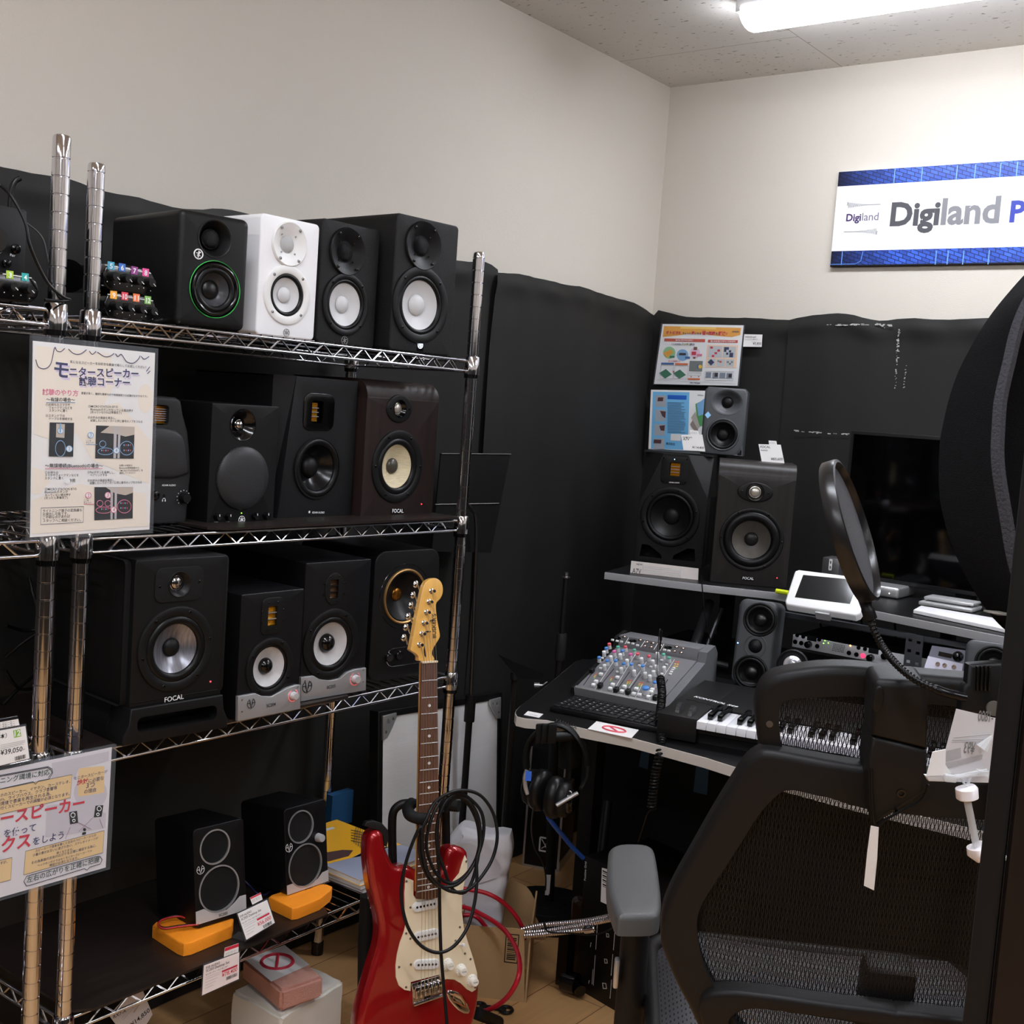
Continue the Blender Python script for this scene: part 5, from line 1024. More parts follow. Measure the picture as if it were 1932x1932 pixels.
v = [GF.px(*g2(*p)) for p in ((848, 1700), (858, 1676), (885, 1670), (930, 1685), (975, 1722), (1008, 1775), (1025, 1830), (1012, 1852), (975, 1850), (930, 1822), (890, 1780), (862, 1742))]
bm = nb(); slab(bm, v, (), -.004, 0, .0025); jp = ob('jack_plate', bm, CHR, t); v = [GF.px(*g2(*p)) for p in ((885, 1750), (905, 1698), (950, 1710), (985, 1760), (990, 1800))]; bm = nb(); tube(bm, [(p[0], -.005, p[1]) for p in v], .0012, 6, closed=True); ob('jack_rim', bm, mat('copper', (200, 130, 80), .3, .9), jp)
bm = nb(); slab(bm, [GF.px(*g2(*p)) for p in ((245, 440), (262, 408), (320, 400), (380, 420), (425, 470), (430, 540), (415, 600), (395, 590), (385, 520), (355, 475), (300, 462))], (), .008, .020, .002); ob('strap_end', bm, mat('black_leather', (40, 37, 36), .5, bump=.3, bs=300), t)

# stand
t = thing('guitar_stand', 'black tubular stand with padded arms holding the red guitar', 'guitar stand', (GF.m.translation.x-.08, GF.m.translation.y+.06, 0))
def gp(x, y, d): q = GF.px(x, y, d); return GF.m @ Vector((q[0], d, q[1]))
foam = mat('stand_foam', (28, 28, 29), .7, bump=.2, bs=300)
bm = nb(); tube(bm, smoothpts([gp(*g2(x, y), d_) for x, y, d_ in ((470, 1500, .085), (455, 900, .07), (445, 700, .065), (440, 450, .06), (450, 330, .055), (500, 275, .05), (560, 262, .045), (640, 262, .045))], 6), .0085, 10); ob('back_tube', bm, BK, t, world=True)
bm = nb(); tube(bm, smoothpts([gp(*g2(x, y), d_) for x, y, d_ in ((590, 262, .03), (560, 300, .012), (575, 350, -.01), (630, 375, -.02), (695, 383, -.022))], 6), .0115, 12); ob('neck_pad', bm, foam, t, world=True)
bm = nb(); tube(bm, smoothpts([gp(*g2(x, y), d_) for x, y, d_ in ((760, 262, .045), (820, 268, .035), (880, 278, .01), (945, 284, -.005))], 6), .0115, 12); ob('neck_pad', bm, foam, t, world=True)
bm = nb(); tube(bm, [gp(*g2(845, 320), .05), gp(*g2(850, 700), .06), gp(*g2(900, 1800), .10)], .0085, 10); ob('front_tube', bm, BK, t, world=True)
bm = nb(); tube(bm, [gp(*g2(260, 960), .14), gp(*g2(245, 1300), .15), gp(*g2(235, 2000), .16)], .017, 12); ob('rear_tube', bm, BKM, t, world=True)
ft = atz(940, 1928, .035); bm = nb(); cyl(bm, gp(*g2(1080, 1850), .06), ft, .0125, 14); lathe(bm, [(.0125, 0), (.011, .006), (0, .008)], ft, 14, (ft-gp(*g2(1080, 1850), .06)).normalized()); ob('foot_pad', bm, foam, t, world=True)
p_ = gp(*g2(700, 2262), .02); bm = nb(); tube(bm, smoothpts([p_+Vector((-.03, -.14, .055)), p_+Vector((-.01, -.12, .0)), p_+Vector((-.02, 0, -.012)), p_+Vector((.02, .12, .0)), ft], 6), .009, 10); ob('cradle', bm, foam, t, world=True)

# black cable looped over the neck
P = lambda x, y, d_: gp(*g2(x, y), d_)
path = [(872, 2120, -.06), (855, 1932, -.05), (835, 1700, -.045), (810, 1400, -.045), (800, 1100, -.045), (795, 800, -.05), (782, 520, -.05), (800, 330, -.05), (870, 220, -.05), (990, 240, -.04), (1080, 400, -.04), (1098, 600, -.04), (1055, 820, -.045), (990, 935, -.05), (895, 910, -.05), (830, 750, -.05), (780, 600, -.055), (785, 400, -.06), (860, 230, -.06), (960, 205, -.05), (1060, 300, -.045), (1105, 450, -.045), (1085, 650, -.045), (1000, 800, -.05), (880, 868, -.055), (770, 790, -.06), (700, 600, -.065), (730, 400, -.07), (820, 225, -.065), (905, 180, -.06), (1010, 215, -.05), (1115, 330, -.05), (1130, 500, -.05), (1070, 700, -.055), (965, 850, -.06), (855, 895, -.06),
        (735, 850, -.065), (660, 700, -.07), (650, 520, -.075), (705, 370, -.078), (760, 260, -.07), (860, 190, -.065), (980, 165, -.06), (1110, 205, -.055), (1205, 340, -.055), (1235, 520, -.06), (1190, 700, -.06), (1080, 860, -.065), (980, 930, -.065), (850, 915, -.07), (720, 800, -.075), (672, 620, -.08), (660, 440, -.085), (580, 600, -.075), (520, 820, -.07), (512, 1010, -.07), (560, 1200, -.075), (660, 1340, -.08), (790, 1392, -.085), (910, 1340, -.08), (1010, 1200, -.075), (1062, 1020, -.07), (1080, 850, -.065), (1080, 700, -.06), (1110, 560, -.055), (1090, 380, -.05), (1010, 240, -.05), (900, 230, -.045), (845, 330, -.04)]
cable('black instrument cable coiled over the guitar stand, hanging in loops over the strings', [P(*p) for p in path], .0033, mat('cable_black', (34, 34, 36), .4), n=5)

# ---------------------------------------------------------------- floor clutter
rc = mat('red_cable', (190, 22, 45), .35)
def fd(x, y, dd): return atd(*g2(x, y), dd)
cable('red cable curving out of the carton and down to the floor', [fd(x, y, q_) for x, y, q_ in ((950, 1040, 2.72), (1040, 1065, 2.70), (1120, 1105, 2.68), (1215, 1160, 2.66), (1300, 1235, 2.62), (1368, 1340, 2.56), (1400, 1440, 2.50), (1402, 1540, 2.45), (1370, 1640, 2.44), (1300, 1740, 2.45), (1210, 1805, 2.47), (1110, 1845, 2.50))], .0052, rc, group=None)
cable('red cable arching high over the white bag into the carton', [fd(x, y, q_) for x, y, q_ in ((960, 905, 2.7), (1040, 918, 2.7), (1140, 938, 2.7), (1240, 985, 2.7), (1330, 1060, 2.72), (1395, 1145, 2.73), (1432, 1225, 2.74), (1440, 1290, 2.75))], .0052, rc)
cable('short red cable crossing behind the guitar into the carton', [fd(x, y, q_) for x, y, q_ in ((960, 1110, 2.75), (1040, 1108, 2.75), (1095, 1135, 2.75), (1150, 1200, 2.76))], .0052, rc)
card = mat('cardboard', (186, 152, 108), .8, bump=.3, bs=80, var=.05, vs=5)
A0 = atz(*g2(1105, 1730), 0); B0 = atz(*g2(1440, 1768), 0); az = math.degrees(atan2(B0.y-A0.y, B0.x-A0.x)); F0 = Frame(B0, az)
wbx = (B0-A0).length+.06; hb = F0.px(*g2(1430, 1225))[1]
t = thing('cardboard_box', 'torn open brown cardboard box on the floor right of the guitar', 'cardboard box', frame=F0)
G = F0; rnd = random.Random(4)
top = [G.px(*g2(x, y)) for x, y in ((1440, 1290), (1455, 1262), (1438, 1225), (1380, 1212), (1300, 1206), (1180, 1203), (1060, 1192), (960, 1178))]
bm = nb(); slab(bm, [(-wbx, 0), (0, 0)]+[(min(a, .004), b_) for a, b_ in top]+[(-wbx, top[-1][1])], (), 0, .004); ob('front_panel', bm, card, t, smooth=0)
bm = nb(); hs2 = G.px(*g2(1485, 1300), .06)[1]; slab(bm, [(.0, 0), (.17, 0), (.17, hb*1.15), (.08, hb*1.02), (.0, hb*.97)], (), 0, .004, m=Matrix(((0, 1, 0, 0), (1, 0, 0, 0), (0, 0, 1, 0), (0, 0, 0, 1)))); ob('side_panel', bm, card, t, smooth=0)
bk = [G.px(*g2(x, y), .17) for x, y in ((1290, 830), (1340, 842), (1400, 868), (1455, 895), (1490, 940), (1520, 1000), (1525, 1060), (1510, 1100), (1545, 1160), (1565, 1230), (1600, 1300))]
bm = nb(); slab(bm, [(-wbx, 0), (.0, 0), (.0, bk[-1][1])]+bk[::-1]+[(-wbx, bk[0][1])], (), .17, .174); ob('back_flap', bm, card, t, smooth=0)
bm = nb(); box(bm, -wbx, -wbx+.004, 0, .17, 0, hb*1.1); ob('side_panel', bm, card, t, smooth=0)
a, b_ = G.px(*g2(1292, 1458)), G.px(*g2(1395, 1262)); bm = nb(); o = [(a[0], a[1]), (b_[0], a[1]), (b_[0], b_[1]), (a[0], b_[1])]; slab(bm, inset(o, -.002), [o], -.0006, 0); 
for k in range(12): z = a[1]+(b_[1]-a[1])*(.08+.84*k/12); box(bm, a[0]+.003, b_[0]-.003, -.0005, 0, z, z+(b_[1]-a[1])*random.choice((.02, .04)))
ob('barcode', bm, INK, t, smooth=0)
bagm = mat('white_bag', (226, 226, 232), .35, bump=1, bs=9, var=.03, vs=12, stretch=(1, 1, 1))
FB = Frame(Vector((B0.x, B0.y, 0)), az); bo2 = [FB.px(*g2(x, y), .10) for x, y in ((862, 545), (905, 500), (945, 445), (970, 425), (1010, 432), (1080, 450), (1180, 470), (1270, 482), (1340, 495), (1346, 600), (1342, 740), (1318, 790), (1300, 900), (1280, 1040), (1262, 1200), (1262, 1420), (1000, 1420), (870, 1300), (850, 900))]
bm = nb(); slab(bm, bo2, (), .07, .13, .02, seg=4); bmesh.ops.subdivide_edges(bm, edges=[e_ for e_ in bm.edges if e_.calc_length() > .03], cuts=3)
for v in bm.verts:
    v.co += Vector((sin(v.co.z*70+v.co.x*30), 1.6*sin(v.co.x*90+v.co.z*60)+1.2*sin(v.co.z*140-v.co.x*50), sin(v.co.x*60)))*.0022
bm.transform(FB.m); one('plastic_bag', bm, bagm, 'crumpled white plastic bag stuffed upright in the torn carton', 'bag', smooth=60)
gsm = mat('gooseneck_metal', (210, 205, 205), .22, 1)
def goose(label, pts, r, tip=None):
    bm = nb(); P_ = smoothpts(pts, 24); out = []; L_ = 0; rr = []
    for i, p in enumerate(P_):
        if i: L_ += (p-P_[i-1]).length
        out.append(p); rr.append(r*(1+.14*sin(L_*2*pi/.0048)))
    # resample finely for the coil
    Q = []; R_ = []; tot = L_; n = int(tot/.0012); acc = [0]
    for i in range(1, len(P_)): acc.append(acc[-1]+(P_[i]-P_[i-1]).length)
    j = 0
    for k in range(n+1):
        s_ = tot*k/n
        while j < len(acc)-2 and acc[j+1] < s_: j += 1
        f = (s_-acc[j])/max(acc[j+1]-acc[j], 1e-9); Q.append(P_[j].lerp(P_[j+1], f)); R_.append(r*(1+.16*sin(s_*2*pi/.006)))
    tube(bm, Q, R_, 10)
    return one('gooseneck', bm, gsm, label, 'gooseneck arm', 'metal gooseneck arms lying across the carton', smooth=60)
g3 = cv(940, 1480, 4.275)
goose('upper metal gooseneck arm sticking out of the carton to the armrest', [atd(*g3(x, y), dd) for x, y, dd in ((190, 1170, 2.72), (350, 1135, 2.70), (600, 1112, 2.66), (800, 1085, 2.62), (960, 1050, 2.58))], .0058)
goose('middle metal gooseneck arm sticking out of the carton to the armrest', [atd(*g3(x, y), dd) for x, y, dd in ((200, 1195, 2.72), (400, 1180, 2.69), (600, 1150, 2.65), (800, 1110, 2.61), (960, 1078, 2.57))], .0055)
goose('lowest metal gooseneck arm, ending in a small connector', [atd(*g3(x, y), dd) for x, y, dd in ((215, 1222, 2.70), (400, 1205, 2.67), (560, 1188, 2.64), (700, 1172, 2.62))], .0055)
a, b_ = atd(*g3(700, 1172), 2.62), atd(*g3(778, 1162), 2.61); bm = nb(); cyl(bm, a, b_, .009, 14); cyl(bm, b_, b_+(b_-a)*.1, .0065, 12); one('connector', bm, CHR, 'small metal connector plug at the tip of the lowest gooseneck', 'connector')
bm = nb(); 
for x0, y0, x1, y1 in ((0, 1790, 45, 1800),): pass
v0, v1 = atz(905, 1898, .006), atz(955, 1905, .006); tube(bm, [v0, v1], .005, 8); tube(bm, [v1+Vector((.014*cos(a_), .014*sin(a_), 0)) for a_ in [2*pi*k/16 for k in range(16)]], .004, 6, closed=True); tube(bm, [v0+Vector((.014*cos(a_), .014*sin(a_), 0)) for a_ in [2*pi*k/16 for k in range(16)]], .004, 6, closed=True)
one('ring_spanner', bm, BK, 'small black ring-ended tool lying on the wooden floor', 'tool')
# stand with round base carrying headphones
bc = atz(1035, 1722, 0); pb = atz(1018, 1702, 0)
t = thing('microphone_stand', 'black straight microphone stand with a ridged round base left of the desk', 'microphone stand', (bc.x, bc.y, 0))
bm = nb(); lathe(bm, [(0, 0), (.150, 0), (.152, .008), (.146, .014), (.11, .018), (.108, .021), (.10, .022), (.085, .024), (.083, .027), (.07, .028), (.05, .031), (.048, .034), (.03, .036), (0, .036)], (bc.x, bc.y, 0), 64, (0, 0, 1)); ob('base', bm, BKM, t, world=True, smooth=25)
dpp = depth(atz(1035, 1722, 0)); tp_ = atd(1046, 1350, dpp-.03); bm = nb(); tube(bm, [(bc.x, bc.y, .03), (tp_.x, tp_.y, tp_.z)], .013, 14); pole_ = ob('pole', bm, BK, t, world=True)
l0 = Vector((bc.x, bc.y, .03)).lerp(tp_, .10); bm = nb(); ll = CR*-.006-CF*.012; box(bm, -.006, .006, -.0015, .0, -.028, .028); bm.transform(Matrix.Translation(l0+ll) @ Matrix.Rotation(radians(37), 4, 'Z')); ob('label', bm, PAPER, pole_, world=True)
hk = cv(930, 1330, 3.21)
gtp = atd(1060, 1195, dpp-.05); gtb = atd(1056, 1246, dpp-.045); top_p = atd(1068, 1090, dpp-.06)
bm = nb(); tube(bm, [tp_, gtb], .010, 12); ob('mid_pole', bm, BK, t, world=True)
bm = nb(); tube(bm, [gtb, gtb.lerp(gtp, .1), gtb.lerp(gtp, .9), gtp], [.012, .0145, .0145, .013], 16); gr_ = ob('grip', bm, mat('grip_grey', (52, 52, 54), .45), t, world=True, smooth=50)
bm = nb(); tube(bm, [gtp, top_p], .0068, 12); ob('upper_pole', bm, BK, t, world=True)
bm = nb(); lathe(bm, [(.011, 0), (.011, .003), (.0065, .004), (.0065, .014), (0, .014)], top_p, 16, (0, 0, 1)); ob('thread_tip', bm, STEEL, t, world=True)
de = atz(1040, 1360, .70); D_ = depth(de)-.05
t = thing('headphone_hanger', 'black hanger clamped under the desk edge carrying the headphones', 'hanger', (de.x, de.y+.03, .60))
bm = nb(); tube(bm, [atd(*hk(310, 200), D_-.01), atd(*hk(480, 185), D_+.02)], .011, 10); ob('hook', bm, BK, t, world=True)
bm = nb(); q_ = Vector((de.x+.03, de.y+.035, 0)); box(bm, q_.x-.015, q_.x+.015, q_.y-.02, q_.y+.02, .60, .678, .004); cyl(bm, (q_.x, q_.y, .60), (q_.x, q_.y, .565), .007, 10); cyl(bm, (q_.x, q_.y, .575), (q_.x, q_.y, .560), .014, 12); ob('clamp', bm, BK, t, world=True)
for x in (285, 320, 358):
    bm = nb(); p = atd(*hk(x, 165), D_-.03); box(bm, -.010, .010, -.0035, .0035, -.024, .018, .0035); bm.transform(Matrix.Translation(p) @ Matrix.Rotation(radians(60), 4, 'Z')); ob('hook_fin', bm, BK, t, world=True)
# headphones
t = thing('headphones', 'black headphones with silver yokes hanging from the left end of the desk', 'headphones', atd(*hk(370, 620), D_))
band = [hk(x, y) for x, y in ((205, 385), (203, 300), (225, 220), (270, 165), (330, 130), (400, 120), (470, 150), (530, 215), (568, 290), (578, 370))]
BP = [atd(*p, D_+.02) for p in band]; BPs = smoothpts(BP, 5); bm = nb(); pr_ = None
for i, p in enumerate(BPs):
    tg = (BPs[min(i+1, len(BPs)-1)]-BPs[max(i-1, 0)]).normalized(); nn = tg.cross(CF).normalized(); f = i/(len(BPs)-1); wd = .014; th = .0055
    r_ = [bm.verts.new(p+CF*(wd*cos(a))+nn*(th*sin(a))+CR*(wd*.35*cos(a))) for a in [2*pi*k/12 for k in range(12)]]
    if pr_: [bm.faces.new((pr_[k], pr_[(k+1) % 12], r_[(k+1) % 12], r_[k])) for k in range(12)]
    else: bm.faces.new(r_)
    pr_ = r_
bm.faces.new(pr_); ob('headband', bm, BK, t, world=True, smooth=60)
FH = Frame(atd(*hk(440, 140), D_), 37, 0); bm = nb(); text(bm, 'YAMAHA', FH.px(*hk(372, 100), -.0), FH.px(*hk(505, 150), -.0), 0); bm.transform(FH.m); ob('lettering', bm, mat('dull_grey_print', (70, 70, 72), .5), t, world=True, smooth=0)
def cup(x, y, rx, rz, axd, name, m, thick=.022, dd=0):
    c_ = atd(*hk(x, y), D_+dd); bm = nb(); b2 = nb(); lathe(b2, [(0, -thick/2), (.75, -thick/2), (.95, -thick*.3), (1, 0), (.95, thick*.3), (.75, thick/2), (0, thick/2)], (0, 0, 0), 28, (0, -1, 0))
    for v in b2.verts: v.co.x *= rx; v.co.z *= rz
    b2.transform(Matrix.Translation(c_) @ Matrix.Rotation(radians(axd), 4, 'Z') @ Matrix.Rotation(radians(8), 4, 'Y')); join(bm, b2); return ob(name, bm, m, t, world=True, smooth=60)
lea = mat('ear_leather', (26, 26, 27), .35)
cup(290, 515, .034, .044, 85, 'ear_pad', lea, .030); cup(245, 500, .030, .038, 88, 'ear_cup', BK, .03, .01); cup(372, 560, .034, .044, 105, 'ear_pad', lea, .030, -.02); cup(425, 575, .030, .036, 105, 'ear_cup', BK, .028, -.03); cup(450, 580, .021, .025, 105, 'ear_disc', BKG, .03, -.035)
bm = nb(); tube(bm, [atd(*hk(385, 608), D_-.06), atd(*hk(515, 532), D_-.06)], .0042, 8); ob('silver_yoke', bm, ALU, t, world=True)
bm = nb(); tube(bm, smoothpts([atd(*hk(x, y), D_-.02) for x, y in ((205, 395), (193, 440), (198, 500), (212, 540))], 5), .0045, 8); ob('silver_yoke', bm, ALU, t, world=True)
bm = nb(); tube(bm, [atd(*hk(576, 372), D_), atd(*hk(570, 440), D_), atd(*hk(530, 510), D_-.03)], .004, 8); ob('slider', bm, BK, t, world=True)
bm = nb(); box(bm, -.006, .006, -.001, 0, -.01, .01); bm.transform(Matrix.Translation(atd(*hk(215, 430), D_-.03)) @ Matrix.Rotation(radians(37), 4, 'Z')); ob('blue_mark', bm, mat('blue_mark', (50, 110, 220), .4), t, world=True)
cable('blue sleeved cable running from the headphones down to the black carton', [atd(*hk(x, y), dd) for x, y, dd in ((335, 680, 2.42), (380, 740, 2.46), (430, 800, 2.52), (480, 860, 2.58), (545, 925, 2.64))], .005, mat('blue_cable', (30, 95, 215), .4, bump=.8, bs=400))
cable('thin black cable hanging from the headphones to the floor', [atd(*hk(x, y), dd) for x, y, dd in ((245, 620, 2.42), (235, 760, 2.5), (255, 870, 2.6), (300, 950, 2.72), (320, 1040, 2.84), (318, 1120, 2.95))], .0018, RUB)
cable('thin black cable looping over the metal gooseneck arms', [atd(*g3(x, y), dd) for x, y, dd in ((370, 1115, 2.62), (385, 1170, 2.60), (430, 1195, 2.59), (560, 1198, 2.58), (760, 1212, 2.55), (880, 1180, 2.53), (950, 1140, 2.52))], .0018, RUB)
cable('thin black cable trailing over the floor behind the carton', [atz(*g3(x, y), .003) for x, y in ((490, 1250), (510, 1320), (518, 1400), (515, 1450), (495, 1475))], .002, RUB)
# black case with silver edges
q0 = atz(1053, 1645, .0); q1 = atz(1022, 1640, 0); q2 = atz(1082, 1632, 0); azc = math.degrees(atan2(q0.y-q1.y, q0.x-q1.x)); 
t = thing('flight_case', 'black case with silver edges and a white emblem, standing behind the round base', 'case', (q0.x, q0.y, 0), 20)
bm = nb(); box(bm, -.11, 0, 0, .16, .004, .36, .004); ob('shell', bm, BK, t)
bm = nb()
for x in (-.108, -.002): box(bm, x-.003, x+.003, -.002, .002, .0, .36)
box(bm, -.11, .002, -.002, .002, .0, .006); box(bm, .0, .003, 0, .16, 0, .028); ob('silver_edge', bm, ALU, t)
bm = nb(); slab(bm, rrect(-.045, .075, .036, .044, .004), [rrect(-.045, .075, .028, .036, .003)], -.004, -.001); tube(bm, [(-.056, -.003, .09), (-.045, -.003, .075), (-.034, -.003, .088)], .0016, 4); tube(bm, [(-.055, -.003, .062), (-.045, -.003, .07), (-.036, -.003, .06), (-.045, -.003, .075)], .0016, 4); ob('emblem', bm, WTXT, t)
# tall black carton
q0 = atz(1085, 1863, 0); q1 = atz(1153, 1903, 0); azc = math.degrees(atan2(q1.y-q0.y, q1.x-q0.x)); F0 = Frame(q0, azc); hc = F0.px(1101, 1612)[1]
t = thing('black_carton', 'tall glossy black carton with white printing, under the desk behind the armrest', 'carton', frame=F0); W_ = .30
bm = nb(); box(bm, 0, W_, 0, .22, 0, hc, .001); ob('box', bm, mat('carton_black', (24, 22, 22), .4), t)
bm = nb(); text(bm, 'Positive Grid', F0.px(*g3(708, 778)), F0.px(*g3(714, 625)), -.0008, .01)
ob('lettering', bm, WTXT, t, smooth=0)
bm = nb(); slab(bm, [F0.px(*g3(x, y)) for x, y in ((838, 672), (905, 690), (895, 975), (828, 945))], (), -.0008, 0); lb = ob('label', bm, PAPER, t, smooth=0)
bm = nb()
for k in range(8): a = F0.px(*g3(845, 690+18*k)); b_ = F0.px(*g3(880, 700+18*k)); box(bm, a[0], b_[0], -.0012, -.0008, a[1]-.003*random.choice((.4, 1)), a[1])
ob('barcode', bm, INK, lb, smooth=0)
bm = nb()
for x, y, s_ in ((882, 1217, 15), (868, 1425, 17), (857, 1625, 22)):
    o = [F0.px(*g3(x+dx*s_, y+dy*s_*1.2)) for dx, dy in ((-.8, -1), (.6, -.8), (.9, .9), (-.5, .9))]; slab(bm, o, [inset(o, .0016)], -.0006, 0)
for x0, y0, x1, y1 in ((945, 1150, 930, 1335), (925, 1370, 912, 1540), (915, 1575, 903, 1725), (800, 1130, 788, 1330), (783, 1378, 768, 1620), (765, 1490, 758, 1610), (750, 1275, 745, 1310), (735, 1580, 730, 1605)):
    a, b_ = F0.px(*g3(x0, y0)), F0.px(*g3(x1, y1)); tube(bm, [(a[0], -.0005, a[1]), (b_[0], -.0005, b_[1])], .0008, 4)
ob('white_print', bm, mat('soft_white_print', (190, 188, 186), .5), t, smooth=0)
p0 = atz(1078, 1705, 0); bm = nb(); box(bm, -.06, .0, 0, .14, 0, .20, .02, 4); bm.transform(F0.m @ Matrix.Translation((-.004, .02, .16))); bmesh.ops.transform(bm, matrix=Matrix.Translation((0, 0, -.16)), verts=bm.verts); one('amp_box', bm, mat('glossy_brown', (60, 36, 20), .12), 'glossy dark brown box standing just left of the black carton', 'box')
# desk leg foot
fA = atz(1062, 1858, .02); fB = atz(1087, 1866, .02)
bm = nb(); cyl(bm, fA+Vector((0, .0, .012)), fB+Vector((0, 0, .012)), .024, 18); cyl(bm, fB+Vector((0, 0, .008)), fB+Vector((.02, -.012, .006)), .014, 14); box(bm, fA.x-.015, fA.x+.012, fA.y-.01, fA.y+.02, .02, .16); DESKFOOT = bm

bm = nb(); pts = [atd(x, y, d_) for x, y, d_ in ((939, 1234, 2.86), (972, 1250, 2.84), (1026, 1271, 2.80), (1024, 1276, 2.80), (1014, 1281, 2.80), (975, 1287, 2.83), (978, 1280, 2.83), (962, 1262, 2.85))]; bm.faces.new([bm.verts.new(p) for p in pts[:3]+pts[3:5]+pts[6:]]); bmesh.ops.solidify(bm, geom=list(bm.faces), thickness=.003)
cyl(bm, atd(972, 1268, 2.85), atd(972, 1282, 2.85), .012, 14); p_ = atd(972, 1275, 2.86); tube(bm, [p_, (p_.x, p_.y, .01)], .008, 8)
lathe(bm, [(0, 0), (.05, 0), (.05, .01), (0, .014)], (p_.x, p_.y, 0), 24, (0, 0, 1)); one('small_stand', bm, BK, 'low black stand with a folded triangular plate left of the desk', 'stand')
bm = nb(); p_ = atd(1008, 1293, 2.60); cyl(bm, p_, p_+CR*.012, .006, 12); cyl(bm, p_+CR*.012, p_+CR*.018, .003, 10); tube(bm, [p_+CR*.018, p_+CR*.028+Vector((0, 0, .008))], .0015, 6); one('wing_screw', bm, STEEL, 'small silver wing screw beside the back left edge of the desk', 'screw')
# ---------------------------------------------------------------- sign on the back wall
FS = Frame(Vector((-1.2, YB-.014, 1.9)), 0); sg = cv(1540, 280, 4.93)
a = FS.px(1582.6, 324.2); b_ = FS.px(1563.7, 503.1); c_ = FS.px(*sg(197, 355)); d_ = FS.px(*sg(128, 957)); W_ = a[0]+1.55
PS = Frame(None, m=FS.m @ Matrix.Translation(((a[0]+W_)/2, 0, b_[1])))
t = thing('wall_sign', 'white sign with blue bands reading Digiland on the back wall', 'sign', frame=PS)
q = lambda x, y: PS.px(x, y)
L_, R_ = q(1582.6, 324.2)[0], PS.px(1582.6, 324.2)[0]+1.55; zt_, zb2 = q(1582.6, 324.2)[1], 0; z1_, z2_ = q(*sg(197, 355))[1], q(*sg(128, 957))[1]
bm = nb(); box(bm, L_, R_, 0, .012, 0, zt_); ob('panel', bm, WHT, t)
bm_ = mat('blue_band', (48, 84, 190), .35); N = bm_.node_tree.nodes; Lk = bm_.node_tree.links; bs_ = N['Principled BSDF']; tc = N.new('ShaderNodeTexCoord'); sp = N.new('ShaderNodeSeparateXYZ'); Lk.new(tc.outputs['Object'], sp.inputs[0])
cb = N.new('ShaderNodeCombineXYZ'); Lk.new(sp.outputs['X'], cb.inputs[0]); Lk.new(mathn(N, Lk, 'ADD', sp.outputs['Z'], mathn(N, Lk, 'MULTIPLY', sp.outputs['X'], .35)), cb.inputs[1])
br = N.new('ShaderNodeTexBrick'); br.inputs['Scale'].default_value = 1; br.inputs['Brick Width'].default_value = .022; br.inputs['Row Height'].default_value = .011; br.inputs['Mortar Size'].default_value = .0012; br.inputs['Color1'].default_value = lin((58, 98, 205)); br.inputs['Color2'].default_value = lin((40, 72, 160)); br.inputs['Mortar'].default_value = lin((24, 38, 92)); Lk.new(cb.outputs[0], br.inputs['Vector'])
cr = N.new('ShaderNodeValToRGB'); Lk.new(mathn(N, Lk, 'MULTIPLY', mathn(N, Lk, 'SUBTRACT', sp.outputs['X'], L_), 5.0), cr.inputs[0]); cr.color_ramp.elements[0].color = (.05, .05, .06, 1); cr.color_ramp.elements[1].color = (1, 1, 1, 1)
mx = N.new('ShaderNodeMix'); mx.data_type = 'RGBA'; mx.blend_type = 'MULTIPLY'; mx.inputs[0].default_value = 1; Lk.new(br.outputs['Color'], mx.inputs[6]); Lk.new(cr.outputs[0], mx.inputs[7]); Lk.new(mx.outputs[2], bs_.inputs['Base Color'])
for z0, z1 in ((z1_, zt_-.0005), (.004, z2_)): bm = nb(); box(bm, L_+.0005, R_-.0005, -.0006, .0001, z0, z1); ob('blue_band', bm, bm_, t)
bm = nb(); box(bm, L_, R_, -.0007, .012, 0, .004); ob('lower_edge', bm, INK, t)
lb_ = mat('light_blue_line', (110, 160, 240), .4); bm = nb()
for x, y0, y1 in ((735, 190, 325), (990, 178, 310), (1315, 160, 290), (1485, 148, 280), (1720, 135, 270), (1875, 125, 262), (1120, 952, 1082), (1230, 952, 1082), (1375, 950, 1082), (1612, 945, 1080)):
    v0, v1 = q(*sg(x, y0)), q(*sg(x-10, y1)); box(bm, v0[0]-.0012, v0[0]+.0012, -.0010, -.0006, v1[1], v0[1])
v0, v1, v2, v3 = q(*sg(245, 960)), q(*sg(232, 1085)), q(*sg(435, 960)), q(*sg(120, 1080)); box(bm, v0[0]-.001, v0[0]+.001, -.001, -.0006, v1[1], v0[1]); tube(bm, [(v3[0], -.0008, v3[1]), (v2[0]-.02, -.0008, v3[1]), (v2[0]-.004, -.0008, v3[1]+.008), (v2[0], -.0008, v2[1])], .001, 4)
ob('light_lines', bm, lb_, t)
bm = nb(); text(bm, 'Digi', q(*sg(683, 715)), q(*sg(1140, 704)), -.0008, .035); ob('lettering', bm, mat('charcoal_print', (67, 67, 72), .5), t, smooth=0)
bm = nb(); text(bm, 'land', q(*sg(1155, 703)), q(*sg(1700, 685)), -.0008, .03); ob('lettering', bm, mat('mid_grey_print', (118, 118, 122), .5), t, smooth=0)
bm = nb(); text(bm, 'P', q(*sg(1795, 680)), q(*sg(1935, 676)), -.0008, .035); ob('lettering', bm, mat('blue_print', (40, 55, 150), .5), t, smooth=0)
bm = nb(); text(bm, 'Digi', q(*sg(277, 677)), q(*sg(415, 673)), -.0008, .03); ob('small_lettering', bm, mat('purple_print', (60, 40, 90), .5), t, smooth=0)
bm = nb(); text(bm, 'land', q(*sg(424, 672)), q(*sg(578, 667)), -.0008, .01); ob('small_lettering', bm, mat('grey_purple_print', (120, 116, 135), .5), t, smooth=0)
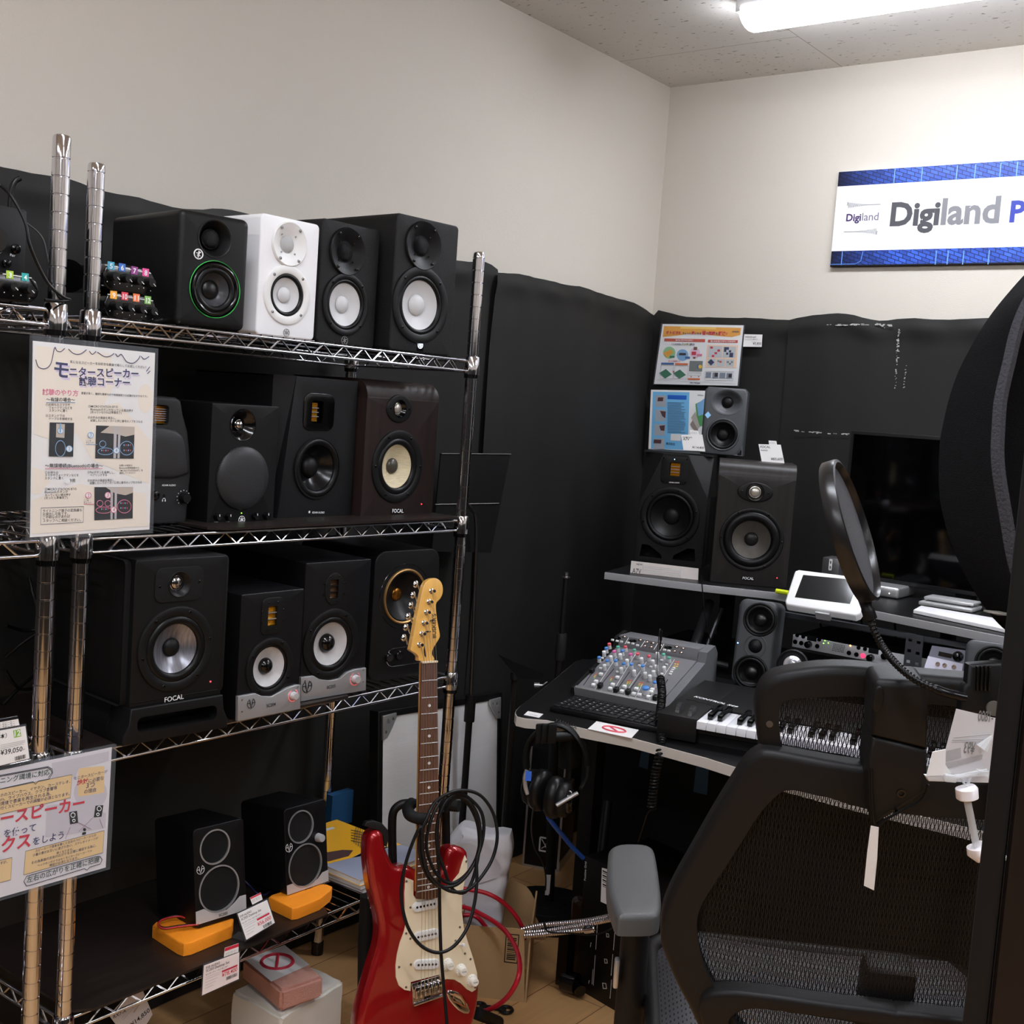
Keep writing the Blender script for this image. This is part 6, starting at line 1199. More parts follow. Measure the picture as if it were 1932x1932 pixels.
for x0, y0, x1, y1, rev in ((285, 530, 600, 521, 0), (258, 776, 572, 772, 1)):
    bm = nb(); pts = []
    for k in range(60):
        f = k/59; am = (1-f)**2 if not rev else f*f; x = x0+(x1-x0)*f; y = y0+(y1-y0)*f+(34*am*(1 if k % 2 else -1) if k > 1 and k < 58 else 0); v = q(*sg(x, y)); pts.append((v[0], -.0008, v[1]))
    tube(bm, pts, .0006, 4); ob('waveform', bm, INK, t)

# ---------------------------------------------------------------- posters on the back wall
cw = cv(1230, 600, 7.432); FP2 = Frame(Vector((-1.8, YB-.036, 1.5)), 0)
S = Sheet('poster', 'colourful poster with an orange heading, upper one pinned to the black cloth in the corner', 'poster', FP2, [cw(150, 85), cw(1285, 103), cw(1198, 950), cw(30, 925)], m=mat('white_gloss_paper', (246, 246, 246), .25), sleeve=[cw(140, 75), cw(1300, 98), cw(1212, 960), cw(22, 935)])
def pq(x0, y0, x1, y1): k = -.085; return [cw(x0+(y1-y0)*.08, y0), cw(x1+(y1-y0)*.08, y0+(x1-x0)*.02), cw(x1, y1+(x1-x0)*.02), cw(x0, y1)]
ORG = mat('orange_print', (240, 170, 60), .5); ORR = mat('orange_red_print', (205, 85, 60), .5); GRN = mat('green_print', (150, 205, 150), .5); BLU = mat('blue_circle_print', (130, 180, 225), .5); PNK = mat('pink_circle_print', (235, 200, 220), .5); DKG = mat('dark_green_print', (50, 120, 85), .5); PCH = mat('peach_print', (250, 215, 185), .5); LG = mat('light_grey_print', (200, 205, 208), .5); DNV = mat('dark_navy_print', (36, 42, 84), .5)
S.polys([[cw(170, 112), cw(1250, 138), cw(1240, 238), cw(1120, 268), cw(900, 250), cw(700, 225), cw(500, 225), cw(330, 250), cw(152, 266)]], ORG, 'heading_band'); S.polys([[cw(400, 118), cw(900, 130), cw(900, 160), cw(400, 150)]], mat('yellow_print', (252, 205, 100), .5), 'heading_light')
S.polys([pq(172, 285, 745, 328), pq(785, 303, 1203, 343)], ORR, 'pill'); S.polys([ring(cw, 245, 485, 85)], GRN, 'circle'); S.polys([ring(cw, 430, 520, 82)], BLU, 'circle'); S.polys([ring(cw, 605, 490, 72)], PNK, 'circle')
S.polys([pq(752, 375, 1185, 690)], PCH, 'frame_tint'); S.polys([pq(785, 392, 978, 552), pq(990, 400, 1168, 556), pq(782, 568, 888, 675), pq(900, 572, 1020, 680), pq(1032, 578, 1145, 684)], LG, 'photo_ground')
S.polys([pq(818, 400, 855, 430), pq(918, 440, 955, 472), pq(878, 478, 915, 508), pq(840, 518, 875, 548), pq(556, 470, 620, 520)], REDI, 'red_tiles'); S.polys([pq(1012, 408, 1080, 445), pq(1010, 445, 1045, 475), pq(1080, 452, 1112, 482), pq(1040, 485, 1072, 515), pq(1085, 487, 1138, 550), [cw(832, 575), cw(878, 622), cw(830, 668), cw(782, 620)]], DNV, 'navy_tiles')
S.polys([pq(1050, 605, 1080, 630), pq(1110, 605, 1135, 630), pq(1080, 630, 1110, 655), pq(920, 595, 945, 615), pq(520, 600, 705, 745)], mat('grey_tiles_print', (120, 125, 122), .5), 'grey_tiles'); S.polys([pq(948, 600, 978, 628), pq(295, 740, 315, 765), pq(650, 815, 665, 830), pq(545, 815, 560, 830)], ORR, 'orange_tiles')
S.polys([[cw(160, 490), cw(270, 440), cw(305, 480), cw(215, 560)]], mat('amber_print', (235, 165, 50), .5), 'amber_shape'); S.polys([pq(585, 405, 635, 450), pq(580, 545, 610, 570)], mat('brown_print', (110, 60, 45), .5), 'brown_shape')
S.polys([pq(250, 530, 320, 556), [cw(105, 770), cw(200, 715), cw(282, 790), cw(185, 850)][:4], [cw(300, 775), cw(395, 722), cw(480, 798), cw(385, 852)]], DKG, 'green_shape'); S.polys([pq(468, 540, 535, 570), pq(132, 625, 310, 650), pq(635, 650, 650, 705)], mat('blue_pill_print', (50, 100, 165), .5), 'blue_pill'); S.polys([pq(328, 632, 505, 658), pq(505, 843, 675, 866)], mat('orange_pill_print', (225, 115, 60), .5), 'orange_pill'); S.polys([pq(632, 503, 705, 533)], PINK, 'pink_pill'); S.polys([ring(cw, 680, 683, 26)], mat('yellow_disc_print', (250, 205, 50), .5), 'yellow_disc')
S.lines([pq(118, 660, 300, 845), pq(312, 668, 498, 850), pq(740, 745, 1140, 868), pq(515, 765, 690, 800)], GTXT, .0004, 'box_line', closed=True); S.lines([[cw(70, 862), cw(700, 893)], [cw(710, 893), cw(1180, 915)]], LG, .0004)
S.polys([pq(755, 760, 830, 835), pq(850, 765, 930, 840), pq(948, 768, 1030, 842), pq(1045, 772, 1125, 845)], mat('photo_blue_grey', (130, 140, 155), .5), 'small_photo'); S.polys([pq(880, 768, 925, 825), pq(1075, 785, 1120, 835), pq(385, 490, 480, 520)], mat('photo_dark_print', (60, 30, 38), .5), 'photo_dark')
S.texts([('ちょっと', (435, 225), (548, 228)), ('になる', (600, 230), (695, 232)), ('の', (765, 228), (795, 229)), ('を', (895, 232), (925, 233)), ('こんなお悩み', (280, 375), (418, 380)), ('解決！', (540, 380), (605, 383)), ('大建工業株式会社', (530, 916), (680, 922)), ('DAIKEN', (1130, 200), (1225, 204))], NAVY, cw, 'lettering', bold=.03)
S.texts([('オトピタR', (200, 222), (408, 226)), ('気', (555, 228), (600, 229)), ('音', (705, 232), (760, 233)), ('問題', (798, 233), (890, 235)), ('解決♪', (930, 237), (1060, 243)), ('オトピタを敷くと', (235, 612), (400, 618))], REDI, cw, 'red_lettering', bold=.04)
S.texts([('スッキリ', (420, 378), (540, 382), .05)], mat('olive_print', (120, 120, 30), .5), cw, 'green_lettering'); S.texts([('音の響きをやわらかに！', (335, 320), (580, 324)), ('思いのままにデザインできます！', (825, 337), (1175, 342))], WHT, cw, 'white_lettering', bold=.03)
cp = cv(1130, 580, 3.512)
S = Sheet('poster', 'blue and white poster with four small photos, half hidden behind the small grey speaker', 'poster', Frame(Vector((-1.8, YB-.040, 1.3)), 0), [cp(345, 545), cp(905, 556), cp(880, 962), cp(328, 938)], m=mat('white_gloss_paper', (246, 246, 246), .25))
S.polys([[cp(358, 558), cp(600, 562), cp(590, 945), cp(345, 935)]], mat('sky_blue_print', (120, 190, 235), .5), 'blue_panel'); S.polys([[cp(455, 580), cp(582, 584), cp(580, 612), cp(455, 608)]], mat('strong_blue_print', (40, 100, 200), .5), 'blue_heading')
S.polys([[cp(378+dx, 582+95*k), cp(448+dx, 584+95*k), cp(444+dx, 660+95*k), cp(374+dx, 658+95*k)] for k, dx in ((0, 0), (1, -3), (2, -7), (3, -12))], mat('photo_grey_print', (170, 176, 184), .5), 'small_photo')
for pp_ in ([cp(392, 596), cp(428, 596), cp(425, 622), cp(388, 622)], [cp(405, 685), cp(444, 690), cp(440, 735), cp(420, 720)], [cp(400, 785), cp(438, 780), cp(434, 818), cp(410, 815)], [cp(365, 875), cp(415, 877), cp(412, 902), cp(362, 900)]): S.poly(pp_, mat('photo_deep_print', (90, 60, 62), .5), 'photo_subject')
S.lines([[cp(456, 630+9*k), cp(456+random.choice((90, 110, 118)), 632+9*k)] for k in range(23)], mat('grey_blue_ink', (90, 110, 140), .5), .0007, 'text_rule')
S.polys([[cp(478, 838), cp(545, 840), cp(543, 885), cp(474, 882)]], PAPER, 'white_inset'); S.polys([[cp(640, 640), cp(720, 600), cp(720, 780), cp(655, 790)]], mat('leaf_green_print', (90, 160, 100), .5), 'sample_green'); S.polys([[cp(612, 730), cp(640, 690), cp(670, 790), cp(655, 812)]], mat('sand_print', (185, 180, 172), .5), 'sample_grey'); S.polys([[cp(605, 775), cp(622, 748), cp(660, 815), cp(640, 825)]], mat('taupe_print', (150, 135, 128), .5), 'sample_brown'); S.polys([[cp(650, 640), cp(720, 590), cp(720, 700), cp(660, 720)]], BLU, 'sample_blue')
S.texts([('株式会社', (445, 908), (505, 912)), ('DAIKEN', (655, 585), (692, 588))], INK, cp, bold=.01)
q = [cp(963, 178), cp(1083, 180), cp(1078, 262), cp(955, 260)]
S = Sheet('price_card', 'small white price card reading 3,850 pinned to the cloth beside the colourful poster', 'price card', Frame(Vector((-1.65, YB-.034, 1.6)), 0), q); S.texts([qt(q, 'WS0330-60T', .05, .28, .68), qt(q, '¥3,850', .52, .82, .97), qt(q, 'インシュレーター 吸音パネル', .05, .42, .75)], INK, None, bold=.01); fine(S, q, ((.05, .9, .46), (.4, .7, .6), (.6, .95, .93)))

# ---------------------------------------------------------------- studio desk
ZD, ZS = .70, .93
DF = Frame(Vector((0, 0, ZD)), 0, -90); SF = Frame(Vector((0, 0, ZS)), 0, -90)
t = thing('studio_desk', 'black studio desk with pale edge bands and a raised rear shelf in the room corner', 'desk', (-.75, 2.6, 0))
c3 = cv(930, 1050, 4.83)
fr = [DF.px(*p) for p in (c3(890, 937), c3(815, 934), c3(750, 955), c3(560, 1115), c3(340, 1290), c3(250, 1355), c3(212, 1395), c3(200, 1420), c3(215, 1455), c3(300, 1475), c3(490, 1490), c3(850, 1570), c3(1260, 1650), c3(1560, 1730), c3(1932, 1830), (1393.5, 1449))]
top_ = fr+[(-.75, fr[-1][1]-.005), (-.45, fr[-1][1]+.01), (-.1, 2.0), (.05, 2.02), (.08, 3.25), (-1.75, 3.25)]
deskm = mat('desk_laminate', (30, 30, 31), .35, bump=.1, bs=300); edge = mat('pale_edge_band', (196, 190, 182), .45)
def plate(F, o, th, name, par, m, em):
    bm = nb(); slab(bm, inset(o, .0015), (), 0, th*.5, 0); bm.transform(F.m); p = ob(name, bm, m, par, world=True, smooth=0)
    bm = nb(); slab(bm, o, (), .0006, th, .0012); bm.transform(F.m); ob('edge_band', bm, em, p, world=True); return p
plate(DF, top_, .021, 'desktop', t, deskm, edge)
sf_ = [SF.px(*p) for p in ((1195, 1064), (1160, 1073), (1141, 1079), (1240, 1092), (1330, 1103), (1460, 1117), (1500, 1124), (1650, 1152), (1891, 1200))]
shelf_ = sf_+[(-.3, sf_[-1][1]-.02), (.0, 2.55), (.02, 3.25), (-1.74, 3.25)]
plate(SF, shelf_, .019, 'upper_shelf', t, deskm, mat('grey_edge_band', (160, 160, 162), .4))
for lx in (-1.55, -.1):
    for y_ in (2.45, 3.15): bm = nb(); box(bm, lx-.02, lx+.02, y_-.02, y_+.02, .0, ZD-.0215); ob('leg', bm, BK, t, world=True)
bm = nb(); box(bm, -1.6, -.05, 3.16, 3.18, .02, ZD-.022); ob('back_panel', bm, BKM, t, world=True)
bm = nb(); box(bm, -1.70, -.1, 2.72, 2.75, .02, ZD-.022); ob('dark_fill_panel', bm, BKM, t, world=True)  # added black sheet that fills the gap under the desk with darkness
bm = nb(); tube(bm, [aty(1339, 1136, 2.83), aty(1308, 1225, 2.72)], .013, 12); tube(bm, [aty(1308, 1225, 2.72), (aty(1308, 1225, 2.72).x-.02, 2.70, ZD)], .013, 12); ob('slanted_post', bm, mat('dark_tube', (70, 70, 72), .3, .6), t, world=True)
bm = nb(); tube(bm, [aty(1362, 1148, 2.85), aty(1325, 1242, 2.78)], .006, 8); tube(bm, [aty(1318, 1243, 2.74), aty(1373, 1256, 2.78)], .008, 8); ob('shelf_bracket', bm, mat('dark_tube', (70, 70, 72), .3, .6), t, world=True)
for y_ in (3.2,):
    for x_ in (-1.6, -.95, -.2): bm = nb(); box(bm, x_-.015, x_+.015, y_-.02, y_+.02, ZD, ZS-.019); ob('rear_post', bm, BK, t, world=True)
bm = nb(); a, b_ = aty(1500, 1163, 2.72), aty(1850, 1223, 2.72); box(bm, a.x-.15, b_.x+.3, 2.72, 2.735, a.z-.006, a.z+.006); ob('rack_rail', bm, mat('rail_grey', (84, 86, 92), .4, .5), t, world=True)
for x_, y_ in ((1714, 1240), (1730, 1245)):
    p = aty(x_, y_, 2.70); bm = nb(); slab(bm, [(-.010, -.10), (.010, -.10), (.010, .055), (-.010, .055)], [rrect(0, .04-.025*k, .009, .007, .001, 2) for k in range(5)], 0, .003); bm.transform(Matrix.Translation(p)); ob('rack_strip', bm, mat('rail_grey', (84, 86, 92), .4, .5), t, world=True)
b2 = DESKFOOT; ob('foot', b2, BKG, t, world=True)
bm = nb(); p = atz(1085, 1840, .03); cyl(bm, (p.x+.0, p.y+.06, .06), (-1.50, 2.45, .40), .012, 10); ob('brace', bm, BK, t, world=True)

# things on the desk ------------------------------------------------------
c5 = cv(1060, 1180, 7.43)
Pm = atz(*c5(190, 905), .712); Pr = atz(*c5(1335, 1140), .712); azm = math.degrees(atan2(Pr.y-Pm.y, Pr.x-Pm.x)); wm = (Pr-Pm).length
MF = Frame(Pm+Vector((0, 0, .006)), azm, -72); B_ = Frame(Vector((Pm.x, Pm.y, ZD)), azm)
t = thing('mixing_console', 'small mixing console with coloured knob caps behind the computer keyboard', 'mixer', frame=B_)
pl_ = [MF.px(*c5(*p)) for p in ((190, 880), (1340, 1125), (1690, 488), (640, 245))]; Dp = (pl_[2][1]+pl_[3][1])/2
w0 = 0; w1 = pl_[1][0]
dgm = mat('console_grey', (112, 112, 115), .45); chk = mat('console_cheek', (105, 106, 109), .45)
bm = nb(); slab(bm, [(w0, .004), (w1, .004), (w1, Dp), (w0, Dp)], (), 0, .02, 0); bm.transform(MF.m); pan = ob('control_panel', bm, dgm, t, world=True, smooth=0)
bm = nb(); slab(bm, [(w0-.002, -.004), (w1+.002, -.004), (w1+.002, .006), (w0-.002, .006)], (), -.003, .02, .002); bm.transform(MF.m); ob('front_strip', bm, ALU, t, world=True)
rz_ = sin(radians(18)); ry = cos(radians(18))
prof = [(0, .004), (0, .016), (Dp*ry, .018+Dp*rz_-.002), (Dp*ry+.006, .040+Dp*rz_), (Dp*ry+.055, .050+Dp*rz_), (Dp*ry+.075, .03+Dp*rz_), (Dp*ry+.075, .004)]
for x0, x1, nm in ((w0-.012, w0-.001, 'side_cheek'), (w1+.001, w1+.022, 'side_cheek')):
    bm = nb(); A = [bm.verts.new((x0, p[0], p[1])) for p in prof]; Bv = [bm.verts.new((x1, p[0], p[1])) for p in prof]; n = len(A)
    for k in range(n): bm.faces.new((A[k], A[(k+1) % n], Bv[(k+1) % n], Bv[k]))
    bm.faces.new(A); bm.faces.new(Bv); ob(nm, bm, chk if x0 > 0 else BK, t, smooth=0)
bm = nb(); box(bm, w0, w1, Dp*ry+.004, Dp*ry+.07, .004, .046+Dp*rz_, .002); ioz = .046+Dp*rz_; io = ob('socket_block', bm, dgm, t)
IO = Frame(None, m=B_.m @ Matrix.Translation((0, 0, ioz)) @ Matrix.Rotation(radians(-84), 4, 'X'))
bm = nb()
for x0, y0, x1, y1 in ((935, 180, 885, 265), (1165, 222, 1105, 310), (1345, 255, 1290, 345), (1432, 265, 1375, 360)): a, b_ = IO.px(*c5(x0, y0)), IO.px(*c5(x1, y1)); tube(bm, [(a[0], -.001, a[1]), (b_[0], -.001, b_[1])], .0006, 4)
bm.transform(IO.m); ob('divider_line', bm, WTXT, io, world=True)
for x, y in ((775, 185), (995, 222), (1490, 315)): v = IO.px(*c5(x, y)); bm = nb(); lathe(bm, [(.009, 0), (.009, .002), (.007, .002), (.006, -.001), (0, -.001)], (v[0], 0, v[1]), 20); bm.transform(IO.m); ob('xlr_socket', bm, BKG, io, world=True)
for x, y in ((875, 170), (1097, 215), (1190, 242), (1275, 258), (1160, 298), (1247, 312), (1385, 290), (1605, 312), (1695, 332), (1575, 372), (1668, 392)):
    v = IO.px(*c5(x, y)); bm = nb(); lathe(bm, [(.0045, 0), (.0045, .003), (.003, .004), (.0025, .001), (0, .001)], (v[0], 0, v[1]), 14); bm.transform(IO.m); ob('jack_socket', bm, mat('pinkish_chrome', (225, 205, 195), .2, 1), io, world=True)
def ctl(x, y, r, h, m, name, capm=None, F=MF, par=None, seg=16):
    v = F.px(*c5(x, y)); bm = nb(); lathe(bm, [(r*1.1, 0), (r, h*.25), (r*.92, h*.95), (r*.8, h), (0, h)], (v[0], 0, v[1]), seg); bm.transform(F.m); k = ob(name, bm, m, par or t, world=True, smooth=40)
    if capm: bm = nb(); lathe(bm, [(r*.95, h*.72), (r*.93, h*1.01), (r*.75, h*1.06), (0, h*1.06)], (v[0], 0, v[1]), seg); bm.transform(F.m); ob('cap', bm, capm, k, world=True)
kgm = mat('knob_light_grey', (196, 196, 196), .45); CC = {'r': mat('cap_red', (235, 90, 105), .4), 'b': mat('cap_blue', (80, 140, 215), .4), 'g': mat('cap_green', (90, 180, 150), .4), 'p': mat('cap_pink', (235, 110, 175), .4), 'w': mat('cap_white', (236, 236, 234), .4)}
for x, y, k in ((668, 262, 'r'), (625, 320, 'b'), (592, 372, 'w'), (790, 302, 'g'), (893, 300, 'r'), (848, 356, 'b'), (737, 366, 'p'), (965, 406, 'p'), (1018, 346, 'g'), (1065, 400, 'r'), (820, 412, 'w'), (525, 450, 'b'), (640, 494, 'b'), (757, 494, 'b'), (600, 562, 'w'), (870, 537, 'b'), (975, 545, 'b'), (835, 605, 'w'), (1222, 432, 'r'), (1118, 467, 'w'), (1135, 567, 'b'), (1015, 642, 'w'), (1275, 500, 'w'), (1340, 392, 'w'), (1425, 407, 'g'), (1503, 454, 'g'), (1170, 672, 'w'), (1305, 800, 'b'), (1235, 712, 'w'), (1285, 650, 'w'), (1325, 572, 'w'), (1435, 592, 'w'), (690, 440, 'w'), (915, 490, 'w')):
    ctl(x+2, y+62, .0047, .0135, kgm, 'knob', CC[k])
ctl(1180, 950, .0085, .015, kgm, 'knob', CC['b'])
for x, y in ((480, 800), (445, 850), (550, 700), (780, 745), (715, 845), (680, 900), (880, 872), (845, 938), (1045, 905), (1010, 975), (1090, 990), (1215, 1018), (1270, 915), (1255, 948)):
    v = MF.px(*c5(x, y)); bm = nb(); box(bm, v[0]-.0045, v[0]+.0045, -.006, 0, v[1]-.004, v[1]+.004, .001); bm.transform(MF.m); ob('push_button', bm, CC['w'], t, world=True)
for x, y in ((1570, 608), (1553, 635), (1537, 663), (1520, 693), (710, 215), (775, 230), (835, 240), (930, 255), (995, 266), (1060, 290), (1440, 355), (1500, 368), (545, 612), (780, 662), (1090, 572), (1250, 592), (570, 470), (1400, 500), (1405, 690), (1470, 560)):
    F_ = IO if y < 372 and not (x > 1500 and y > 500) else MF; v = F_.px(*c5(x, y)); bm = nb(); box(bm, v[0]-.0034, v[0]+.0034, -.004, 0, v[1]-.002, v[1]+.002, .0006); bm.transform(F_.m); ob('small_button', bm, CC['w'], t, world=True)
for (x0, y0), (x1, y1), (xc, yc) in (((492, 568), (305, 838), (427, 660)), ((730, 608), (500, 895), (540, 872)), ((950, 652), (740, 950), (765, 930)), ((1107, 684), (905, 970), (930, 958)), ((1485, 760), (1330, 1020), (1315, 1040))):
    a, b_ = MF.px(*c5(x0, y0)), MF.px(*c5(x1, y1)); bm = nb(); tube(bm, [(a[0], -.0003, a[1]), (b_[0], -.0003, b_[1])], .0009, 4); bm.transform(MF.m); ob('fader_slot', bm, INK, t, world=True)
    v = MF.px(*c5(xc, yc)); bm = nb(); box(bm, v[0]-.005, v[0]+.005, -.011, -.001, v[1]-.007, v[1]+.007, .0015); bm.transform(MF.m); ob('fader_cap', bm, mat('fader_black', (40, 40, 42), .35), t, world=True)
ledc = [mat('led_red', (225, 90, 70), .4), mat('led_amber', (235, 185, 80), .4), mat('led_yellow', (225, 190, 95), .4), mat('led_green', (120, 165, 110), .4)]
for x, y, s_ in ((478, 705, 1), (705, 748, 1), (935, 795, 1), (968, 795, 1), (1098, 822, 1), (1132, 828, 1), (1600, 545, 1.5), (1635, 550, 1.5)):
    bm = nb(); me_ = []
    for k in range(4): v = MF.px(*c5(x-12*k*.8, y-22*s_+20*k*s_)); box(bm, v[0]-.0018, v[0]+.0018, -.0008, 0, v[1]-.0017*s_, v[1]+.0017*s_); [setattr(f, 'material_index', k) for f in list(bm.faces)[-6:]]
    bm.transform(MF.m); ob('level_meter', bm, ledc, t, world=True, smooth=0)
bm = nb()
for (x0, y0), (x1, y1) in (((770, 440), (455, 912)), ((1035, 400), (695, 962)), ((1190, 510), (860, 1000)), ((1130, 820), (1020, 1032)), ((1320, 820), (1220, 1075)), ((1580, 480), (1410, 740))): a, b_ = MF.px(*c5(x0, y0)), MF.px(*c5(x1, y1)); tube(bm, [(a[0], -.0004, a[1]), (b_[0], -.0004, b_[1])], .0005, 4)
bm.transform(MF.m); ob('channel_line', bm, WTXT, t, world=True)
# computer keyboard
Pk = atz(1036, 1342, ZD); Pk2 = atz(1240, 1383, ZD); azk = math.degrees(atan2(Pk2.y-Pk.y, Pk2.x-Pk.x)); KF = Frame(Pk, azk); wk = (Pk2-Pk).length
t = thing('computer_keyboard', 'black computer keyboard lying in front of the mixing console', 'keyboard', frame=KF); dk = .125
bm = nb(); box(bm, 0, wk, 0, dk, 0, .012, .003); ob('case', bm, mat('keyboard_black', (30, 30, 32), .4), t)
kb_ = None; keym = mat('key_black', (38, 38, 40), .45); LT = nb(); rows = ('`1234567890-=\u2190', 'TQWERTYUIOP[]\\', 'CASDFGHJKL;\'E ', 'SZXCVBNM,./^  ')
for r in range(6):
    n_ = 14; pw = (wk-.012)/n_; z_ = dk-.012-(dk-.012)/6*(r+.5)+.002
    for c0 in range(n_):
        if r == 5 and 4 <= c0 <= 8 and c0 != 6: continue
        hw = pw*.44 if not (r == 5 and c0 == 6) else pw*2.4; xx = .006+pw*(c0+.5)
        if kb_ is None or (r == 5 and c0 == 6):
            bm = nb(); box(bm, -hw, hw, -.0075, .0075, 0, .003, .0012)
            if kb_ is None: k_ = kb_ = ob('key', bm, keym, t)
            else: k_ = ob('key', bm, keym, t)
        else: k_ = kb_.copy(); COL.objects.link(k_); PM[k_.name] = PM[t.name]
        k_.parent = t; k_.location = (xx, z_, .0118)
        if 1 <= r <= 4: ch = rows[r-1][c0]; (text(LT, ch, (xx-.002, z_-.001), (xx+.002, z_-.001), 0, .02, .0035) if ch.strip() else None)
LT.transform(Matrix.Translation((0, 0, .0152)) @ Matrix.Rotation(radians(-90), 4, 'X')); ob('key_legends', LT, WTXT, t, smooth=0)
# printed slips on the desk
for quad, lab in (([(996.3, 1341.5), (1025, 1347), (1017, 1354), (988.4, 1348.5)], 'small white label stuck on the left corner of the desk'), ([(1125.7, 1360.6), (1205.4, 1377), (1191.3, 1392.6), (1109, 1375)], 'white slip with a red prohibition ring on the desk front, below the keyboard')):
    S = Sheet('desk_label', lab, 'label', Frame(Vector((0, 0, ZD+.0014)), 0, -90), quad)
    if quad[0][0] > 1100:
        c_ = ((quad[0][0]+quad[2][0])/2, (quad[0][1]+quad[2][1])/2); v = S.F.px(*c_); bm = nb(); tube(bm, [(v[0]+.026*cos(a), -.0005, v[1]+.016*sin(a)) for a in [2*pi*k/24 for k in range(24)]], .0022, 4, closed=True); tube(bm, [(v[0]-.018, -.0005, v[1]+.012), (v[0]+.018, -.0005, v[1]-.012)], .002, 4); ob('red_ring', bm, mat('pale_red_ink', (226, 90, 105), .6), S.t)
    else: S.texts([qt(quad, '¥55,000', .2, .7, .8)], GTXT)
# controller keyboard with piano keys
c6 = cv(1230, 1240, 8.4)
Pn = atz(*c6(75, 1110), .722); Pn2 = atz(*c6(645, 1212), .722); azn = math.degrees(atan2(Pn2.y-Pn.y, Pn2.x-Pn.x)); NF = Frame(Pn, azn); hn = NF.px(*c6(75, 870))[1]
t = thing('midi_keyboard', 'black controller keyboard with white piano keys on the desk behind the chair', 'keyboard', frame=NF); NT = Frame(None, m=NF.m @ Matrix.Translation((0, 0, hn)) @ Matrix.Rotation(radians(-90), 4, 'X'))
kl = NT.px(*c6(665, 1040)); kb1 = NT.px(*c6(1090, 830)); bl_ = NT.px(*c6(1070, 395)); dn = bl_[1]; wl = kl[0]-.002; kd = kb1[1]; WN = .80
bm = nb(); box(bm, 0, wl, 0, dn, -.018, hn, .002); box(bm, wl-.002, WN, kd, dn, 0, hn, .002); box(bm, wl-.002, WN, .012, kd+.01, 0, hn-.018); ob('case', bm, mat('controller_black', (38, 37, 38), .4, bump=.06, bs=500), t)
bm = nb(); box(bm, .0, WN, .02, dn-.01, -.0215, -.001); ob('base', bm, BKM, t)
ks = (NT.px(*c6(1540, 1345))[0]-NT.px(*c6(800, 1130))[0])/5; wkm = mat('piano_white', (246, 246, 250), .25); n = int((WN-wl-.02)/ks); kw0 = None
for k in range(n):
    if kw0 is None: bm = nb(); box(bm, .0004, ks-.0006, .0, kd, -.016, 0, .0008); kw0 = k_ = ob('white_key', bm, wkm, t)
    else: k_ = kw0.copy(); COL.objects.link(k_); PM[k_.name] = PM[t.name]
    k_.parent = t; k_.location = (wl+ks*k, -.004, hn-.003)
kk0 = None; v = NT.px(*c6(990, 985)); yb = v[1]
for k in range(1, n):
    if k % 7 in (3, 0): continue
    if kk0 is None: bm = nb(); box(bm, -.0052, .0052, yb, kd, -.003, .010, .0018); kk0 = k_ = ob('black_key', bm, BKG, t)
    else: k_ = kk0.copy(); COL.objects.link(k_); PM[k_.name] = PM[t.name]
    k_.parent = t; k_.location = (wl+ks*k, 0, hn)
for x, y in ((415, 865), (615, 925)):
    v = NT.px(*c6(x, y)); bm = nb(); cyl(bm, (v[0]-.004, v[1]+.012, hn-.006), (v[0]+.004, v[1]+.012, hn-.006), .022, 28)
    for k in range(12): a = radians(25+11*k); box(bm, v[0]-.0042, v[0]+.0042, v[1]+.012+.0225*cos(a)-.0006, v[1]+.012+.0225*cos(a)+.0006, hn-.006+.0225*sin(a)-.0006, hn-.006+.0225*sin(a)+.0006)
    ob('wheel', bm, mat('wheel_grey', (70, 70, 72), .35), t)
bm = nb(); text(bm, 'KONTROL S49', NT.px(*c6(660, 632)), NT.px(*c6(1335, 800)), -.0008, .03); bm.transform(NT.m); ob('lettering', bm, WTXT, t, world=True, smooth=0)
for x, y in ((625, 680), (780, 720), (940, 760)): v = NT.px(*c6(x, y)); bm = nb(); box(bm, v[0]-.011, v[0]+.011, v[1]-.003, v[1]+.003, hn-.001, hn+.001, .0006); ob('button', bm, BK, t)
# coiled headphone lead
bm = nb(); cp_ = [(1245.7, 1278, 2.60), (1249, 1309, 2.55), (1246, 1340, 2.50), (1243, 1372, 2.44), (1248, 1391, 2.40), (1246.7, 1412, 2.37), (1240.5, 1443, 2.36), (1236.8, 1460, 2.36), (1229, 1526, 2.36)]
sp_ = smoothpts([atd(*p) for p in cp_], 30); Q = []; ph = 0; n = len(sp_)
for i, p in enumerate(sp_):
    tg = (sp_[min(i+1, n-1)]-sp_[max(i-1, 0)]).normalized(); u, v = basis(tg); sub = 7
    for s_ in range(sub):
        pp = p.lerp(sp_[min(i+1, n-1)], s_/sub); fr_ = (i+s_/sub)/n; amp = .0075*(.25 if .34 < fr_ < .5 else 1); ph += .16*min(1.35, (sp_[min(i+1, n-1)]-p).length*1350/sub*.9); Q.append(pp+(u*cos(ph*5)+v*sin(ph*5))*amp)
tube(bm, Q, .0021, 5)
tail = smoothpts([Q[-1], atd(1222.8, 1532, 2.37), atd(1213, 1560, 2.40), atd(1204, 1589, 2.45)], 5); tube(bm, tail[1:], .0013, 5)
one('coiled_cable', bm, mat('coil_black', (30, 30, 31), .35), 'black coiled lead hanging over the front edge of the desk', 'cable', smooth=60)
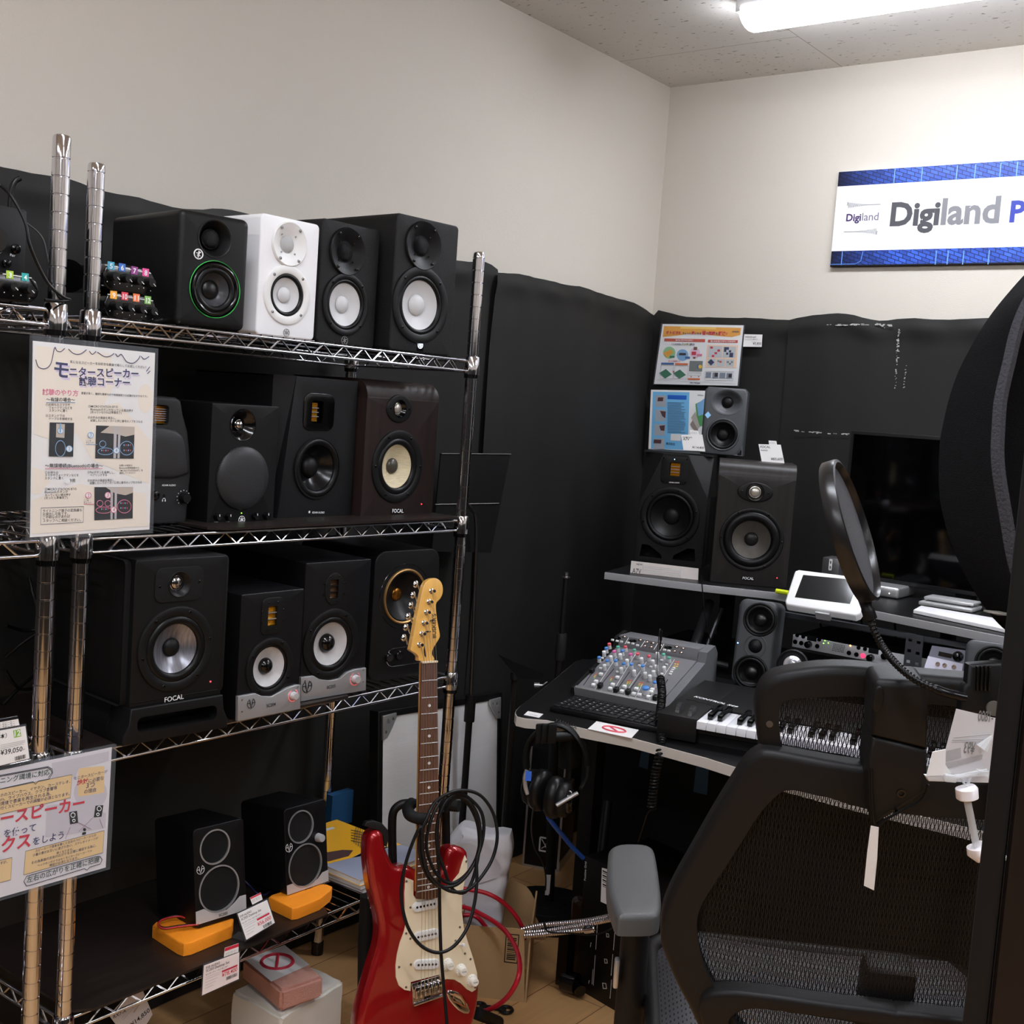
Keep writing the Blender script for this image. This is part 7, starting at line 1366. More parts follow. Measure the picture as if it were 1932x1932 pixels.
bm = nb(); pth = smoothpts([atd(*p) for p in ((1245.7, 1278, 2.60), (1240, 1270, 2.62), (1241, 1230, 2.66), (1243, 1200, 2.68), (1245, 1187, 2.69), (1248, 1190, 2.70))], 8); tube(bm, pth, .0011, 6); pt = pth[-1]; cyl(bm, pt, pt-Vector((0, 0, .022)), .0032, 10); cyl(bm, pt-Vector((0, 0, .022)), pt-Vector((0, 0, .045)), .0022, 8); one('audio_plug', bm, mat('plug_dark', (60, 58, 56), .3, .6), 'thin lead with a plug standing up from the mixing console sockets', 'plug')

# speakers on the desk ------------------------------------------------------
s = Speaker('black speaker with faceted front and gold ribbon tweeter on the desk shelf', ZS, (1196, 1058), (1324, 1071), (1222, 850), (1342, 855), 18, .26, h=.319)
w2, h2 = s.w/2, s.h; s.hole(1263.8, 975, 46); u = s.F.px(1273, 887); k = s.F.r(1, 1273, 887); s.holes.append(rrect(u[0], u[1], 44*k, 44*k, .012)); p1 = s.F.px(1228, 1040); p2 = s.F.px(1291, 1046); s.holes += [[(p1[0]-.033, p1[1]-.018), (p1[0]+.033, p1[1]-.018), (p1[0]+.030, p1[1]-.006), (p1[0]-.008, p1[1]+.018), (p1[0]-.028, p1[1]+.018)], [(p2[0]-.033, p2[1]-.018), (p2[0]+.033, p2[1]-.018), (p2[0]+.028, p2[1]+.018), (p2[0]+.008, p2[1]+.018), (p2[0]-.030, p2[1]-.006)]]
zc = h2*.62; xa, xb = u[0]-.035, u[0]+.035
s.cab(mat('textured_black', (34, 33, 33), .6, bump=.5, bs=600), outline=[(-w2, 0), (w2, 0), (w2, zc), (xb, h2-.004), (xa, h2-.004), (-w2, zc*.85)], bev=.0015, th=.05)
bm = nb()
for sx, zz_, xx in ((-1, zc*.85, xa), (1, zc, xb)):
    vv = [bm.verts.new(p) for p in ((sx*w2, .001, zz_), (xx, .001, h2-.004), (sx*w2, .05, h2-.004))]; bm.faces.new(vv)
    vv = [bm.verts.new(p) for p in ((sx*w2, .001, zz_), (sx*w2, .05, zz_), (sx*w2, .05, h2-.004))]; bm.faces.new(vv); bm.faces.new([bm.verts.new(p) for p in ((xx, .001, h2-.004), (sx*w2, .05, h2-.004), (xx, .05, h2-.004))])
box(bm, -w2, w2, .049, .26, 0, h2-.004); box(bm, -w2-.002, w2+.002, .03, .26, h2-.005, h2); ob('shell', bm, mat('facet_black', (44, 43, 42), .5), s.t, smooth=0)
bm = nb(); slab(bm, rrect(u[0], u[1], 52*k, 52*k, .014), [rrect(u[0], u[1]+.002, 20*k, 26*k, .004)], -.001, .004, .0008); tp = ob('tweeter_plate', bm, BK, s.t); ribbon(s, 1273, 886, 7.5, 11, 4, par=tp, dep=.01); s.screws(tp, u, 31*k, 4, 45, h=.001, r=.0024)
s.txt('ADAM AUDIO', (1262, 911), (1282, 912), WTXT, bold=.02, y=-.0016); s.led(1273, 866.7, mat('cyan_led', (130, 230, 240), .4, emit=(120, 230, 240), es=4)); s.woof(1263.8, 975, 57, 46, 37, 16, cone=mat('soft_black_cone', (40, 39, 38), .45, var=.15, vs=40, stretch=(1, 1, .2)), cap=mat('soft_black_cone', (40, 39, 38)), dep=.4, screws=6, sa=15)
s = Speaker('dark wooden speaker with curved top and black woofer on the desk shelf', ZS, (1339, 1098), (1484, 1108), (1356, 869), (1503, 877), 28, .21, h=.317)
shape_speaker(s, (1424.7, 928.8), 33, 19, (1417.6, 1018), 60, 53, 36, 13, mat('grey_oak', (62, 57, 55), .38, var=.2, vs=6, stretch=(16, 3, .6), bump=.1, bs=80), mat('brown_grey_cone', (74, 69, 62), .5, var=.1, vs=60, stretch=(6, 1, 1)), mat('cap_grey', (52, 50, 48), .35), (1466, 1090.5), ((1401, 1092.5), (1422, 1094)))
s = Speaker('small charcoal speaker with oval tweeter horn and a blue diamond sticker, atop the others', 1.25, (1318, 860), (1412, 866), (1331, 727), (1423, 735), 24, .12, h=None)
s.F = Frame(Vector((-1.60, 3.08, 1.25)), 24); s.t.matrix_world = s.F.m; PM[s.t.name] = s.F.m; a, b_ = s.F.px(1331, 729), s.F.px(1412, 733); c_ = s.F.px(1320, 826); s.w = b_[0]-a[0]; s.h = a[1]; mid = (a[0]+b_[0])/2
s.hole(1363.5, 820, 28); dgn = mat('neumann_grey', (70, 72, 75), .45)
u = s.F.px(1372, 758.8); k = s.F.r(1, 1372, 759); s.holes.append(ell(u[0], u[1], 27*k, 22*k, 32)); q_ = s.F.px(1392, 852); s.holes.append([(q_[0]-.012, q_[1]-.012), (q_[0]+.014, q_[1]-.012), (q_[0]+.012, q_[1]+.018)])
x0, x1 = a[0], b_[0]; o = [(x0, 0), (x1, 0), (x1, s.h-.010), (x1-.008, s.h), (x0+.008, s.h), (x0, s.h-.010)]
s.cab(dgn, outline=o, bev=.006, th=.04); bm = nb(); rings = []
for sc, y_ in ((31, -.0005), (28, -.001), (22, .006), (14, .013), (10, .016)): rings.append([bm.verts.new((u[0]+sc*k*cos(tt), y_, u[1]+sc*k*(.8 if sc > 14 else 1)*sin(tt))) for tt in [2*pi*j/36 for j in range(36)]])
for A, Bv in zip(rings, rings[1:]):
    for j in range(36): bm.faces.new((A[j], A[(j+1) % 36], Bv[(j+1) % 36], Bv[j]))
g = ob('waveguide', bm, dgn, s.t, smooth=60); s.dome(1372, 758.8, 10, BK, g, h=-.016, k=.6); s.woof(1363.5, 820, 31, 28, 21, 11, fl=dgn, cap=BK, dep=.4)
q_ = s.F.px(1335.6, 783); bm = nb(); slab(bm, [(q_[0]-.009, q_[1]), (q_[0], q_[1]+.010), (q_[0]+.009, q_[1]), (q_[0], q_[1]-.010)], (), -.0016, -.0006); ob('diamond_sticker', bm, mat('pale_blue_sticker', (150, 205, 245), .4), s.t)
def three(label, bl, br_, tl_, tr_, az_, drv, X=None):
    s = Speaker(label, ZD+.035, bl, br_, tl_, tr_, az_, .11, tilt=-9); 
    for x, y, r in drv: s.hole(x, y, r*.9)
    s.cab(dgn, outline=rrect(0, s.h/2, s.w, s.h, .018), bev=.008, th=.035)
    for i, (x, y, r) in enumerate(drv):
        if r > 20: s.woof(x, y, r, r*.9, r*.66, r*.42, fl=BK, dep=.35, caph=.5)
        else: g = s.guide(x, y, r+8, r, dgn, D=.004, flh=.001); s.dome(x, y, r, BK, g, h=-.004, k=.7)
    bm = nb(); box(bm, -s.w*.4, s.w*.4, .01, .10, -.034, -.001, .004); bm.transform(Matrix.Rotation(radians(9), 4, 'X')); ob('foot', bm, BKM, s.t); return s
s = three('grey three-driver speaker standing on the desk behind the controller keyboard', (1377, 1288), (1449, 1300), (1404, 1131), (1481, 1136), 14, ((1434, 1169, 32), (1425, 1219, 14), (1416, 1269, 33)))
s.led(1392, 1213, BLUELED)
three('grey three-driver speaker at the right end of the desk, mostly hidden by the clamp', (1806, 1368), (1884, 1378), (1838, 1209), (1918, 1214), 14, ((1874, 1252, 34), (1864, 1302, 14), (1855, 1348, 33)))
# small round lamp head
p = atd(1495, 1254, 2.62); ax = (EYE-p).normalized()+Vector((-.1, 0, .1)); t = thing('desk_lamp', 'small black round lamp head with a clear lens beside the three-driver speaker', 'lamp', (p.x, p.y, ZD)); bm = nb()
lathe(bm, [(.034, 0), (.035, -.006), (.03, -.03), (.014, -.05), (0, -.05)], p, 32, ax); lathe(bm, [(.034, 0), (.031, .002), (.029, -.002), (.022, -.006)], p, 32, ax); ob('head', bm, BK, t, world=True)
bm = nb(); lathe(bm, [(.021, -.005), (.019, .001), (.013, .002), (.010, -.002), (.006, .004), (0, .006)], p, 28, ax); ob('lens', bm, mat('clear_lens', (200, 200, 205), .08, .5), t, world=True)
bm = nb(); tube(bm, smoothpts([p-ax*.05, atd(1530, 1262, 2.72), atd(1560, 1275, 2.78), (atd(1560, 1275, 2.78).x, atd(1560, 1275, 2.78).y, ZD+.005)], 6), .006, 8); ob('arm', bm, BK, t, world=True)
# price cards on the speakers
for quad, tq, Y_, lab, L_ in (([(1285, 820), (1325, 820), (1330.7, 852), (1289.5, 849)], [(1301, 811), (1316.5, 812.5), (1319, 821), (1303, 821)], 2.985, 'white price card reading 114,400 standing on the faceted speaker', ('ADAM Audio', 'A7V', '¥114,400')), ([(1431, 838), (1473, 839), (1480, 874), (1437.5, 873)], [(1450, 831), (1464.6, 832), (1466, 840), (1451, 839)], 2.93, 'white price card reading 83,600 on top of the curved wooden speaker', ('FOCAL', 'SHAPE65', '¥83,600'))):
    price_card(lab, Frame(Vector((-1.5, Y_, 1.25)), 14, -8), quad, [('lettering', INK, [qt(quad, L_[0], .05, .2, .5), qt(quad, L_[1], .05, .36, .35), qt(quad, L_[2], .42, .85, .95)])], tagq=tq, tagm=None)
q = [(1191, 1058), (1318, 1072.6), (1316.5, 1105), (1188, 1091)]
P0 = atz(1189, 1075, ZS+.006); P1 = atz(1318, 1089, ZS+.006); FA = Frame(P0+Vector((0, -.012, 0)), math.degrees(atan2(P1.y-P0.y, P1.x-P0.x)))
S = Sheet('product_card', 'long white card reading A7V below the faceted speaker', 'card', FA, q, m=mat('cream_card', (240, 232, 226), .5)); S.texts([qt(q, 'NEW!', .08, .2, .17, ), ], INK, None, bold=.01); bmx = nb(); text(bmx, 'A7V', S.F.px(*lerpq(q, .03, .68)), S.F.px(*lerpq(q, .16, .68)), -.0007, .0, .0135); ob('model_lettering', bmx, INK, S.t, smooth=0); S.texts([qt(q, 'ADAM AUDIO', .03, .9, .17)], mat('red_grey_ink', (150, 70, 80), .6)); S.lines([[lerpq(q, .185, .05), lerpq(q, .185, .95)], [lerpq(q, .74, .05), lerpq(q, .74, .95)]]+[[lerpq(q, .185, v_), lerpq(q, .74, v_)] for v_ in (.28, .52, .76)], LG, .0004)
fine(S, q, ((.2, .6, .2), (.2, .72, .44), (.2, .55, .66), (.2, .58, .88)))
# monitor
MP = aty(1580, 1085, 3.06); FMo = Frame(Vector((MP.x, 3.06, MP.z)), -3); tlm = FMo.px(1606, 812); Wm, Hm = .66, tlm[1]
t = thing('computer_monitor', 'black computer monitor on the desk shelf, half covered by the felt shield', 'monitor', frame=Frame(Vector((MP.x, 3.06, ZS)) , -3)); G = Frame(None, m=PM[t.name]); zb3 = MP.z-ZS
bm = nb(); slab(bm, [(0, zb3), (Wm, zb3), (Wm, zb3+Hm), (0, zb3+Hm)], [[(.008, zb3+.010), (Wm-.008, zb3+.010), (Wm-.008, zb3+Hm-.009), (.008, zb3+Hm-.009)]], 0, .03, .001); ob('bezel', bm, mat('bezel_grey', (58, 58, 60), .35, .4), t)
bm = nb(); box(bm, .007, Wm-.007, .003, .02, zb3+.009, zb3+Hm-.008); ob('screen', bm, mat('screen_glass', (4, 4, 6), .06), t)
bm = nb(); box(bm, Wm/2-.02, Wm/2+.02, .02, .06, .006, zb3+.1); box(bm, Wm/2-.09, Wm/2+.11, -.03, .12, 0, .007, .002); ob('foot', bm, BK, t)
# tablet, mini computer, white things on the shelf
p0 = atz(1483, 1136, ZS+.012); p1 = atz(1620, 1158, ZS+.012); TFm = Frame(p0, math.degrees(atan2(p1.y-p0.y, p1.x-p0.x)), -52)
t = thing('tablet', 'white tablet with a dark screen tilted at the front of the desk shelf', 'tablet', frame=TFm); c7 = cv(1450, 780, 3.716)
qo = [TFm.px(*c7(*p)) for p in ((118, 1318), (122, 1338), (135, 1345), (610, 1420), (640, 1408), (655, 1385), (570, 1160), (548, 1142), (215, 1100), (190, 1108), (182, 1122))]
bm = nb(); slab(bm, qo, (), -.003, .016, .004); ob('case', bm, mat('white_case', (240, 240, 240), .3), t)
qs = [TFm.px(*c7(*p)) for p in ((186, 1296), (572, 1343), (598, 1275), (540, 1168), (245, 1140))]; bm = nb(); slab(bm, qs, (), -.0036, 0); ob('screen', bm, mat('tablet_screen', (30, 33, 38), .1), t, smooth=0)
bm = nb(); v0_, v1_ = TFm.px(*c7(330, 1378)), TFm.px(*c7(430, 1392)); box(bm, v0_[0], v1_[0], .002, .022, v0_[1]-.006, v0_[1]+.004); ob('stand', bm, mat('grey_stand', (170, 170, 172), .4), t)
def on_shelf(x, y, dz=0): return atz(x, y, ZS+.001+dz)
p = on_shelf(1694, 1131); bm = nb(); box(bm, p.x-.13, p.x, p.y, p.y+.13, p.z, p.z+.028, .006, 3); t_ = one('mini_computer', bm, ALU, 'small silver box computer under the left corner of the monitor', 'computer'); bm = nb(); lathe(bm, [(.0014, 0), (0, .0006)], (.042, -.065, .012), 10); o_ = ob('power_light', bm, mat('white_led', (255, 255, 255), .4, emit=(255, 255, 255), es=3), t_)
p = on_shelf(1732, 1141); p2_ = on_shelf(1830, 1158); bm = nb(); box(bm, p.x, p2_.x+.0, p.y, p.y+.085, p.z, p.z+.010, .003); box(bm, p.x+.008, p2_.x-.001, p.y+.012, p.y+.075, p.z+.0145, p.z+.022, .003); box(bm, p.x+.02, p2_.x-.02, p.y+.03, p.y+.06, p.z+.009, p.z+.016); one('silver_tray', bm, mat('silver_plastic', (205, 205, 206), .3, .4), 'silver two-tier tray on the desk shelf below the monitor', 'tray')
pp = [on_shelf(*p) for p in ((1723, 1157), (1737, 1149), (1872, 1172), (1896, 1194))]; pp = [(pp[0].x, pp[0].y), (pp[1].x, pp[1].y), (pp[2].x, pp[2].y), (pp[3].x, pp[3].y)]
bm = nb(); slab(bm, [(x, y) for x, y in pp], (), 0, .008, .001); bm.transform(Matrix.Translation((0, 0, ZS+.0095)) @ Matrix.Rotation(radians(-90), 4, 'X')); one('flat_keyboard', bm, mat('bright_white', (250, 250, 252), .3), 'flat white keyboard along the front edge of the desk shelf', 'keyboard')
p = on_shelf(1516, 1074); bm = nb(); box(bm, p.x-.055, p.x, p.y+.1, p.y+.15, p.z, p.z+.075, .002)
for k in range(7): box(bm, p.x-.052+.007*k, p.x-.050+.007*k, p.y+.097, p.y+.1, p.z+.004, p.z+.07)
one('black_unit', bm, BK, 'black ribbed box between the wooden speaker and the tablet', 'box')
p = aty(1549, 1083, 3.0); z_ = aty(1549, 1050, 3.0).z; bm = nb(); box(bm, p.x, aty(1582, 1083, 3.0).x, 3.0, 3.06, ZS+.001, z_, .003); t_ = one('small_silver_box', bm, mat('satin_silver', (120, 120, 122), .3, .7), 'small silver box behind the white tablet', 'box'); bm = nb(); slab(bm, rrect(0, .06, .008, .03, .002), [rrect(0, .066, .004, .008, .001, 2), rrect(0, .053, .004, .008, .001, 2)], -.032, -.0302); ob('emblem', bm, WTXT, t_)
p = on_shelf(1461, 1120); bm = nb(); q2_ = on_shelf(1484, 1124); cyl(bm, (p.x, p.y+.01, p.z+.006), (q2_.x, q2_.y+.01, q2_.z+.006), .006, 10); one('highlighter', bm, mat('neon_yellow', (225, 240, 40), .4), 'neon yellow marker pen on the shelf edge left of the tablet', 'pen')
# rack gear under the shelf
FI = Frame(Vector((-1.2, 2.74, .76)), 0); i7 = cv(1480, 1170, 7.43)
a, b_ = FI.px(*i7(120, 200)), FI.px(*i7(115, 372)); t = thing('audio_interface', 'silver rack audio interface with round buttons under the desk shelf', 'audio interface', frame=Frame(Vector((-1.2+a[0], 2.74, .76+b_[1])), 0)); G = Frame(None, m=PM[t.name]); hi = a[1]-b_[1]; wi = .40
bm = nb(); box(bm, 0, wi-.02, 0, .003, 0, hi, .001); ob('front_panel', bm, mat('interface_silver', (225, 226, 230), .4), t); bm = nb(); box(bm, .0, wi-.02, .004, .22, .001, hi-.001); ob('case', bm, BK, t)
for x, y, r in ((180, 212, 4), (265, 232, 4), (152, 305, 4.5), (237, 322, 4.5), (490, 272, 4), (460, 365, 4.5), (905, 460, 4.5), (1040, 388, 4), (1130, 405, 4), (1010, 483, 4.5)):
    v = G.px(*i7(x, y)); r_ = G.r(r, *i7(x, y)); bm = nb(); lathe(bm, [(r_, 0), (r_*.9, .002), (0, .002)], (v[0], 0, v[1]), 16); ob('button', bm, BKG, t)
for x, y in ((345, 338), (1215, 525), (1420, 500)): v = G.px(*i7(x, y)); bm = nb(); lathe(bm, [(.0085, 0), (.008, .012), (.0065, .013), (0, .013)], (v[0], 0, v[1]), 20); ob('knob', bm, BKG, t)
v = G.px(*i7(1100, 500)); bm = nb(); lathe(bm, [(.006, 0), (.005, .002), (0, .002)], (v[0], 0, v[1]), 14); ob('red_button', bm, mat('lit_red', (225, 60, 90), .3, emit=(230, 50, 90), es=1), t)
for x, y in ((385, 258), (1250, 435)): v = G.px(*i7(x, y)); bm = nb(); box(bm, v[0]-.012, v[0]+.012, -.0008, 0, v[1]-.006, v[1]+.006); ob('display', bm, mat('lcd_dark', (46, 50, 50), .2), t)
bm = nb()
for r in range(5):
    for c0 in range(8): v = G.px(*i7(695+21*c0-5*r, 335+22*r+4*c0)); box(bm, v[0]-.0008, v[0]+.0008, -.0005, 0, v[1]-.0012, v[1]+.0012)
ob('meter_marks', bm, INK, t, smooth=0)
for x, y, m_ in ((568, 288, 'g'), (615, 320, 'g'), (548, 325, 'g')): v = G.px(*i7(x, y)); bm = nb(); lathe(bm, [(.0014, 0), (0, .001)], (v[0], 0, v[1]), 8); ob('green_light', bm, mat('green_led', (120, 230, 60)), t)
v = G.px(*i7(925, 358)); bm = nb(); lathe(bm, [(.002, 0), (0, .001)], (v[0], 0, v[1]), 8); ob('orange_light', bm, mat('orange_led', (255, 190, 90), .4, emit=(255, 170, 60), es=6), t)
bm = nb(); text(bm, 'UFX', G.px(*i7(1320, 605)), G.px(*i7(1440, 620)), -.0006); bm.free()
r8 = cv(1690, 1180, 7.98); FR_ = Frame(aty(*r8(430, 655), 2.68), 0, -18)
t = thing('effects_unit', 'white and purple-grey unit with one black knob at the right of the desk rack', 'audio device', frame=FR_); G = FR_
bm = nb(); o = [G.px(*r8(*p)) for p in ((428, 650), (1080, 770), (1230, 400), (545, 300))]; slab(bm, o, (), 0, .04, .001); ob('body', bm, mat('purple_grey', (120, 120, 136), .4), t, smooth=0)
bm = nb(); o = [G.px(*r8(*p)) for p in ((428, 650), (985, 755), (1015, 580), (490, 462))]; slab(bm, o, (), -.0015, .0); ob('white_panel', bm, mat('lavender_white', (228, 226, 244), .35), t, smooth=0)
bm = nb(); o = [G.px(*r8(*p)) for p in ((655, 392), (858, 435), (838, 495), (640, 455))]; slab(bm, o, (), -.0015, 0); ob('display', bm, BKG, t, smooth=0)
v = G.px(*r8(940, 470)); bm = nb(); lathe(bm, [(.012, 0), (.011, .006), (.006, .008), (.005, .018), (0, .019)], (v[0], 0, v[1]), 24); ob('knob', bm, BKG, t)
for x, y in ((638, 585), (740, 605), (880, 632)): v = G.px(*r8(x, y)); bm = nb(); lathe(bm, [(.0055, .0016), (.005, .004), (.003, .004), (.003, .002), (0, .002)], (v[0], 0, v[1]), 16); ob('jack_socket', bm, CHR, t)
bm = nb(); text(bm, 'Roland', G.px(*r8(1065, 425)), G.px(*r8(1240, 462)), -.001, .01); ob('lettering', bm, WTXT, t, smooth=0)
p = atz(*r8(330, 770), ZD+.03); bm = nb(); pq_ = [atz(*r8(*q_), ZD+.05) for q_ in ((290, 745), (1010, 890), (1045, 830), (310, 700))]
FQ2 = Frame(Vector((0, 0, ZD+.03)), 0, -90); o = [FQ2.px(*r8(*q_)) for q_ in ((290, 770), (1000, 1010), (1060, 850), (320, 700))]; slab(bm, o, (), 0, .0285, .003); bm.transform(FQ2.m); t_ = one('vented_box', bm, mat('cream_metal', (226, 222, 210), .4), 'cream vented box on the desk under the white and purple unit', 'box')
bm = nb(); T_ = Vector(t_.location)
for k in range(26): a = FQ2.px(*r8(460+22*k, 760+4.2*k)); b_ = FQ2.px(*r8(452+22*k, 800+4.4*k)); tube(bm, [(a[0]-T_.x, a[1]-T_.y, ZD+.0305-T_.z), (b_[0]-T_.x, b_[1]-T_.y, ZD+.0305-T_.z)], .0008, 4)
ob('vent_slots', bm, mat('slot_brown', (110, 100, 85), .6), t_)
for k, (x0, y0, x1, y1) in enumerate(((1545, 1172, 1550, 1225), (1608, 1180, 1590, 1235), (1625, 1185, 1622, 1240), (1688, 1190, 1686, 1240))):
    cable('dark cable hanging down behind the rack gear under the desk shelf', [aty(x0, y0-20, 3.08), aty((x0+x1)/2+3, (y0+y1)/2, 3.09), aty(x1, y1, 3.08)], .003, RUB, group='cables hanging behind the desk rack')
cable('thin black cable hanging from the desk shelf past the faceted speaker', [atd(x, y, 3.0) for x, y in ((1323, 1085), (1325, 1110), (1330, 1160), (1338, 1200), (1346, 1240))], .0016, RUB)
for x0, x1, y0, y1, lab in ((1205, 1222, 1425, 1452, 'blue cloth strip hanging under the desk, nearer the coiled lead'), (1308, 1334, 1452, 1500, 'blue cloth strip hanging under the desk, further right')):
    bm = nb(); pts = [aty(x0+6, y0-12, 2.5), aty(x1+4, y0-10, 2.5), aty(x1, y1, 2.5), aty(x0, y1-6, 2.5)]; bm.faces.new([bm.verts.new(p) for p in pts]); bmesh.ops.solidify(bm, geom=list(bm.faces), thickness=.004); one('blue_cloth', bm, mat('blue_cloth', (34, 74, 112), .7), lab, 'cloth')
# ---------------------------------------------------------------- office chair in the foreground
CH = Frame(atd(1700, 1640, 1.42), 32, 7); HW = .285
def bul(u): return -.055*max(0, 1-(u/HW)**2)
def cx(x, y, d=0.0): q = CH.px(x, y, d, fn=bul); return (q.x, q.z)
wf = lambda co: Vector((co.x, co.y+bul(co.x), co.z))
cpos = CH.m.translation
fwd = Vector((-sin(radians(32)), cos(radians(32)), 0)); rgt = Vector((cos(radians(32)), sin(radians(32)), 0))
seatc = Vector((cpos.x, cpos.y, 0))+fwd*.30
t = thing('office_chair', 'black mesh office chair with headrest seen from behind in the right foreground', 'chair', (seatc.x, seatc.y, 0), 32)
plm = mat('chair_plastic', (34, 32, 32), .48, bump=.12, bs=500)
def sm(pts, n=4): return [(p.x, p.y) for p in smoothpts([(a, b, 0) for a, b in pts], n, closed=True)]
def mir(pts):
    """close an outline by mirroring its left half about the chair's middle"""
    return pts+[(-a, b) for a, b in pts[::-1]]
outer = [cx(*p) for p in ((1640, 1450), (1560, 1437), (1490, 1424), (1448, 1418), (1428, 1424), (1406, 1443), (1374, 1493), (1343, 1544), (1308, 1606), (1273, 1668), (1253, 1715), (1247, 1752), (1248, 1785), (1258, 1815), (1277, 1860), (1300, 1903), (1322, 1950), (1350, 2000), (1390, 2050), (1450, 2080), (1560, 2095))]
inner = [cx(*p) for p in ((1640, 1527), (1570, 1507), (1520, 1496), (1491, 1491), (1468, 1499), (1433, 1536), (1398, 1591), (1355, 1657), (1324, 1707), (1315, 1740), (1318, 1782), (1330, 1828), (1351, 1869), (1375, 1910), (1405, 1950), (1450, 1985), (1560, 2000))]
def dens(p, step=.012):
    o = []
    for k in range(len(p)):
        a = Vector(p[k]); b = Vector(p[(k+1) % len(p)]); n = max(1, int((b-a).length/step))
        for j in range(n): q = a.lerp(b, j/n); o.append((q.x, q.y))
    return o
oo, ii = dens(sm(mir(outer), 3)), dens(sm(mir(inner), 3))
bm = nb(); slab(bm, oo, [ii], 0, .026, .009, seg=4); bm.transform(Matrix.Identity(4))
for v in bm.verts: v.co = wf(v.co)
bm.transform(CH.m); ob('back_frame', bm, plm, t, world=True, smooth=50)
def net(poly, fn, F, m, name, par, d=.012, n=40):
    x0 = min(p[0] for p in poly); x1 = max(p[0] for p in poly); bm = nb(); pv = None
    for k in range(n+1):
        x = x0+(x1-x0)*(k+.001)/(n+.002); zs = []
        for a, b in zip(poly, poly[1:]+poly[:1]):
            if (a[0] <= x) != (b[0] <= x): zs.append(a[1]+(b[1]-a[1])*(x-a[0])/(b[0]-a[0]))
        if len(zs) < 2: continue
        c = (bm.verts.new((x, d+fn(x), min(zs))), bm.verts.new((x, d+fn(x), max(zs))))
        if pv: bm.faces.new((pv[0], pv[1], c[1], c[0]))
        pv = c
    o = ob(name, bm, m, None, smooth=60); o.parent = par; o.matrix_world = F.m; o.matrix_parent_inverse = Matrix.Identity(4); o.matrix_local = PM[par.name].inverted() @ F.m; PM[o.name] = F.m
    return o
netm = woven('chair_net', (22, 22, 25), .0094, .026, .36)
net([(a*1.01, b) for a, b in ii], bul, CH, netm, 'back_net', t)
# lumbar bar
lo = [cx(x, y, -.01) for x, y in ((1322, 1890), (1330, 1880), (1347, 1873), (1380, 1871), (1413, 1873), (1480, 1881), (1569, 1894), (1690, 1909), (1700, 1940), (1569, 1924), (1480, 1911), (1425, 1905), (1400, 1909), (1384, 1918), (1376, 1935), (1378, 1960), (1385, 2000), (1350, 1995), (1330, 1950), (1320, 1915))]
half = dens(sm(lo, 3), .02)
for sgn in (1, -1):
    bm = nb(); slab(bm, [(a*sgn, b) for a, b in half], (), -.012, .014, .006, seg=3)
    for v in bm.verts: v.co = wf(v.co)
    bm.transform(CH.m); ob('lumbar_support', bm, plm, t, world=True, smooth=50)
# spine with its cap, cord and tag
def sp(x, y): return CH.px(x, y, -.085)
bm = nb(); slab(bm, [sp(*p) for p in ((1650, 1295), (1655, 1287), (1664, 1284), (1739, 1286), (1748, 1291), (1753, 1305), (1753, 1350), (1751, 1417), (1646, 1391), (1647, 1340))], (), -.085, -.035, .008, seg=3, m=CH.m); sc_ = ob('spine_cap', bm, plm, t, world=True, smooth=50)
bm = nb(); v = sp(1656, 1318); o = ell(v[0], v[1], CH.r(10, 1656, 1318), CH.r(25, 1656, 1318), 28); slab(bm, o, (), -.089, -.083, .002, m=CH.m); ob('pivot_cover', bm, BK, sc_, world=True)
bm = nb(); slab(bm, [sp(*p) for p in ((1646, 1392), (1700, 1404), (1751, 1418), (1751, 1470), (1748, 1497), (1694, 1533), (1655, 1556), (1643, 1544), (1639, 1470), (1639, 1445))], (), -.083, -.03, .005, seg=3, m=CH.m); sl_ = ob('spine', bm, plm, t, world=True, smooth=50)
for x, y, r in ((1701, 1498, 8), (1692, 1532, 3)): v = sp(x, y); r_ = CH.r(r, x, y); bm = nb(); lathe(bm, [(r_, .083), (r_, .0845), (r_*.6, .0845), (r_*.5, .082), (0, .082)], (v[0], 0, v[1]), 16); bm.transform(CH.m); ob('screw', bm, BKG, sl_, world=True)
bm = nb(); tube(bm, smoothpts([CH.m @ Vector((*[CH.px(x, y, -.088)[0]], -.088, CH.px(x, y, -.088)[1])) for x, y in ((1644, 1450), (1645, 1500), (1651, 1556), (1672, 1545), (1710, 1525), (1740, 1507), (1752, 1480))], 5), .0016, 6); ob('cord', bm, RUB, t, world=True)
bm = nb(); slab(bm, [CH.px(x, y, -.09) for x, y in ((1643, 1558), (1658, 1561), (1655, 1620), (1649, 1680), (1630, 1671), (1636, 1610))], (), -.090, -.0895, m=CH.m); ob('paper_tag', bm, PAPER, t, world=True, smooth=0)
bm = nb(); box(bm, -.03, .03, -.03, .02, -.62, -.12, .01); bm.transform(CH.m); ob('back_upright', bm, plm, t, world=True)
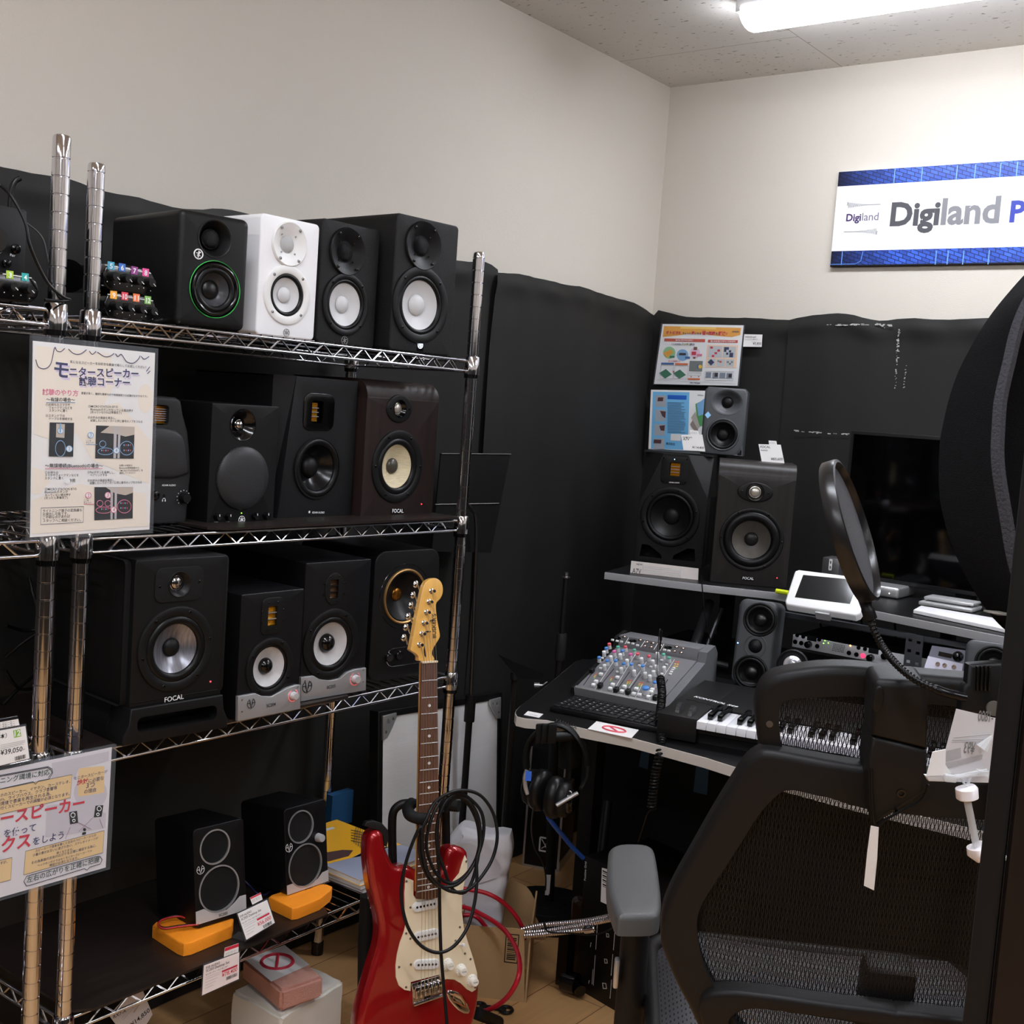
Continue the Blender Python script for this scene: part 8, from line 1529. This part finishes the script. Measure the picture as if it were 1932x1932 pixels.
# headrest
def hx(x, y, d=.02): q = CH.px(x, y, d, fn=bul); return (q.x, q.z)
ho_ = [hx(*p) for p in ((1690, 1270), (1640, 1263), (1593, 1260), (1539, 1262), (1477, 1272), (1450, 1284), (1435, 1302), (1428, 1325), (1426, 1345), (1429, 1376), (1434, 1416), (1442, 1450), (1470, 1480), (1560, 1500), (1690, 1510))]
hi_ = [hx(*p) for p in ((1690, 1322), (1640, 1316), (1593, 1314), (1520, 1317), (1487, 1321), (1474, 1330), (1470, 1345), (1471, 1375), (1477, 1416), (1490, 1450), (1560, 1470), (1690, 1478))]
ho2, hi2 = dens(sm(mir(ho_), 3)), dens(sm(mir(hi_), 3))
bm = nb(); slab(bm, ho2, [hi2], .02, .05, .010, seg=4)
for v in bm.verts: v.co = wf(v.co)
bm.transform(CH.m); hr = ob('headrest_frame', bm, plm, t, world=True, smooth=50)
net(hi2, lambda u: bul(u)+.02, CH, netm, 'headrest_net', t)
v = hx(1452, 1366); r_ = CH.r(6.5, 1452, 1366); bm = nb(); cyl(bm, (v[0], .022+bul(v[0])-.003, v[1]), (v[0], .02+bul(v[0])+.002, v[1]), r_, 16); box(bm, v[0]-r_*.7, v[0]+r_*.7, .0183+bul(v[0]), .0195+bul(v[0]), v[1]-.0005, v[1]+.0005); box(bm, v[0]-.0005, v[0]+.0005, .0183+bul(v[0]), .0195+bul(v[0]), v[1]-r_*.7, v[1]+r_*.7); bm.transform(CH.m); ob('screw', bm, mat('dark_screw', (110, 110, 112), .3, .8), hr, world=True)
# armrest
HF = Frame(Vector((0, 0, .66)), 0, -90); ap = [HF.px(*p) for p in ((1148, 1610), (1150, 1600), (1160, 1593), (1180, 1590), (1212, 1591), (1229, 1596), (1236, 1606), (1243, 1645), (1248, 1690), (1246, 1716), (1238, 1724), (1220, 1727), (1175, 1727), (1164, 1722), (1157, 1705), (1149, 1680), (1146, 1645))]
bm = nb(); slab(bm, dens(sm(ap, 3), .02), (), 0, .030, .009, seg=4, m=HF.m); ap_ = ob('arm_pad', bm, mat('arm_grey', (84, 84, 84), .42, bump=.25, bs=700), t, world=True, smooth=60)
pc = atz(1204, 1700, .63); bm = nb(); cyl(bm, pc, (pc.x, pc.y, .40), .0215, 20); cyl(bm, (pc.x, pc.y, .41), (pc.x, pc.y, .25), .0255, 20); ob('arm_post', bm, plm, t, world=True)
bm = nb(); pq__ = Vector((pc.x, pc.y, .60)); r0 = atd(1165, 1700, depth(pq__)); box(bm, -.004, .004, -.008, .008, -.022, .022, .003); bm.transform(Matrix.Translation(atd(1163, 1835, depth(Vector((pc.x, pc.y, .48)))-.02)) @ Matrix.Rotation(radians(32), 4, 'Z')); ob('arm_lever', bm, ALU, t, world=True)
bm = nb(); tube(bm, smoothpts([(pc.x, pc.y, .27), (pc.x+rgt.x*.05, pc.y+rgt.y*.05, .25), tuple(seatc*1.0+Vector((0, 0, .40))-rgt*.12)], 5), .018, 12); ob('arm_bracket', bm, plm, t, world=True)
pr2 = Vector((pc.x, pc.y, 0))+rgt*.62
bm = nb(); o2 = ap; b2 = nb(); slab(b2, dens(sm(ap, 3), .02), (), 0, .030, .009, seg=4, m=HF.m); b2.transform(Matrix.Translation(rgt*.62)); join(bm, b2); ob('arm_pad', bm, mat('arm_grey', (84, 84, 84)), t, world=True, smooth=60)
bm = nb(); cyl(bm, (pr2.x, pr2.y, .63), (pr2.x, pr2.y, .27), .022, 20); tube(bm, [(pr2.x, pr2.y, .28), tuple(seatc+Vector((0, 0, .40))+rgt*.12)], .018, 12); ob('arm_post', bm, plm, t, world=True)
# seat
SFm = Matrix.Translation(Vector((seatc.x, seatc.y, .525))) @ Matrix.Rotation(radians(32), 4, 'Z')
seatnet = woven('seat_net', (72, 72, 75), .0105, .030, .72, axes=('X', 'Y'))
bm = nb(); nx_, ny_ = 20, 16; G_ = [[None]*(ny_+1) for _ in range(nx_+1)]
for i in range(nx_+1):
    for j in range(ny_+1):
        u = -1+2*i/nx_; v = -1+2*j/ny_; rr = (1-.12*abs(v)**6); x = u*.265*rr; y = v*.235*(1-.12*abs(u)**6); z = -.02*(1-u*u)-.045*max(0, abs(u)-.82)/.18-.05*max(0, v-.75)/.25*(v-.75)*4
        G_[i][j] = bm.verts.new((x, y, z))
for i in range(nx_):
    for j in range(ny_): bm.faces.new((G_[i][j], G_[i+1][j], G_[i+1][j+1], G_[i][j+1]))
o_ = ob('seat_net', bm, seatnet, None, smooth=60); o_.parent = t; o_.matrix_local = PM[t.name].inverted() @ SFm; PM[o_.name] = SFm
bm = nb(); tube(bm, [SFm @ Vector((a, b, -.045)) for a, b in rrect(0, 0, .52, .47, .07, 5)], .014, 10, closed=True); ob('seat_frame', bm, plm, t, world=True, smooth=60)
bm = nb(); box(bm, -.09, .09, -.12, .12, -.11, -.06, .01); box(bm, -.035, .035, -.33, -.1, -.10, -.07, .008); bm.transform(SFm); ob('seat_mechanism', bm, plm, t, world=True)
for yy in (-.10, .10): bm = nb(); box(bm, -.24, .24, yy-.02, yy+.02, -.066, -.05, .004); bm.transform(SFm); ob('seat_crossbar', bm, plm, t, world=True)
bm = nb(); cyl(bm, (seatc.x, seatc.y, .35), (seatc.x, seatc.y, .09), .026, 20); ob('gas_lift', bm, BKG, t, world=True)
for k in range(5):
    a = radians(72*k+14); e_ = Vector((seatc.x+.26*cos(a), seatc.y+.26*sin(a), .075)); bm = nb(); tube(bm, [(seatc.x, seatc.y, .10), e_], [.028, .017], 10); lg_ = ob('base_leg', bm, plm, t, world=True)
    bm = nb(); tn = Vector((-sin(a), cos(a), 0))
    for sg in (-1, 1): cyl(bm, e_+tn*.006*sg-Vector((0, 0, .049)), e_+tn*.024*sg-Vector((0, 0, .049)), .026, 18)
    cyl(bm, e_, e_-Vector((0, 0, .05)), .006, 8); cyl(bm, e_-Vector((0, 0, .049))+tn*.024, e_-Vector((0, 0, .049))-tn*.024, .006, 8); ob('caster', bm, BKG, lg_, world=True)

# ---------------------------------------------------------------- pop filter, microphone stand, felt shield
D0 = 1.34; pc_ = atd(1613, 1000, D0); vv_ = ray(1613, 1000).normalized(); nrm = CR*.965-CD*.263; nrm -= vv_*nrm.dot(vv_); nrm = (nrm.normalized()*.988-vv_*.155).normalized()
t = thing('pop_filter', 'round black pop filter on a curved gooseneck in front of the monitor', 'pop filter', pc_-Vector((0, 0, .08)))
R_ = 139*D0/FPX; bm = nb(); lathe(bm, [(R_-.006, .0), (R_-.004, .004), (R_-.0005, .003), (R_, 0), (R_, -.012), (R_-.002, -.014), (R_-.006, -.013), (R_-.006, 0)], pc_, 64, nrm); ob('hoop', bm, mat('hoop_black', (40, 40, 41), .28), t, world=True, smooth=50)
bm = nb(); lathe(bm, [(R_-.005, -.004), (0, -.004), (0, -.0055), (R_-.005, -.0055)], pc_, 64, nrm); ob('gauze', bm, mat('gauze', (80, 80, 84), .8, bump=.6, bs=900), t, world=True, smooth=0)
gk = cv(1450, 780, 3.716)
gpts = [(1630, 1128, 1.335), (1637, 1150, 1.33), (1643, 1168, 1.33)]
bm = nb(); tube(bm, smoothpts([atd(*p) for p in gpts], 5), [.0065]*5+[.0075]*6, 12); ob('neck_clamp', bm, BK, t, world=True, smooth=60)
gp_ = [(1643, 1165, 1.33), (1649, 1189, 1.325), (1664, 1218, 1.32), (1690, 1252, 1.29), (1728, 1283, 1.27), (1773, 1303, 1.26), (1800, 1311, 1.26), (1822, 1316, 1.26)]
P_ = smoothpts([atd(*p) for p in gp_], 40); acc = [0]
for i in range(1, len(P_)): acc.append(acc[-1]+(P_[i]-P_[i-1]).length)
tot = acc[-1]; Q = []; Rr = []; j = 0; n = int(tot/.0008)
for k in range(n+1):
    s_ = tot*k/n
    while j < len(acc)-2 and acc[j+1] < s_: j += 1
    f = (s_-acc[j])/max(acc[j+1]-acc[j], 1e-9); Q.append(P_[j].lerp(P_[j+1], f)); Rr.append(.0040*(1+.13*sin(s_*2*pi/.0042)) if s_ < tot*.78 else .0048)
bm = nb(); tube(bm, Q, Rr, 12); ob('gooseneck', bm, mat('gooseneck_black', (44, 44, 46), .22, .6), t, world=True, smooth=60)
r8 = cv(1690, 1180, 7.98)
def blk(quad, d0, th, name, m, par, bev=.004): F_ = Frame(atd(quad[0][0], quad[0][1], d0), 37, 0); bm = nb(); slab(bm, [F_.px(*p) for p in quad], (), 0, th, bev, seg=3, m=F_.m); return ob(name, bm, m, par, world=True, smooth=50)
cl = blk([r8(*p) for p in ((1110, 600), (1150, 588), (1550, 560), (1700, 560), (1700, 1440), (1460, 1375), (975, 1300), (985, 1240), (1010, 1030), (1045, 900), (1085, 880))], 1.27, .014, 'clamp', BK, t)
for x in (1225, 1285, 1345, 1405): blk([r8(x, 620), r8(x+28, 617), r8(x+20, 990), r8(x-8, 990)], 1.266, .006, 'clamp_rib', BKG, cl, .001)
v_ = atd(*r8(1470, 1245), 1.262); bm = nb(); lathe(bm, [(.008, 0), (.008, .003), (0, .0035)], v_, 20, -CF); ob('clamp_screw', bm, mat('dull_steel', (110, 106, 100), .4, .6), cl, world=True)
# stand pole behind the dark post
sp0 = atd(1925, 1340, 1.30); t = thing('microphone_stand', 'black microphone stand hidden behind the dark post, carrying the pop filter and shield', 'microphone stand', (sp0.x, sp0.y, 0))
bm = nb(); cyl(bm, (sp0.x, sp0.y, .02), (sp0.x, sp0.y, 1.36), .011, 14); ob('pole', bm, BK, t, world=True)
bm = nb(); lathe(bm, [(0, 0), (.12, 0), (.12, .012), (.02, .022), (0, .022)], (sp0.x, sp0.y, 0), 36, (0, 0, 1)); ob('base', bm, BKM, t, world=True)
felt = mat('black_felt', (26, 26, 29), .95, bump=1, bs=350, spec=.15, var=.1, vs=40, stretch=(1, 1, 6)); felt2 = mat('grey_felt_edge', (62, 62, 66), .95, bump=1, bs=300, spec=.15)
Lo = ((1932, 519), (1907, 547), (1875, 586), (1850, 623), (1826, 665), (1807, 704), (1792, 747), (1781, 791), (1773, 836), (1771, 893), (1772, 925), (1776, 958), (1792, 1019), (1818, 1079), (1845, 1127), (1862, 1151), (1891, 1184), (1930, 1210))
Li = ((1990, 500), (1960, 527), (1932, 560), (1907, 617), (1890, 688), (1881, 725), (1874, 762), (1871, 805), (1869, 850), (1871, 885), (1875, 915), (1880, 945), (1886, 980), (1891, 1010), (1896, 1040), (1903, 1070), (1915, 1105), (1940, 1140))
Lt = tuple((x+26, y) for x, y in Li)
def loop(L_, d_, sh): c0 = [atd(x, y, d_) for x, y in L_]; c1 = [atd(4000-x+sh, y, d_+.05) for x, y in L_][::-1]; return c0+c1
t = thing('felt_shield', 'large black felt-covered round shield in front of the monitor, cut by the dark post', 'acoustic shield', atd(1950, 1180, 1.36)-Vector((0, 0, .02)))
LO = [atd(x, y, 1.37) for x, y in Lo]; LI = [atd(x, y, 1.30) for x, y in Li]; LT_ = [atd(x, y, 1.295) for x, y in Lt]
ax_ = (CR*.9-CF*.35).normalized()
def sweep(a, b, na=6):
    bm = nb(); pv = None
    for p, q in zip(a, b):
        r_ = [bm.verts.new(p.lerp(q, k/na)+ax_*0.0+(-CF)*.006*sin(pi*k/na)) for k in range(na+1)]
        if pv: [bm.faces.new((pv[k], pv[k+1], r_[k+1], r_[k])) for k in range(na)]
        pv = r_
    return bm
Ls = smoothpts(LO, 4); Ms = smoothpts(LI, 4); Ts = smoothpts(LT_, 4); Us = [p+CR*.012+CF*.05 for p in Ts]; Vs = [p+CR*.22+CF*.06 for p in Ts]
bm = sweep(Ls, Ms); ob('felt_rim', bm, felt, t, world=True, smooth=60)
bm = sweep(Ms, Ts, 2); ob('felt_edge', bm, felt2, t, world=True, smooth=60)
bm = sweep(Ts, Us, 2); b2 = sweep(Us, Vs, 2); join(bm, b2); ob('inner_face', bm, felt, t, world=True, smooth=60)
bm = sweep(Ls, [p+CR*.25+CF*.03 for p in Ls], 2); ob('back_face', bm, felt, t, world=True, smooth=60)
bm = nb(); tube(bm, [LO[-4]+CR*.02, LO[-2]+CR*.06], .004, 8); a_ = atd(1884, 1158, 1.33); 
b2 = nb(); lathe(b2, [(.016, 0), (.016, .002), (0, .003), (0, -.002), (.016, 0)], a_, 24, (0, .1, 1)); join(bm, b2); ob('clear_disc', bm, mat('ivory_ring', (140, 136, 128), .3), t, world=True)
bm = nb(); tube(bm, [(sp0.x, sp0.y, 1.33), atd(1960, 1150, 1.36)], .008, 10); ob('bracket', bm, BK, t, world=True)

# reversed price card in a clear clip
PCm = 1.08; FC = Frame(atd(1850, 1440, PCm), 37); k4 = cv(1700, 1330, 6.23)
S = Sheet('price_card', 'white price card seen from behind in a clear clip, lower right beside the dark post', 'price card', FC, [k4(*p) for p in ((650, 45), (1085, 150), (1250, 170), (1250, 760), (430, 830), (525, 522))], m=mat('card_grey', (205, 203, 205), .6))
q = [k4(650, 45), k4(1250, 170), k4(1250, 760), k4(430, 830)]
bm = nb(); v0 = S.F.px(*k4(1075, 200)); v1 = S.F.px(*k4(895, 215)); text(bm, '-1800', v0, v1, -.0006, .01); 
b2 = nb(); text(b2, '-1800', (0, 0), (abs(v1[0]-v0[0]), 0), 0, .01, .010); bm.free(); bm = nb(); b2.transform(Matrix.Translation((v0[0], -.0006, v0[1])) @ Matrix.Rotation(.02, 4, 'Y') @ Matrix.Scale(-1, 4, (1, 0, 0))); join(bm, b2)
v0 = S.F.px(*k4(850, 580)); v1 = S.F.px(*k4(725, 590)); b2 = nb(); text(b2, '¥93', (0, 0), (abs(v1[0]-v0[0]), 0), 0, .01, .011); b2.transform(Matrix.Translation((v0[0], -.0006, v0[1])) @ Matrix.Rotation(.1, 4, 'Y') @ Matrix.Scale(-1, 4, (1, 0, 0))); join(bm, b2); ob('lettering', bm, GTXT, S.t, smooth=0)
S.polys([[k4(530, 540), k4(700, 500), k4(705, 620), k4(510, 670)], [k4(510, 690), k4(960, 580), k4(950, 640), k4(505, 760)]], mat('pale_grey_print', (172, 170, 172), .6), 'grey_block'); S.lines([[k4(600, 410), k4(1030, 400)], [k4(590, 430), k4(1000, 425)], [k4(620, 380), k4(1050, 340)]], mat('pale_grey_print', (172, 170, 172)), .0003)
bm = nb(); slab(bm, [S.F.px(*k4(*p)) for p in ((372, 552), (525, 520), (520, 700), (600, 820), (300, 835))], (), -.0005, .0008); ob('small_tag', bm, PAPER, S.t, smooth=0)
bm = nb(); slab(bm, [S.F.px(*k4(*p)) for p in ((290, 835), (1250, 830), (1250, 925), (330, 900))], (), .0, .006, .001); ob('white_ledge', bm, mat('ledge_white', (215, 215, 218), .5), S.t)
clr = mat('clear_plastic_rod', (225, 228, 230), .05, alpha=.45); frost = mat('frosted_white', (240, 236, 240), .35)
def k3(x, y, d=-.006): v = S.F.px(*k4(x, y)); return (v[0], d, v[1])
bm = nb(); tube(bm, [k3(560, 835), k3(980, 750)], .0022, 8); box(bm, k3(560, 835)[0]-.006, k3(560, 835)[0]+.004, -.01, -.002, k3(560, 850)[2]-.002, k3(560, 820)[2]+.002, .001); box(bm, k3(930, 760)[0]-.005, k3(930, 760)[0]+.006, -.01, -.002, k3(930, 775)[2]-.002, k3(930, 740)[2], .001); tube(bm, [k3(680, 830), k3(700, 880), k3(735, 920), k3(770, 880), k3(790, 810)], .0012, 6); ob('clip', bm, clr, S.t)
bm = nb(); tube(bm, [k3(1040, 340), k3(920, 490)], [.001, .006], 8); ob('clip_grip', bm, clr, S.t)
bm = nb(); tube(bm, [k3(745, 1075), k3(860, 1640)], .0034, 12); ob('rod', bm, clr, S.t, smooth=60)
bm = nb(); tube(bm, [k3(738, 940), k3(742, 955), k3(750, 1065), k3(752, 1080)], [.008, .0098, .0098, .008], 16); ob('joint', bm, frost, S.t, smooth=50)
bm = nb(); tube(bm, [k3(862, 1630), k3(868, 1640), k3(875, 1720), k3(900, 1810)], [.008, .0095, .0095, .003], 16); ob('end_cap', bm, frost, S.t, smooth=50)
bm = nb(); p0_ = S.F.m @ Vector(k3(900, 1800)); p1_ = S.F.m @ Vector(k3(1200, 1760)); tube(bm, [p0_, p1_], .003, 8); ob('arm', bm, clr, S.t, world=True)

# dark door post close to the viewer
e0 = atd(1873, 1400, .62); e1 = atd(1822, 1900, .62)
bm = nb(); m_ = Matrix.Translation((e0.x, e0.y, 0)) @ Matrix.Rotation(radians(13), 4, 'Z')
box(bm, .0, .012, .0, .05, 0, CE, .002, m=m_); struct('trim_1', bm, mat('post_black', (38, 38, 41), .5), smooth=30)
bm = nb(); box(bm, .0125, .075, -.004, .06, 0, CE, .006, m=m_); struct('trim_2', bm, mat('post_brown', (58, 47, 42), .35, var=.08, vs=3), smooth=30)
